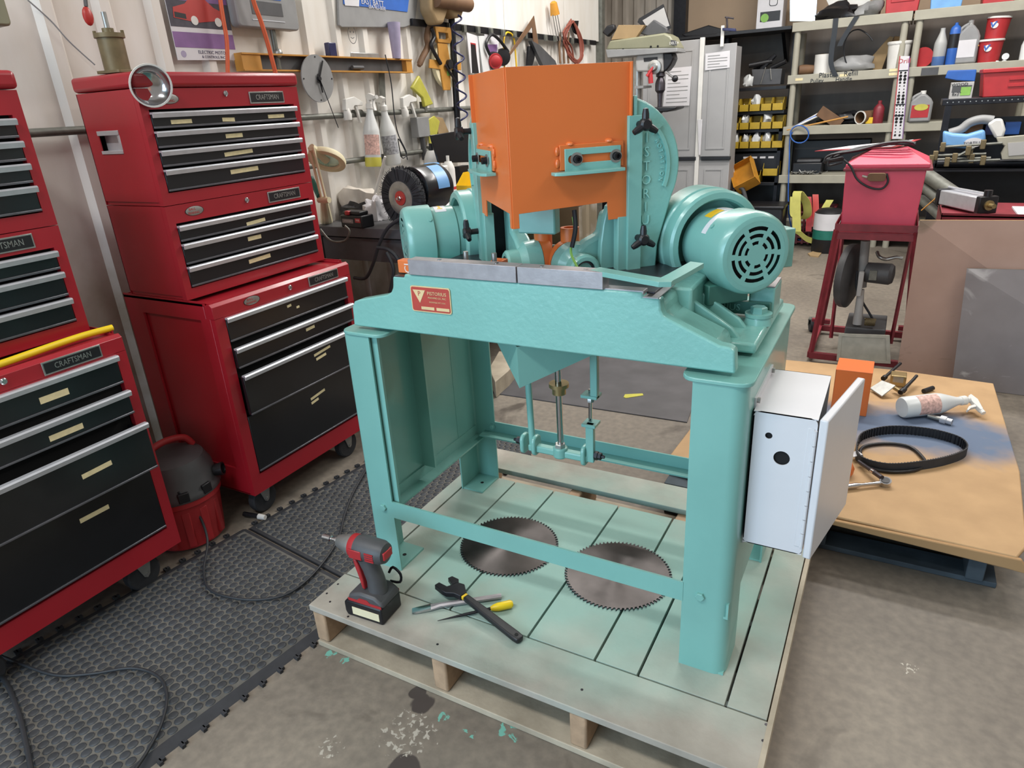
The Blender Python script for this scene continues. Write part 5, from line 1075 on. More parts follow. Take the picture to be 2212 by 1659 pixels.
# --- grey cabinets
CY = 4.95
cb_ = thing('utility_cabinet', 'grey two-door utility cabinet with a notice on each door', 'cabinet', (yq(CY, 1520, 90).x, CY+.2, 0))
zt_ = 1.775
x0, x1, x2, x3 = [yq(CY, k, 200).x for k in (1388, 1508, 1517, 1585)]
MB().box(x0, x3-.05, CY+.022, CY+.45, 0, zt_-.06).build('carcass', 'cab', cb_)
for a, b, zz in ((x0, x1, zt_), (x2, x3, zt_-.05)):
    for z0, z1 in ((.86, zz), (.05, .83)):
        d_ = MB().box(a, b, CY, CY+.02, z0, z1).build('door', 'cab', cb_, bev=.004)
        MB().plate([(a+.05, z0+.06), (b-.05, z0+.06), (b-.05, z1-.07), (a+.05, z1-.07)], [[(a+.062, z0+.072), (b-.062, z0+.072), (b-.062, z1-.082), (a+.062, z1-.082)]], 'y', CY-.005, CY).build('door_moulding', 'cab', d_)
    MB().box(a+.02, b+.01, CY-.02, CY+.002, .832, .862).build('black_handle', 'blackp', cb_, bev=.003)
MB().box(x1, x2, CY-.012, CY+.02, .05, zt_+.01).build('centre_post', 'whitep', cb_, bev=.002)
def notice(label, pix, n):
    t = thing('paper_notice', label, 'notice', yq(CY-.008, *pix[0])); ypl(MB(), CY-.008, pix, .0015).build('sheet', 'paper', t)
    q = [yq(CY-.009, *k) for k in pix]; 
    for i in range(n):
        l_ = q[0].lerp(q[3], (i+1)/(n+1)); r_ = q[1].lerp(q[2], (i+1)/(n+1)); s_ = l_.lerp(r_, .1); e_ = l_.lerp(r_, .9 if i % 3 else .6)
        MB().box(s_.x, e_.x, CY-.0092, CY-.0078, s_.z-.003, s_.z+.003).build('print_line', 'grey', t)
notice('typed notice taped to the left cabinet door behind drill press', ((1440, 148), (1494, 143), (1489, 228), (1432, 230)), 9)
notice('typed notice taped high on the right cabinet door', ((1524, 116), (1577, 109), (1576, 146), (1523, 152)), 5)
ythin('paper_cup_strip', 'white paper strip hanging on the cabinet post', 'paper', CY-.02, ((1507, 258), (1517, 258), (1513, 335), (1509, 335)), .006, 'paper')
cl = thing('bar_clamp', 'blue and white bar clamp standing on the grey cabinet', 'clamp', yq(CY, 1568, 92)); MB().box(yq(CY, 1563, 0).x, yq(CY, 1570, 0).x, CY-.03, CY-.015, zt_-.07, yq(CY, 1567, 55).z).build('bar', 'whitep', cl); ypl(MB(), CY-.05, ((1560, 60), (1588, 61), (1589, 68), (1560, 66)), .04).build('jaw', 'navy', cl, bev=.004); MB().cyl(yq(CY-.03, 1571, 62), yq(CY-.03, 1570, 38), .008, n=8).build('screw', 'dsteel', cl); MB().cyl(yq(CY-.03, 1566, 37), yq(CY-.03, 1585, 40), .006, n=8).build('tommy_bar', 'dsteel', cl)
# tall white bar clamp low at the cabinet edge
cl = thing('bar_clamp', 'white bar clamp with blue jaw hanging beside the yellow bins', 'clamp', yq(5.5, 1584, 400)); ypl(MB(), 5.5, ((1580, 270), (1586, 270), (1586, 415), (1579, 415)), .012).build('bar', 'whitep', cl); ypl(MB(), 5.48, ((1578, 402), (1606, 398), (1606, 404), (1579, 410)), .04).build('jaw', 'blue', cl); ypl(MB(), 5.48, ((1572, 416), (1594, 414), (1592, 428), (1573, 430)), .04).build('foot', 'whitep', cl)
# --- black rack with bins
RY = 5.72
rk = thing('bin_rack', 'black steel rack holding rows of yellow bins', 'rack', (-.05, RY+.2, 0))
rx0, rx1 = -.45, .19
zs = [yq(RY, 1640, k).z for k in (62, 188, 240, 279, 320, 394)]
for z in zs: MB().box(rx0, rx1, RY, RY+.4, z-.028, z).build('shelf_board', 'blackp', rk, bev=.002)
for x in (rx0, rx1-.03): MB().box(x, x+.03, RY+.37, RY+.4, 0, zs[0]).build('post', 'blkmetal', rk); MB().box(x, x+.03, RY+.0, RY+.03, 0, zs[3]).build('post', 'blkmetal', rk)
MB().box(rx0, rx1, RY+.395, RY+.4, .05, 1.2).build('back_sheet', 'blackp', rk)
MB().box(rx0+.05, rx1, RY+.02, RY+.03, zs[5]+.10, zs[5]+.26).build('label_strip', 'blackp', rk)
for i in range(4): x = -.14+i*.075; MB().box(x, x+.05, RY+.016, RY+.02, zs[5]+.215, zs[5]+.232).build('shelf_tag', 'paper', rk)
binm = pbin(MB(), .093, .17, .11, Matrix.Identity(4))
def binat(label, x, z, w, fill, m='binyel', h=.11):
    t = thing('parts_bin', label, 'bin', (x+w/2, RY-.01, z), math.pi, 'yellow bins on the black rack')
    pbin(MB(), w-.006, .17, h, Matrix.Translation((-w/2+.003, -.16, 0))).build('bin_shell', m, t, local=True)
    if fill == 'bag': lump(MB(), (0, -.06, h*.62), (w*.4, .05, h*.62), int(x*97+z*31) % 50, .5, 14).build('plastic_bag', 'clearp', t, local=True, ang=50)
    else:
        s_ = MB(); random.seed(int(x*1000))
        for k in range(26): p_ = Vector((random.uniform(-w*.36, w*.36), random.uniform(-.13, -.02), h*random.uniform(.2, .5))); d_ = Vector((random.uniform(-1, 1), random.uniform(-1, 1), random.uniform(-.5, .5))).normalized()*.014; s_.cyl(p_-d_, p_+d_, .004, n=5)
        e = s_.build('loose_screws', 'zinc', t, local=True, smooth=False); e['kind'] = 'stuff'
col = [1583, 1592.5, 1614, 1638, 1662, 1689]
rown = ['top row of bins under the caddy', 'second row of bins', 'third row of bins']
coln = ['half hidden by the cabinet', 'first full bin from the cabinet', 'second full bin from the cabinet', 'third full bin from the cabinet', 'next to the shelf post']
for r_, (zi, fl3) in enumerate(((2, ('s', 's', 'bag', 's', 's')), (3, ('s', 'bag', 's', 'bag', 's')), (4, ('bag', 'bag', 'bag', 'bag', 's')))):
    for c_ in range(5):
        xa = yq(RY, col[c_]+r_*3, 300).x; xb = yq(RY, col[c_+1]+r_*3, 300).x; xa = max(xa, rx0); w_ = min(.1, xb-xa) if c_ else .09
        binat('yellow bin, '+rown[r_]+', '+coln[c_], xb-w_ if c_ == 0 else xa, zs[zi], w_, fl3[c_])
for c_, (pa, pb_, lb) in enumerate(((1571, 1606, 'wide yellow bin of bolts on bottom rack shelf, left'), (1607, 1645, 'wide yellow bin of bolts on bottom rack shelf, middle'), (1646, 1682, 'wide yellow bin stacked on another, bottom rack shelf right'))):
    xa = yq(RY, pa, 385).x; xb = yq(RY, pb_, 385).x; binat(lb, xa, zs[5]+(.0 if c_ < 2 else .06), xb-xa-.01, 's', h=.12)
cd_ = thing('tool_caddy', 'dark green caddy piled with black tools on rack', 'caddy', yq(RY+.05, 1660, 182)); pbx = yxz(RY+.05, ((1624, 150), (1690, 148), (1686, 182), (1628, 184))); MB().prism(pbx, 'y', RY+.04, RY+.25).build('tray', 'dkgrey', cd_, bev=.004)
for k, (a, b) in enumerate((((1618, 142), (1668, 132)), ((1645, 150), (1675, 118)), ((1665, 148), (1698, 132)), ((1650, 140), (1672, 122)), ((1630, 148), (1660, 136)))): MB().tube([yq(RY+.06+.02*k, *a), yq(RY+.08, *b)], .02, 8).build('tool', 'blackp', cd_)
for a, b in (((1643, 182), (1654, 145)), ((1666, 172), (1664, 148))): MB().cyl(yq(RY+.03, *a), yq(RY+.03, *b), .005, n=6).build('hanging_tool', 'zinc', cd_)
lump(MB(), yq(RY+.06, 1617, 178), (.05, .05, .06), 3, .4, 14).build('plastic_bag', 'clearp', thing('plastic_bag', 'crumpled clear bag left of the tool caddy', 'bag', yq(RY+.06, 1617, 186)), ang=50)
# upper black shelf with boxes
us = thing('wall_shelf', 'long black shelf under the printed white box', 'shelf', (-.3, 6.1, 1.85)); MB().box(yq(6, 1470, 70).x, yq(6, 1722, 60).x, 5.95, 6.38, yq(6, 1600, 75).z, yq(6, 1600, 68).z).build('board', 'blackp', us, bev=.003)
for px in (1480, 1560, 1690): x = yq(6.1, px, 80).x; MB().prism([(6.38, 1.60), (6.38, 1.87), (6.0, 1.87), (6.0, 1.85), (6.34, 1.6)], 'x', x, x+.03).build('bracket', 'blkmetal', us)
zz = yq(6, 1600, 68).z
bxx = thing('printed_box', 'white carton with black printed panel on upper shelf', 'box', (yq(6, 1660, 60).x, 6.1, zz)); a = yq(6, 1633, 60).x; b = yq(6, 1688, 60).x; MB().box(a, b, 6.0, 6.2, zz, zz+.6).build('carton', 'paper', bxx); MB().box(a+.03, b-.02, 5.998, 6.0, zz+.06, zz+.14).build('black_print', 'blackp', bxx); MB().lathe([(.035, 0), (.035, .002)], (a+.07, 5.998, zz+.09), (0, -1, 0), 18).build('green_print', 'lime', bxx); MB().plate(rrect(a+.10, b-.05, zz+.18, zz+.36, .02), [rrect(a+.105, b-.055, zz+.185, zz+.355, .018)], 'y', 5.998, 6.0).build('outline_print', 'blackp', bxx)
ythin('black_tarp', 'black tarp heaped on the long black shelf', 'tarp', 6.05, ((1470, 74), (1530, 54), (1580, 68), (1575, 78), (1480, 80)), .2, 'blackp', .01)
# --- plastic shelf units
SY = 5.65
SZ = [.15, .567, .985, 1.405, 1.815]
def shelfunit(label, x0, x1):
    t = thing('shelf_unit', label, 'shelving', ((x0+x1)/2, SY+.22, 0), 0, 'beige plastic shelf units')
    for z in SZ:
        MB().box(x0, x1, SY, SY+.45, z+.03, z+.06).build('shelf_deck', 'shelf', t); MB().box(x0, x1, SY-.004, SY+.012, z-.01, z+.062).build('shelf_lip', 'shelf', t, bev=.004)
        MB().box(x0, x0+.012, SY, SY+.45, z-.01, z+.06).box(x1-.012, x1, SY, SY+.45, z-.01, z+.06).build('end_lip', 'shelf', t)
    for x in (x0+.045, x1-.045):
        for y in (SY+.035, SY+.41):
            for a, b in zip([0]+[k+.06 for k in SZ[:-1]], [k-.005 for k in SZ]): MB().cyl((x, y, a), (x, y, b), .026, n=14).build('post', 'shelf', t)
    return t
suA = shelfunit('beige plastic shelf unit holding bucket and spools, next to bins', .205, 1.10)
text('marker_note', 'Refill', .055, frame((.205+.50, SY-.0065, 1.45), (1, 0, 0), (0, 0, 1)), 'blackp', suA, .0004)
text('marker_note', 'Plastic', .055, frame((.205+.32, SY-.0065, 1.45), (1, 0, 0), (0, 0, 1)), 'blackp', suA, .0004)
text('marker_note', 'Handle', .045, frame((.205+.45, SY-.0065, 1.41), (1, 0, 0), (0, 0, 1)), 'blackp', suA, .0004)
text('marker_note', 'Pulley', .045, frame((.205+.24, SY-.0065, 1.41), (1, 0, 0), (0, 0, 1)), 'blackp', suA, .0004)
for x, z in ((.27, 1.42), (.62, 1.43), (.99, 1.445), (.99, 1.415)): MB().box(x, x+.06, SY-.006, SY-.004, z, z+.02).build('shelf_tag', 'tape', suA)
suB = shelfunit('beige plastic shelf unit holding jugs and red pails, right', 1.112, 2.02)
S1, S2, S3, S4, S5 = [k+.061 for k in SZ]
def at(px, py, z, d=.08): q = yq(SY+d, px, py); return Vector((q.x, SY+d, z))
def lath(name, label, cat, px, z, prof, m, d=.08, n=22): q = at(px, 150, z, d); return one(MB().lathe(prof, q, (0, 0, 1), n), name, m, label, cat, ang=40)
def tote(name, label, px0, px1, z, h, m, d=.08, dep=.25, cat='tote'):
    a = at(px0, 40, z, d).x; b = at(px1, 40, z, d).x; t = thing(name, label, cat, ((a+b)/2, SY+d+dep/2, z)); MB().prism([(a+.02, z), (b-.02, z), (b-.004, z+h), (a+.004, z+h)], 'y', SY+d, SY+d+dep).build('tub', m, t, bev=.006); MB().box(a, b, SY+d-.01, SY+d+dep+.01, z+h*.9, z+h).build('rim', m, t, bev=.004); MB().box(a+.05, b-.05, SY+d-.006, SY+d, z+h*.35, z+h*.6).build('front_panel', m, t, bev=.003); return t
tote('red_tote', 'red plastic tote on top of the shelf near the post', 1905, 1985, S5, .22, 'redp', .06)
tote('blue_tote', 'blue plastic tote on the top shelf at right', 2000, 2078, S5, .2, 'ltblue', .06)
tote('red_tote', 'dull red tote at the top right corner of shelf', 2110, 2190, S5, .2, 'redp', .10)
ythin('aluminium_panel', 'bright aluminium panel leaning on the top shelf', 'panel', 5.95, ((1706, -60), (1770, -60), (1762, 46), (1706, 46)), .01, 'chrome')
ythin('foil_panel', 'crinkled bright sheet behind bundle on top shelf', 'sheet', 5.98, ((1785, 0), (1880, -6), (1880, 30), (1800, 34)), .01, 'whitep')
def heap(name, label, cat, px, py, z, sc, m, seed, d=.15, amp=.4): q = at(px, py, z, d); return one(lump(MB(), (q.x, q.y, z+sc[2]*.56), sc, seed, amp), name, m, label, cat, ang=50)
heap('black_bag', 'black bundled bag on the top shelf over the lip', 'bag', 1810, 30, S5, (.14, .10, .08), 'blackp', 4)
heap('grey_bag', 'grey plastic bag on the top shelf beside red tote', 'bag', 1878, 20, S5, (.10, .1, .075), 'grey', 8)
for lb, pix in (('black strap hanging straight down from the top shelf', ((1800, 40), (1797, 70), (1791, 110), (1790, 140), (1800, 165))), ('black strap slanting down from the top shelf', ((1845, 36), (1830, 60), (1815, 85), (1808, 100)))): one(MB().band([yq(SY-.012, *k) for k in spline([(x, y, 0) for x, y in pix]) for k in [(k.x, k.y)]], .04, .004, (1, 0, 0)), 'strap', 'blackp', lb, 'strap')
def spool(): pass
sp_ = thing('thread_spool', 'white spool standing on the second shelf', 'spool', at(1776, 150, S4)); MB().lathe([(.022, 0), (.068, 0), (.068, .15), (.022, .15), (.02, .02)], at(1776, 150, S4), (0, 0, 1), 24).build('wound_body', 'whitep', sp_, ang=30); MB().lathe([(.045, .1502), (.045, .152)], at(1776, 150, S4), (0, 0, 1), 20).build('core', 'card', sp_)
q = at(1727, 160, S4, .05); one(MB().lathe([(.02, 0), (.035, 0), (.04, .02), (.04, .06), (.03, .14)], q+Vector((-.01, 0, .04)), (1, .3, 0), 16), 'brown_roller', 'brown', 'short brown roller on the second shelf by the post', 'roller', ang=40)
heap('grey_plastic_roll', 'grey plastic wrapped roll on the second shelf', 'roll', 1838, 160, S4, (.17, .12, .085), 'grey', 12, .16, .2)
ythin('cardboard_flap', 'brown cardboard sheet leaning on the second shelf', 'cardboard', SY+.25, ((1868, 140), (1922, 78), (1930, 80), (1905, 150), (1895, 155)), .006, 'tan'); ythin('cardboard_flap', 'brown cardboard piece behind the white bucket', 'cardboard', SY+.3, ((1918, 110), (1932, 78), (1960, 80), (1960, 150)), .006, 'card')
def bucket(label, px, z, r, h, m, d=.12, lid='whitep', wht=None, tilt=(0, 0, 1)):
    c = at(px, 150, z, d); t = thing('bucket', label, 'bucket', c); MB().lathe([(r*.86, 0), (r, h*.9), (r*1.05, h*.9), (r*1.05, h*.97), (r*.98, h)], c, tilt, 28).build('pail', m, t, ang=35); MB().lathe([(r*1.08, h*.93), (r*1.08, h), (r*1.0, h*1.02), (0, h*1.02)], c, tilt, 28).build('lid', lid, t, ang=35)
    if wht: MB().lathe([(r*.3, 0), (r*.3, .003)], c+Vector((-.25*r, -r*.93, h*.62)), (0, -1, .1), 20).build('round_emblem', 'whitep', t); MB().prism([(-.03, .02), (-.012, -.02), (.015, .025), (.005, .025), (-.012, 0), (-.02, .02)], 'y', -.002, .002, Matrix.Translation(c+Vector((-.25*r, -r*.93-.005, h*.62)))).build('printed_v', 'blue', t)
    return t
bucket('white plastic bucket on shelf beside the hole chart', 1936, S4, .085, .20, 'whitep', .10)
one(MB().tube(spline([yq(SY+.06, *k) for k in ((1848, 160), (1828, 135), (1823, 100), (1835, 72), (1855, 64), (1875, 75), (1885, 88))]), .006, 6), 'black_cable', 'cord', 'black cable loop arching over the grey roll', 'cable', ang=60)
# third shelf
one(MB().box(-.11, .11, -.02, .02, -.045, .045, Matrix.Translation(yq(SY+.1, 1793, 254)) @ Matrix.Rotation(.6, 4, 'Y')), 'brown_block', 'brown', 'reddish brown block tilted on the third shelf', 'block', bev=.003)
pc = thing('pipe_offcut', 'cut pipe with white rimmed end on third shelf', 'pipe', at(1862, 258, S3)); MB().lathe([(.045, 0), (.052, 0), (.052, .24), (.045, .24), (.045, .0)], yq(SY+.03, 1858, 254), (.55, .8, 0), 24).build('tube', 'brown', pc, ang=30); MB().lathe([(.046, -.004), (.054, -.004), (.054, .006), (.046, .006), (.046, -.004)], yq(SY+.03, 1858, 254), (.55, .8, 0), 24).build('rim', 'whitep', pc)
lath('red_bottle', 'dark red metal bottle on the third shelf', 'bottle', 1911, S3, [(.04, 0), (.042, .005), (.042, .12), (.03, .14), (.015, .155), (.015, .18), (0, .18)], 'maroon', .06)
one(MB().box(.86, .95, SY+.04, SY+.12, S3, S3+.05), 'yellow_tray', 'yellow', 'small yellow tray beside the red bottle', 'tray', bev=.004)
one(MB().cyl(yq(SY+.0, 1700, 281), yq(SY+.02, 1832, 252), .007, n=8), 'yellow_rod', 'levely', 'long yellow rod lying across the third shelf', 'rod')
heap('black_tools', 'tangle of dark tools on the third shelf', 'tools', 1818, 262, S3, (.16, .1, .05), 'blackp', 21, .2, .7)
for i in range(3): one(MB().cyl(yq(SY+.05+.02*i, 1708+i*4, 278-i*2), yq(SY+.1, 1768+i*3, 250-i*4), .009, n=8), 'white_tube', 'whitep' if i != 1 else 'blue', ('white plastic tube on third shelf, lowest', 'blue plastic tube between two white tubes', 'white plastic tube on third shelf, upper')[i], 'tube')
bl = thing('blue_extension_cord', 'blue cord looped over the shelf post and hanging to floor', 'cord', yq(SY-.03, 1705, 420))
MB().tube([yq(SY-.03, 1727+20*math.cos(a*.35), 290+19*math.sin(a*.35)) for a in range(19)], .006, 6).build('loop', 'blue', bl, ang=60); MB().tube(spline([yq(SY-.02, *k) for k in ((1712, 285), (1706, 300), (1705, 340), (1703, 400), (1703, 440), (1705, 470), (1716, 510), (1738, 522))]), .0055, 6).build('drop', 'blue', bl, ang=60)
# fourth shelf cases
t = thing('black_case', 'black tool case on the fourth shelf', 'case', (.55, SY+.2, S2)); a = yq(SY+.1, 1710, 380).x; b = yq(SY+.1, 1774, 380).x; MB().box(a, b, SY+.08, SY+.3, S2, S2+.10).build('shell', 'blackp', t, bev=.01); MB().box(a+.03, b-.02, SY+.1, SY+.28, S2+.10, S2+.125).build('lid', 'dkgrey', t, bev=.008)
t = thing('black_case', 'large black case at the back of the fourth shelf', 'case', (.55, SY+.4, S2)); MB().box(.26, .92, SY+.32, SY+.42, S2, S2+.28).build('shell', 'blackp', t, bev=.01); MB().box(.28, .9, SY+.315, SY+.32, S2+.20, S2+.215).build('seam', 'dkgrey', t)
s_ = MB(); random.seed(11)
for k in range(40): p_ = Vector((yq(SY, 1738, 392).x+random.gauss(0, .05), SY+.03+random.uniform(-.01, .03), S2+random.uniform(.004, .03))); d_ = Vector((random.uniform(-1, 1), random.uniform(-1, 1), random.uniform(-.3, .3))).normalized()*.02; s_.cyl(p_-d_, p_+d_, .0035, n=4)
e = one(s_, 'wire_scraps', 'zinc', 'little heap of bright wire scraps on fourth shelf lip', 'scraps', smooth=False); e['kind'] = 'stuff'
# crates with yellow straps on the floor
cr = thing('plastic_crate', 'dark red plastic crate under the shelf with straps', 'crate', (.42, SY+.0, 0)); a = yq(SY-.08, 1717, 480).x; b = yq(SY-.08, 1800, 480).x
for x in (a, b-.02): MB().box(x, x+.02, SY-.06, SY+.28, .02, .34).build('end_wall', 'darkred', cr)
for i in range(7): MB().box(a, b, SY-.066, SY-.05, .03+i*.045, .045+i*.045).build('slat', 'darkred', cr, bev=.002)
for i in range(6): x = a+(b-a)*(i+.3)/6.3; MB().box(x, x+.02, SY-.07, SY-.055, .02, .34).build('upright', 'darkred', cr, bev=.002)
MB().box(a, b, SY+.27, SY+.28, .02, .34).build('back_wall', 'darkred', cr)
def ystrap(label, pix, m, w, Y=SY-.1, up=(1, 0, 0)): return one(MB().band([yq(Y-.01*i, k.x, k.y) for i, k in enumerate(spline([(x, y, 0) for x, y in pix], 4))], w, .005, up), 'tie_strap', m, label, 'strap', ang=60)
ystrap('yellow strap looping over the front of the crate', ((1707, 425), (1706, 460), (1712, 470), (1724, 472), (1735, 462), (1733, 440), (1725, 425), (1712, 418), (1712, 500)), 'strap', .07)
ystrap('yellow strap trailing along floor from the crate', ((1712, 500), (1725, 508), (1742, 522), (1760, 527), (1778, 527)), 'strap', .05, SY-.14, (0, 0, 1))
ystrap('yellow strap hanging at the right of the crate', ((1785, 432), (1772, 455), (1770, 475), (1768, 488)), 'strap', .06, SY-.1)
ystrap('red strap over the crate front', ((1740, 425), (1742, 460), (1740, 500)), 'redp', .05, SY-.09); ystrap('second red strap beside the first on the crate', ((1755, 420), (1756, 455), (1753, 490)), 'redcar', .05, SY-.09)
# black battery tub and bits between cabinet and crate
t = thing('black_tub', 'black plastic tub on the floor left of the crate', 'tub', (yq(5.3, 1645, 470).x, 5.4, 0)); a = yq(5.3, 1606, 470).x; b = yq(5.3, 1690, 470).x; MB().box(a, b, 5.3, 5.6, 0, yq(5.3, 1650, 447).z).build('tub', 'blackp', t, bev=.02); MB().box(a-.01, b+.01, 5.29, 5.61, yq(5.3, 1650, 452).z, yq(5.3, 1650, 445).z).build('lid', 'blackp', t, bev=.01)
yb = yq(5.3, 1640, 440); t = thing('orange_bin', 'tipped orange bin lying on the black tub', 'bin', yb); pbin(MB(), .2, .28, .13, Matrix.Translation(yq(5.35, 1598, 420)) @ Matrix.Rotation(-.5, 4, 'Y') @ Matrix.Rotation(.9, 4, 'X')).build('bin_shell', 'binorg', t)
heap2 = one(MB().tube(spline([yq(5.3, *k) for k in ((1580, 430), (1600, 432), (1612, 440), (1605, 410), (1595, 405))]), .018, 8), 'grey_hose', 'dkgrey', 'dark grey hose beside the black tub', 'hose', ang=60)
jx = yq(SY-.25, 1790, 480).x; t = thing('chemical_jug', 'black jug with white and teal label behind red cart', 'jug', (jx, SY-.25, 0)); MB().lathe([(.115, 0), (.12, .01), (.12, .34), (.09, .37), (.04, .38)], (jx, SY-.25, 0), (0, 0, 1), 24).build('can', 'blackp', t, ang=40); MB().lathe([(.1205, .2), (.1215, .2), (.1215, .34), (.1205, .34)], (jx, SY-.25, 0), (0, 0, 1), 24, caps=False).build('white_label', 'paper', t); MB().lathe([(.1205, .12), (.1215, .12), (.1215, .198), (.1205, .198)], (jx, SY-.25, 0), (0, 0, 1), 24, caps=False).build('teal_band', 'teal', t)
# --- shelf B contents
fn = one(MB().lathe([(.075, 0), (.07, .01), (.02, .07), (.012, .1), (.012, .12)], at(1992, 135, S4+.07, .06), (.25, .9, .1), 22), 'red_funnel', 'redp', 'red funnel lying on its side on the shelf', 'funnel', ang=40)
spray('solvent_bottle', 'clear bottle of blue liquid on the second shelf', at(2023, 150, S4, .05), at(2023, 150, S4, .05)+Vector((0, 0, .30)), .045, 'milky', 'bluliq', .22, None, None, 0, False, 'bottle')
t = thing('torch_cylinder', 'blue torch gas cylinder with dark label on shelf', 'gas cylinder', at(2050, 150, S4, .05)); c = at(2050, 150, S4, .05); MB().lathe([(.034, 0), (.037, .01), (.037, .25), (.03, .27), (.012, .285), (.012, .30), (0, .30)], c, (0, 0, 1), 22).build('cylinder', 'blue', t, ang=40); MB().lathe([(.0372, .12), (.0378, .12), (.0378, .22), (.0372, .22)], c, (0, 0, 1), 22).build('label', 'blackp', t)
def jug(label, px, z, w, h, d, m, lm, handle=True):
    c = at(px, 150, z, d); t = thing('jug', label, 'jug', c, 0, 'jugs on the shelf'); MB().prism([(-w/2, 0), (w/2, 0), (w/2, h*.62), (w*.38, h*.75), (w*.12, h*.9), (-w*.12, h*.9), (-w/2, h*.68)], 'y', -.05, .05, Matrix.Translation(c)).build('body', m, t, bev=.015); MB().cyl(c+Vector((0, 0, h*.88)), c+Vector((0, 0, h)), w*.13, n=14).build('cap', 'whitep', t)
    MB().box(c.x-w*.42, c.x+w*.36, c.y-.052, c.y-.05, z+h*.15, z+h*.55).build('label', lm, t); MB().tube(spline([c+Vector((-w*.36, -.02, h*.62)), c+Vector((-w*.4, -.03, h*.8)), c+Vector((-w*.1, -.02, h*.92))]), .012, 8).build('handle', m, t, ang=60); return t
jug('clear gallon jug of dark fluid with white label', 2080, S4, .15, .31, .08, 'grey', 'paper')
j2 = jug('grey antifreeze jug with yellow oval on its red label', 2003, S3, .16, .24, .03, 'grey', 'redp'); q = at(2003, 150, S3, .03); MB().lathe([(.05, 0), (.05, .002)], (0, 0, 0), (0, -1, 0), 24, Matrix.Translation((q.x, q.y-.0522, q.z+.115)) @ Matrix.Diagonal((1, 1, .5, 1))).build('oval_print', 'vial', j2)
bucket('lower of two red and white grease pails on shelf', 2130, S4, .082, .16, 'redp', .08, wht=1)
bucket('upper of two red and white pails, set askew', 2135, S4+.165, .078, .15, 'redp', .08, wht=1, tilt=(.06, 0, 1))
for i, (px, py) in enumerate(((2152, 138), (2168, 137), (2172, 122))): one(MB().lathe([(.022, 0), (.024, 0), (.02, .07), (.0, .07)], yq(SY+.03, px, py), (.1, 1, 0), 16), 'clear_cup', 'clearp', ('clear jar lying on its side, left of two below', 'clear jar lying on its side, right of two below', 'clear jar lying on top of two others')[i], 'jar')
lath('glass_bottle', 'clear bottle with white cap at right edge of shelf', 'bottle', 2206, S4, [(.03, 0), (.032, .1), (.015, .16), (.015, .2), (.0, .2)], 'clearp', .06)
one(MB().cyl(yq(SY+.04, 2080, 112), yq(SY+.04, 2115, 98), .006, n=8), 'orange_tube', 'levely', 'short orange tube sticking out beside the jug', 'tube')
t = thing('blue_flap', 'blue folded plastic tray hooked over the shelf lip', 'tray', yq(SY-.02, 2078, 172)); ypl(MB(), SY-.05, ((2048, 152), (2110, 150), (2106, 176), (2066, 174), (2041, 169)), .04).build('tray', 'blue', t, bev=.006)
one(MB().box(1.22, 1.34, SY-.0065, SY-.004, 1.40, 1.455), 'lip_sticker', 'dkgrey', 'dark worn patch sticker on the shelf lip', 'sticker')
# hole chart hanging on the post
hc_ = thing('drill_chart', 'white hanging drill gauge board with rows of holes', 'gauge board', yq(SY-.03, 1950, 300)); cp = yxz(SY-.03, ((1943, 121), (1966, 121), (1950, 300), (1925, 300))); MB().prism(cp, 'y', SY-.032, SY-.028).build('board', 'paper', hc_)
ed = yxz(SY-.034, ((1943, 121), (1945, 121), (1927, 300), (1925, 300))); MB().prism(ed, 'y', SY-.034, SY-.031).build('red_edge', 'redp', hc_); ed = yxz(SY-.034, ((1964.5, 121), (1966, 121), (1950.5, 300), (1948.5, 300))); MB().prism(ed, 'y', SY-.034, SY-.031).build('purple_edge', 'purple', hc_)
for i in range(20):
    y = 157+i*7.1; f_ = (y-121)/179
    for s_ in ((.3, .7) if not 9 < i < 14 else (.22, .5, .78)):
        q = yq(SY-.033, 1943-18*f_+(23+2*f_)*s_, y); MB().lathe([(.008+.004*math.sin(i), 0), (.008+.004*math.sin(i), .002)], q, (0, -1, 0), 10).build('gauge_hole', 'hole', hc_)
for y in (153, 226, 250): f_ = (y-121)/179; a = yq(SY-.0335, 1945-18*f_, y); b = yq(SY-.0335, 1964-16*f_, y); MB().box(a.x, b.x, SY-.035, SY-.0325, a.z-.004, a.z+.004).build('rule', 'blackp', hc_)
text('chart_title', 'Drill', .05, frame(yq(SY-.0335, 1954, 132), (1, 0, 0), (0, 0, 1)), 'redp', hc_, .0004)
# ================================================================ right hand side
# --- black shelf bench in front of shelf B
KY = 4.6
kb_ = thing('black_workstand', 'black slotted steel stand in front of the right shelves', 'work stand', (yq(KY, 2150, 300).x, KY+.2, 0))
za = yq(KY, 2040, 215).z; xa = yq(KY, 2035, 225).x
MB().box(xa, xa+1.0, KY, KY+.35, za-.04, za).build('top_angle', 'blkmetal', kb_, bev=.003)
for i in range(16): MB().cyl((xa+.03+i*.033, KY-.001, za-.02), (xa+.03+i*.033, KY+.001, za-.02), .004, n=8).build('slot', 'zinc', kb_)
MB().box(xa+.02, xa+.06, KY, KY+.04, 0, za-.04).build('post', 'blkmetal', kb_); MB().box(xa+.95, xa+.99, KY, KY+.04, 0, za).build('post', 'blkmetal', kb_)
zb = yq(KY, 2100, 352).z; MB().cyl((xa+.03, KY-.02, zb), (xa+1.0, KY-.02, zb), .03, n=14).build('front_tube', 'blkmetal', kb_, bev=.0); MB().box(xa+.0, xa+1.0, KY, KY+.4, zb-.03, zb).build('lower_deck', 'blackp', kb_); MB().box(xa+.06, xa+1.0, KY+.38, KY+.4, .1, zb).build('back_sheet', 'blackp', kb_); MB().box(xa+.06, xa+.95, KY+.30, KY+.31, zb, zb+.28).build('shelf_back', 'blackp', kb_)
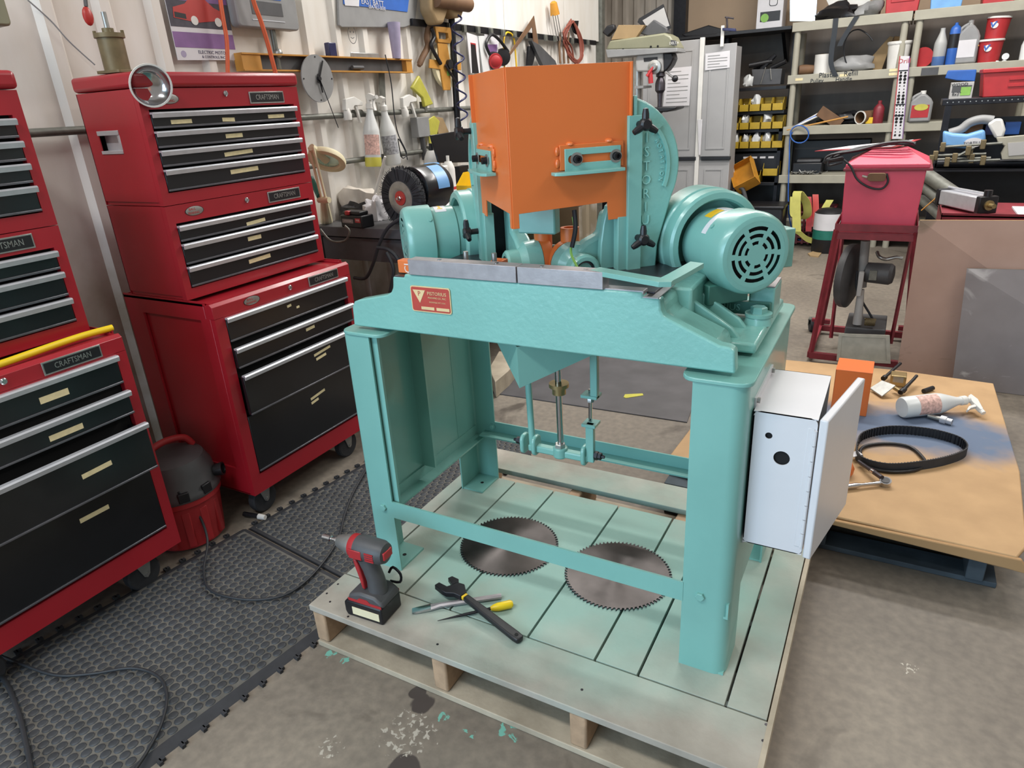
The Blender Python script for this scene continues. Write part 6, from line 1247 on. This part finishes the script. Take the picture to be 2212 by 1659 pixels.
t = thing('screw_box', 'grey and lime screw carton marked 8x2 on black stand', 'box', yq(KY+.05, 2072, 215)); a = yq(KY+.02, 2049, 215).x; b = yq(KY+.02, 2098, 215).x; h_ = yq(KY, 2070, 178).z-za; MB().box(a, b, KY+.02, KY+.1, za, za+h_).build('carton', 'ltgrey', t, bev=.002); MB().box(a+.01, b-.01, KY+.0185, KY+.02, za+h_*.4, za+h_*.8).build('dark_print', 'dkgrey', t); MB().box(b-.07, b-.012, KY+.0180, KY+.0185, za+.02, za+h_*.7).build('lime_print', 'lime', t); text('carton_print', 'WOOD', .028, frame((a+.05, KY+.0175, za+h_*.86), (1, 0, 0), (0, 0, 1)), 'blackp', t, .0004); text('carton_print', '8x2"', .028, frame((a+.04, KY+.0175, za+.03), (1, 0, 0), (0, 0, 1)), 'blackp', t, .0004)
rb = thing('red_bin', 'large red stacking bin on the black stand', 'bin', yq(KY+.1, 2160, 210)); a = yq(KY+.05, 2115, 205).x; MB().prism([(a+.02, za), (a+.6, za), (a+.6, za+.17), (a, za+.17)], 'y', KY+.03, KY+.33).build('tub', 'redp', rb, bev=.006); MB().box(a-.005, a+.61, KY+.02, KY+.34, za+.15, za+.175).build('rim', 'redp', rb, bev=.004)
for i in range(2): MB().box(a+.15, a+.38, KY+.024, KY+.03, za+.06+.04*i, za+.075+.04*i).build('rib', 'redp', rb)
for i, (p0, p1, m, lb) in enumerate(((2096, 2130, 'brown', 'brown pack under the black stand top'), (2136, 2172, 'navy', 'navy box under the black stand top'), (2178, 2212, 'blue', 'blue box with white label under the stand top'))): a = yq(KY+.15, p0, 240).x; b = yq(KY+.15, p1, 240).x; one(MB().box(a, b, KY+.15, KY+.28, zb+.17, zb+.25), 'small_box', m, lb, 'box', bev=.002)
cp_ = thing('chip_bag', 'light blue snack bag lettered TORTILLA on the stand', 'snack bag', yq(KY-.05, 2085, 320)); pts = ((2037, 282), (2060, 288), (2090, 290), (2128, 279), (2130, 300), (2124, 313), (2085, 322), (2036, 318)); ypl(MB(), KY-.04, pts, .10).build('bag', 'ltblue', cp_, bev=.02, seg=3); MB().lathe([(.055, 0), (.055, .003)], (0, 0, 0), (0, -1, 0), 24, Matrix.Translation(yq(KY-.042, 2103, 308)) @ Matrix.Diagonal((1, 1, .55, 1))).build('white_oval', 'paper', cp_); text('bag_print', 'TORTILLA', .026, frame(yq(KY-.047, 2103, 309), (1, 0, .05), (0, 0, 1)), 'blackp', cp_, .0005)
hm = thing('face_shield', 'white padded grey respirator behind the snack bag', 'respirator', yq(KY, 2150, 300)); MB().prism(yxz(KY-.02, ((2133, 268), (2150, 256), (2166, 256), (2173, 280), (2168, 298), (2150, 300))), 'y', KY-.02, KY+.03).build('pad', 'whitep', hm, bev=.015, seg=3); MB().tube(spline([yq(KY+.02, *k) for k in ((2050, 288), (2075, 280), (2095, 265), (2120, 258), (2145, 260))]), .03, 10).build('strap_arm', 'grey', hm, ang=60)
gt = thing('grey_tray', 'beige grey plastic tray end at right edge of stand', 'tray', yq(KY-.1, 2190, 345)); MB().plate(yxz(KY-.1, ((2152, 297), (2230, 290), (2230, 343), (2164, 345), (2162, 330), (2170, 315), (2155, 307))), [yxz(KY-.1, ((2174, 308), (2230, 305), (2230, 335), (2176, 337)))] if False else [], 'y', KY-.12, KY-.08).build('shell', 'shelf', gt, bev=.006); ypl(MB(), KY-.124, ((2177, 309), (2215, 306), (2215, 334), (2179, 337)), .004).build('inner_fill', 'ltgrey', gt)
# pile of bar clamps
for i, (a, b, lb) in enumerate((((2030, 318), (2165, 309), 'dark bar clamp on top of the clamp pile'), ((2015, 336), (2130, 332), 'bar clamp lying in the middle of clamp pile'), ((2005, 345), (2140, 341), 'bar clamp low in the pile on the tube'), ((2040, 350), (2160, 345), 'lowest bar clamp in the pile'), ((2060, 342), (2105, 318), 'short clamp crossing the pile'))):
    t = thing('bar_clamp', lb, 'clamp', yq(KY-.12, *a), 0, 'bar clamps in the pile'); A_ = yq(KY-.14-.01*i, *a); B_ = yq(KY-.12-.01*i, *b); MB().cyl(A_, B_, .009, n=6).build('bar', 'conduit', t)
    for f_ in (.05, .7): p_ = A_.lerp(B_, f_); MB().box(p_.x-.015, p_.x+.015, p_.y-.02, p_.y+.02, p_.z-.03, p_.z+.03).build('jaw', 'bronze', t, bev=.004)
MB().box(xa, xa+.9, KY-.22, KY, zb-.035, zb-.03).build('clamp_tray', 'blkmetal', kb_)
# --- red cart with red box, y 2.5 .. 3.0
cx0, cx1, cy0, cy1 = .945, 1.30, 2.52, 3.02
ct = thing('red_cart', 'red angle iron cart carrying the red box', 'cart', ((cx0+cx1)/2, (cy0+cy1)/2, 0))
zc0 = .735
def angle(mb, p0, p1, w=.03): return mb
for y in (cy0, cy1): MB().box(cx0, cx1, y-.004, y+.0, zc0-.035, zc0).build('top_rail', 'maroon', ct); MB().box(cx0-.05, cx1+.05, y-.012, y+.012, .02, .055).build('bottom_rail', 'maroon', ct, bev=.002); MB().box(cx0, cx1, y-.003, y+.003, zc0-.075, zc0-.045).build('top_rail', 'maroon', ct)
for x in (cx0, cx1): MB().box(x-.004, x, cy0, cy1, zc0-.035, zc0).build('top_rail', 'maroon', ct)
for sx, x in ((-1, cx0), (1, cx1)):
    MB().box(x+sx*.05-.012, x+sx*.05+.012, cy0, cy1, .02, .055).build('bottom_rail', 'maroon', ct, bev=.002)
    for y in (cy0, cy1): MB().cyl((x+sx*.045, y, .05), (x-sx*.005, y, zc0-.03), .013, n=4).build('leg', 'maroon', ct)
    MB().cyl((x-sx*.03, (cy0+cy1)/2, .06), (x-sx*.005, cy1, zc0-.05), .010, n=4).build('brace', 'maroon', ct)
MB().box(cx0, cx1, cy0, cy1, zc0-.045, zc0-.04).build('tray_floor', 'maroon', ct)
for x, y in ((cx0-.10, 3.05), (cx1+.1, 3.05)):
    MB().lathe([(.015, -.012), (.04, -.012), (.042, 0), (.04, .012), (.015, .012)], (x, y, .042), (1, .3, 0), 20).build('caster_wheel', 'rubber', ct, ang=30); MB().box(x-.02, x+.02, y-.025, y+.02, .075, .082).box(x-.02, x-.016, y-.02, y+.015, .04, .08).build('caster_fork', 'conduit', ct)
    MB().box(min(x, cx1), max(x, cx0), y-.03, y, .06, .085).build('caster_arm', 'maroon', ct)
rb = thing('red_box', 'tall red steel box with hinged lid on the cart', 'box', (1.13, 2.75, zc0-.04))
bx0, bx1, by0, by1 = .965, 1.295, 2.56, 2.95; bz0, bz1 = zc0-.04, .985
MB().prism([(bx0, bz0), (bx1-.012, bz0), (bx1, bz1), (bx0-.01, bz1)], 'y', by0, by1).build('body', 'redb', rb, bev=.004)
MB().box(bx0-.02, bx1+.025, by0-.012, by1+.01, bz1-.004, bz1+.008).build('lid_flange', 'maroon', rb, bev=.002)
zl_ = bz1+.008; lv_ = [(bx0-.012, by0-.006, zl_), (bx1+.012, by0-.006, zl_), (bx1+.012, by1, zl_), (bx0-.012, by1, zl_), (bx0-.012, by0-.006, zl_+.018), (bx1+.012, by0-.006, zl_+.018), (bx1+.012, by1, zl_+.018), (bx0-.012, by1, zl_+.018), (bx0+.09, by0+.16, zl_+.075), (bx1-.09, by0+.16, zl_+.075), (bx1-.09, by1-.1, zl_+.075), (bx0+.09, by1-.1, zl_+.075)]
MB().add(lv_, [(0, 3, 2, 1), (0, 1, 5, 4), (1, 2, 6, 5), (2, 3, 7, 6), (3, 0, 4, 7), (4, 5, 9, 8), (5, 6, 10, 9), (6, 7, 11, 10), (7, 4, 8, 11), (8, 9, 10, 11)]).build('lid', 'redb', rb, bev=.004, smooth=False)
swp = yq(by0, 1894, 381); MB().plate(rrect(swp.x-.038, swp.x+.04, swp.z-.018, swp.z+.018, .012), [], 'y', by0-.04, by0-.003).build('switch_box', 'brown', rb, bev=.006); MB().cyl(swp+Vector((-.04, -.02, -.002)), swp+Vector((-.062, -.02, .004)), .006, n=8).build('switch_lever', 'zinc', rb)
MB().tube(spline([yq(by0-.02, *k) for k in ((1915, 375), (1918, 392), (1908, 406), (1890, 408), (1868, 400), (1850, 385), (1838, 360), (1822, 345))]), .005, 8).build('switch_cable', 'cord', rb, ang=60)
cw = thing('cable_bundle', 'black cable bundle coiled on the red box lid', 'cable bundle', (1.05, 2.72, zl_+.07)); random.seed(4)
for k in range(6):
    j = lambda v: random.uniform(-v, v)
    MB().tube(spline([P('y', 2.66+.02*k, *q) for q in ((1822+j(4), 345+j(6)), (1785+j(6), 352+j(8)), (1800+j(6), 335+j(4)), (1850+j(5), 322+j(4)), (1905+j(4), 312+j(3)), (1950+j(10), 308+j(4)), (1975+j(3), 311+j(3)))], 4), .006, 6).build('strand', 'cord', cw, ang=60)
mg = thing('printed_flyer', 'red bordered white flyer on top of the red box', 'flyer', P('y', 2.8, 1860, 325)); fp = [P('y', 2.72, 1760, 326), P('y', 2.72, 1935, 318), P('y', 2.95, 1990, 300), P('y', 2.95, 1830, 316)]; MB().add([p for p in fp]+[p-Vector((0, 0, .003)) for p in fp], [(0, 1, 2, 3), (7, 6, 5, 4), (0, 4, 5, 1), (1, 5, 6, 2), (2, 6, 7, 3), (3, 7, 4, 0)]).build('sheet', 'redp', mg); ce = sum(fp, Vector())/4; fq = [ce.lerp(p, .86)+Vector((0, 0, .002)) for p in fp]; MB().add(fq+[p-Vector((0, 0, .0015)) for p in fq], [(0, 1, 2, 3), (7, 6, 5, 4), (0, 4, 5, 1), (1, 5, 6, 2), (2, 6, 7, 3), (3, 7, 4, 0)]).build('print', 'paper', mg)
# --- chop saw standing in the cart
cs = thing('chop_saw', 'grey abrasive chop saw standing inside the red cart', 'chop saw', (1.12, 2.75, .06))
YS = 2.72; q = lambda px, py, y=YS: P('y', y, px, py)
c = q(1828, 560); MB().lathe([(.02, -.02), (.165, -.02), (.17, -.01), (.17, .015), (.14, .03), (.02, .03)], (c.x+.02, YS+.05, q(1828, 600).z), (1, -.25, 0), 40).build('blade_guard', 'dkgrey', cs, ang=30)
c = q(1895, 590); MB().lathe([(.03, -.06), (.052, -.05), (.055, .06), (.045, .075), (.02, .08)], c, (1, -.15, 0), 24).build('motor', 'dkgrey', cs, ang=35); MB().box(c.x-.035, c.x-.0, YS-.058, YS-.05, c.z-.025, c.z+.025).build('rating_plate', 'conduit', cs)
MB().tube([q(1870, 520), q(1866, 560), q(1862, 620)], .022, 10).build('arm', 'grey', cs, ang=60); MB().box(q(1864, 580).x-.012, q(1864, 580).x+.012, YS-.09, YS-.06, q(1864, 632).z, q(1864, 580).z).build('handle', 'ltgrey', cs, bev=.004)
MB().tube([q(1860, 625, YS-.04), q(1852, 700, YS-.04)], [.016, .024], 8).build('pivot_arm', 'ltgrey', cs, ang=60)
sp_ = [q(1868+22*t_/40, 695+2*t_/40, YS-.06)+Vector((0, .018*math.sin(t_*1.26), .018*math.cos(t_*1.26))) for t_ in range(41)]; MB().tube(sp_, .004, 6).build('coil_spring', 'bronze', cs, ang=60)
MB().box(q(1825, 720).x, q(1912, 720).x, YS-.08, YS+.2, .058, q(1870, 700).z).build('base', 'dkgrey', cs, bev=.006)
MB().tube(spline([q(1895, 545, YS+.05), q(1900, 555), q(1915, 560), q(1935, 556), q(1950, 558)]), .009, 8).build('cable_conduit', 'zinc', cs, ang=60)
MB().tube(spline([q(1852, 585), q(1850, 620), q(1862, 650), q(1885, 690), q(1890, 720)]), .006, 8).build('power_lead', 'cord', cs, ang=60)
mat('tin', '#b4b0a4', .5, .2, .12, 20)
tn = thing('baking_tin', 'worn white metal tray leaning at the front of cart', 'tray', (1.12, 2.49, .0)); pl_ = yxz(2.50, ((1812, 720), (1922, 724), (1924, 785), (1807, 778))); MB().prism(pl_, 'y', 2.498, 2.506).build('tray', 'tin', tn, bev=.004); ce = (sum(p[0] for p in pl_)/4, sum(p[1] for p in pl_)/4); MB().plate(pl_, [[(ce[0]+(x-ce[0])*.86, ce[1]+(z-ce[1])*.8) for x, z in pl_]], 'y', 2.494, 2.498).build('rim', 'tin', tn)
# --- sheets leaning against the cart
def lean(name, label, pts, th, m, em):
    A_, B_, C_, D_ = [Vector(p) for p in pts]; n_ = (B_-A_).cross(D_-A_).normalized()*th; t = thing(name, label, 'board', (A_+B_)/2, 0, 'boards leaning at right')
    MB().add([A_, B_, C_, D_, A_+n_, B_+n_, C_+n_, D_+n_], [(0, 1, 2, 3), (7, 6, 5, 4), (0, 4, 5, 1), (1, 5, 6, 2), (3, 2, 6, 7), (0, 3, 7, 4)]).build('sheet', m, t); e_ = .004
    u_ = Vector((0, 0, .0012)); MB().add([D_+u_, C_+u_, C_+n_+u_, D_+n_+u_, D_-u_, C_-u_, C_+n_-u_, D_+n_-u_], [(0, 1, 2, 3), (7, 6, 5, 4), (0, 4, 5, 1), (1, 5, 6, 2), (2, 6, 7, 3), (3, 7, 4, 0)]).build('top_edge', em, t)
def scuff_mat(name, c1, c2, c3, sc):
    m = mat(name, c1, .6, .0, .1, 4, .1, 60, hex2=c2); nt, N, L, b = nodes(m); src = b.inputs['Base Color'].links[0].from_socket; tc = N.new('ShaderNodeTexCoord'); nz = N.new('ShaderNodeTexNoise'); nz.inputs['Scale'].default_value = sc; nz.inputs['Detail'].default_value = 8; nz.inputs['Distortion'].default_value = 1; L.new(tc.outputs['Object'], nz.inputs['Vector'])
    r = N.new('ShaderNodeValToRGB'); r.color_ramp.elements[0].position = .60; r.color_ramp.elements[1].position = .70; L.new(nz.outputs['Fac'], r.inputs[0]); x = N.new('ShaderNodeMix'); x.data_type = 'RGBA'; L.new(r.outputs[0], x.inputs[0]); L.new(src, x.inputs[6]); x.inputs[7].default_value = lin(c3); L.new(x.outputs[2], b.inputs['Base Color'])
scuff_mat('hardboard', '#b09284', '#a38577', '#84705f', 5); scuff_mat('greysheet', '#8f898a', '#7d7677', '#b3aeae', 7)
BLx = 1.312
lean('brown_board', 'brown hardboard sheet leaning against the red cart', ((BLx, 2.47, .001), (BLx+1.1, 2.44, .001), (BLx+1.08, 2.62, .77), (BLx-.012, 2.50, .765)), .008, 'hardboard', 'plyedge')
lean('grey_sheet', 'scuffed grey metal sheet leaning on the brown board', ((1.548, 2.40, .001), (2.45, 2.37, .001), (2.43, 2.52, .575), (1.516, 2.43, .565)), .006, 'greysheet', 'zinc')
# --- red tray with air cylinder
TY = 3.15
rt = thing('red_tray', 'dark red steel tray on a stand holding the air cylinder', 'tray', P('y', TY, 2130, 470)); za = P('y', TY, 2130, 462).z; a = P('y', TY, 2040, 430); tx0 = a.x
MB().box(tx0, tx0+.7, TY, TY+.004, za-.12, za+.0).build('front_wall', 'maroon', rt); MB().box(tx0, tx0+.004, TY, TY+.5, za-.12, za+.0).build('side_wall', 'maroon', rt); MB().box(tx0, tx0+.7, TY, TY+.5, za-.02, za-.012).build('deck', 'maroon', rt); MB().box(tx0+.03, tx0+.65, TY+.05, TY+.45, 0, za-.12).build('stand', 'blackp', rt)
ac = thing('air_cylinder', 'aluminium pneumatic cylinder with black end blocks', 'air cylinder', P('y', TY+.1, 2120, 450)); A_ = P('z', za+.05, 2055, 405); B_ = Vector((P('y', TY+.06, 2125, 445).x, TY+.06, za+.04)); A_ = Vector((B_.x-.16, TY+.34, za+.04)); d_ = (B_-A_).normalized(); M_ = frame(A_, Vector((d_.y, -d_.x, 0)), (0, 0, 1)); Lc = (B_-A_).length
MB().box(-.045, .045, -.04, .04, 0, Lc, frame(A_, Vector((-d_.y, d_.x, 0)), (0, 0, 1))).build('barrel', 'alu', ac, bev=.006)
FM = frame(A_, Vector((-d_.y, d_.x, 0)), (0, 0, 1)); sgn = 1 if (FM.to_3x3() @ Vector((0, 0, 1))).dot(d_) > 0 else -1
for f0, f1 in ((-.03, .0), (Lc, Lc+.035)): MB().box(-.05, .05, -.045, .045, *sorted((sgn*f0, sgn*f1)), FM).build('end_block', 'blackp', ac, bev=.005)
MB().cyl(A_-d_*.0+Vector((0, 0, .055)), B_+Vector((0, 0, .055)), .006, n=8).build('tie_rod', 'alu', ac); MB().lathe([(.026, .035), (.026, .045), (.012, .045), (.012, .08)], B_, d_, 16).build('rod_end', 'brass', ac); MB().cyl(B_+d_*.015+Vector((0, 0, .04)), B_+d_*.015+Vector((0, 0, .075)), .02, n=12).build('port_knob', 'blackp', ac)
one(MB().box(tx0+.34, tx0+.68, TY+.02, TY+.3, za-.011, za-.002), 'white_papers', 'paper', 'white papers lying on the red tray', 'paper')
one(MB().box(tx0+.45, tx0+.62, TY+.04, TY+.08, za-.0015, za+.012), 'orange_marker', 'orange', 'orange and white marker on the papers', 'marker', bev=.004)
for i, (a, b) in enumerate((((1990, 370), (2070, 425)), ((1985, 395), (2050, 450)), ((1990, 430), (2040, 475)))): one(MB().cyl(P('y', 3.9, *a), Vector((P('y', 3.6, *b).x, 3.6, P('y', 3.6, *b).z)), .04 if i == 0 else .028, n=12), 'pipe_stock', 'conduit', ('thick grey pipe slanting behind the red box', 'thinner grey pipe slanting below the thick one', 'lowest slanting pipe beside the red tray')[i], 'pipe')
one(MB().cyl(P('y', 3.5, 1990, 455), P('y', 3.5, 2040, 412), .004, n=6), 'thin_rod', 'levely', 'thin yellow rod poking up beside the red box', 'rod')
# ================================================================ second pallet covered with cardboard
p2 = thing('pallet', 'dark blue stained pallet under the cardboard sheet', 'pallet', (1.12, 1.44, 0))
for y in (.80, 1.4, 2.0): MB().box(.62, 1.60, y, y+.09, .001, .018).build('bottom_board', 'bluewood', p2, bev=.002)
for x in (.64, 1.10, 1.52): MB().box(x, x+.045, .79, 2.09, .018, .11).build('stringer', 'bluewood', p2, bev=.003)
for i in range(8): y = .79+i*.165; MB().box(.62, 1.60, y, y+.13, .11, .127).build('deck_board', 'bluewood', p2, bev=.002)
spray_mat('cardb', '#b5936a', '#a98861', '#4a6584', 1.36, 1.50, .46, .20, .9, 7)
cdm = MT['cardb']; nt, N, L, b = nodes(cdm)
cs_ = thing('cardboard_sheet', 'large tan cardboard sheet with blue overspray over the pallet', 'cardboard', (1.12, 1.44, .13))
pts = [(.585, .86), (.60, 1.2), (.70, 2.10), (1.30, 2.14), (1.668, 2.11), (1.68, 1.3), (1.65, .83), (1.62, .76), (1.14, .775), (1.06, .79)]
MB().prism(pts, 'z', .132, .145).build('sheet', 'cardb', cs_, bev=.004)
MB().prism([(1.10, .128), (1.10, .142), (1.63, .142), (1.66, .10), (1.60, .105)], 'y', .752, .766).build('front_flap', 'card', cs_, bev=.003)
CZ = .1455
def cz(px, py, h=0): return P('z', CZ+h, px, py)
# orange sheet metal cover
oc = thing('orange_cover', 'orange folded sheet metal cover standing on the cardboard', 'metal cover', (1.13, 1.63, CZ))
ox0, ox1, oy0, oy1, oz = 1.075, 1.205, 1.56, 1.70, CZ+.185
MB().box(ox0, ox1, oy0, oy0+.003, CZ, oz).box(ox0, ox1, oy0, oy1, oz-.003, oz).box(ox0, ox1, oy1-.003, oy1, CZ, oz).box(ox0, ox0+.003, oy0, oy1, CZ, oz).build('shell', 'orange', oc, bev=.004)
# foot valve
fv = thing('foot_valve', 'grey foot pedal valve with brass fittings and black hoses', 'pedal valve', cz(1905, 850)); a = cz(1905, 850)
q1, q2_, q3, q4 = cz(1878, 838, .012), cz(1905, 856, .012), cz(1935, 832, .05), cz(1905, 821, .05)
MB().add([q1, q2_, q3, q4]+[v-Vector((0, 0, .006)) for v in (q1, q2_, q3, q4)], [(0, 1, 2, 3), (7, 6, 5, 4), (0, 4, 5, 1), (1, 5, 6, 2), (2, 6, 7, 3), (3, 7, 4, 0)]).build('pedal', 'zinc', fv, bev=.002)
c = cz(1938, 832); MB().box(c.x-.03, c.x+.03, c.y-.02, c.y+.04, CZ, CZ+.05).build('valve_block', 'brass', fv, bev=.003); MB().box(c.x-.02, c.x+.02, c.y-.021, c.y-.02, CZ+.02, CZ+.045).build('plate', 'zinc', fv)
for s_, e_ in (((1908, 818), (1945, 785)), ((1950, 845), (1980, 812)), ((1945, 848), (1975, 818))): MB().tube([cz(*s_, .02), cz(*e_, .04)], .007, 8).build('air_hose', 'blackp', fv, ang=60); MB().lathe([(.011, 0), (.011, .02)], cz(*s_, .02), cz(*e_, .04)-cz(*s_, .02), 12).build('push_fitting', 'blackp', fv)
MB().cyl(cz(1932, 838, .02), cz(1945, 846, .02), .009, n=8).build('brass_elbow', 'brass', fv)
# lying spray bottle
a = cz(1948, 880, .044); b = cz(2095, 862, .05); spray('spray_bottle', 'clear spray bottle with red print lying on the cardboard', (a.x, a.y, CZ+.043), (b.x, b.y, CZ+.047), .042, 'clearp', None, 0, 'printred', 'spray bottles', 0, True, 'spray bottle', (.45, -1, -.5))
# pipe fitting
ft = thing('hose_fitting', 'silver hose fitting lying beside the spray bottle', 'fitting', cz(2045, 910)); A_ = cz(2005, 898, .012); B_ = cz(2048, 910, .012); MB().lathe([(.008, 0), (.010, .05)], A_, B_-A_, 12).build('barb', 'zinc', ft); MB().lathe([(.016, .045), (.016, .065), (.012, .065), (.012, .085), (.009, .085), (.009, .07)], A_, B_-A_, 12).build('nut', 'alu', ft, ang=30)
# timing belt standing on edge, and round belt inside
tb = thing('timing_belt', 'wide black toothed belt standing on edge on the cardboard', 'belt', cz(1965, 1000)); pts = [cz(*k) for k in ((1848, 975), (1862, 950), (1920, 937), (2000, 942), (2062, 958), (2085, 975), (2080, 990), (2040, 1005), (1985, 1015), (1920, 1020), (1870, 1010), (1850, 995))]
lp = [Vector(v) for v in spline(pts+[pts[0]], 5)[:-1]]
for v in lp: v.z = CZ
MB().band(lp, .034, .003, (0, 0, 1), True).build('belt_band', 'rubber', tb, ang=50)
te = MB(); ctr = sum(lp, Vector())/len(lp)
per = []
for i in range(len(lp)):
    p0, p1 = lp[i], lp[(i+1) % len(lp)]; m_ = max(1, int((p1-p0).length/.009))
    for k in range(m_): per.append((p0.lerp(p1, k/m_), (p1-p0).normalized()))
for p_, t_ in per:
    n_ = Vector((-t_.y, t_.x, 0)); n_ = n_ if (ctr-p_).dot(n_) > 0 else -n_; M_ = frame(p_+n_*.0015, t_, n_); te.box(-.0022, .0022, 0, .003, 0, .034, M_) if (M_.to_3x3() @ Vector((0, 0, 1))).z > 0 else te.box(-.0022, .0022, 0, .003, -.034, 0, M_)
e = te.build('belt_teeth', 'blackp', tb); e['kind'] = 'stuff'
pts = [cz(*k, .007) for k in ((1868, 1000), (1858, 975), (1875, 962), (1920, 958), (1965, 965), (1990, 985), (1998, 1002), (1975, 1016), (1925, 1019), (1885, 1012))]
one(MB().tube(spline(pts+[pts[0]], 4)[:-1], .006, 8, True), 'round_belt', 'blackp', 'round black drive belt lying inside the toothed belt', 'belt', ang=60)
# ratchets and orange tool
rt_ = thing('ratchet', 'chrome ratchet with round black head on the cardboard', 'ratchet', cz(1908, 1043)); A_ = cz(1912, 1042, .012); B_ = cz(1790, 1055, .012); MB().lathe([(.0065, .01), (.0055, .08), (.009, .10), (.009, .17), (.006, .18)], A_, B_-A_, 12).build('handle', 'chrome', rt_, ang=50); MB().lathe([(.018, -.010), (.018, .010)], A_, (0, -.3, 1), 24).build('head', 'chrome', rt_, ang=30); MB().lathe([(.013, .0095), (.013, .0115)], A_, (0, -.3, 1), 20).build('black_cap', 'blackp', rt_)
rt2 = thing('socket_wrench', 'chrome extension bar slanting down to the ratchet', 'wrench', cz(1880, 1010)); A_ = cz(1905, 1032, .026); B_ = cz(1838, 985, .012); MB().lathe([(.008, 0), (.008, .06), (.0065, .065), (.0065, .13)], A_, B_-A_, 12).build('bar', 'dsteel', rt2, ang=40); MB().lathe([(.0085, .04), (.0085, .055)], A_, B_-A_, 12).build('bright_collar', 'chrome', rt2)
one(lump(MB(), cz(1832, 1015, .02), (.018, .03, .028), 6, .1, 14), 'orange_grip', 'orange', 'orange and black tool handle behind the white door', 'tool handle', ang=50)
one(MB().prism([tuple(cz(*k)[:2]) for k in ((1836, 990), (1850, 984), (1862, 993), (1842, 998))], 'z', CZ+.018, CZ+.021), 'white_tag', 'paper', 'small white tag lying near the ratchets', 'tag')
one(MB().cyl(cz(1995, 845, .01), cz(2015, 838, .01), .01, n=10), 'bottle_cap', 'blackp', 'small black and white cap behind the spray bottle', 'cap')
# odds on the floor behind the machine
one(MB().prism([tuple(P('z', 0, *k)[:2]) for k in ((1072, 860), (1100, 835), (1128, 800), (1080, 790), (1058, 830))], 'z', 0, .09), 'floor_timber', 'wood', 'pale timber block on the floor behind the left leg', 'timber', bev=.004)
one(MB().prism([tuple(P('z', .006, *k)[:2]) for k in ((1347, 858), (1350, 852), (1388, 850), (1390, 854), (1352, 860))], 'z', .0055, .007), 'tape_scrap', 'vial', 'yellow tape scrap lying on the dark floor sheet', 'scrap')
one(MB().prism([tuple(P('z', .006, *k)[:2]) for k in ((1745, 548), (1760, 542), (1775, 546), (1768, 555), (1750, 553))], 'z', 0, .01), 'leaf_litter', 'tan', 'dry brown leaf scrap on the floor by the red cart', 'leaf')
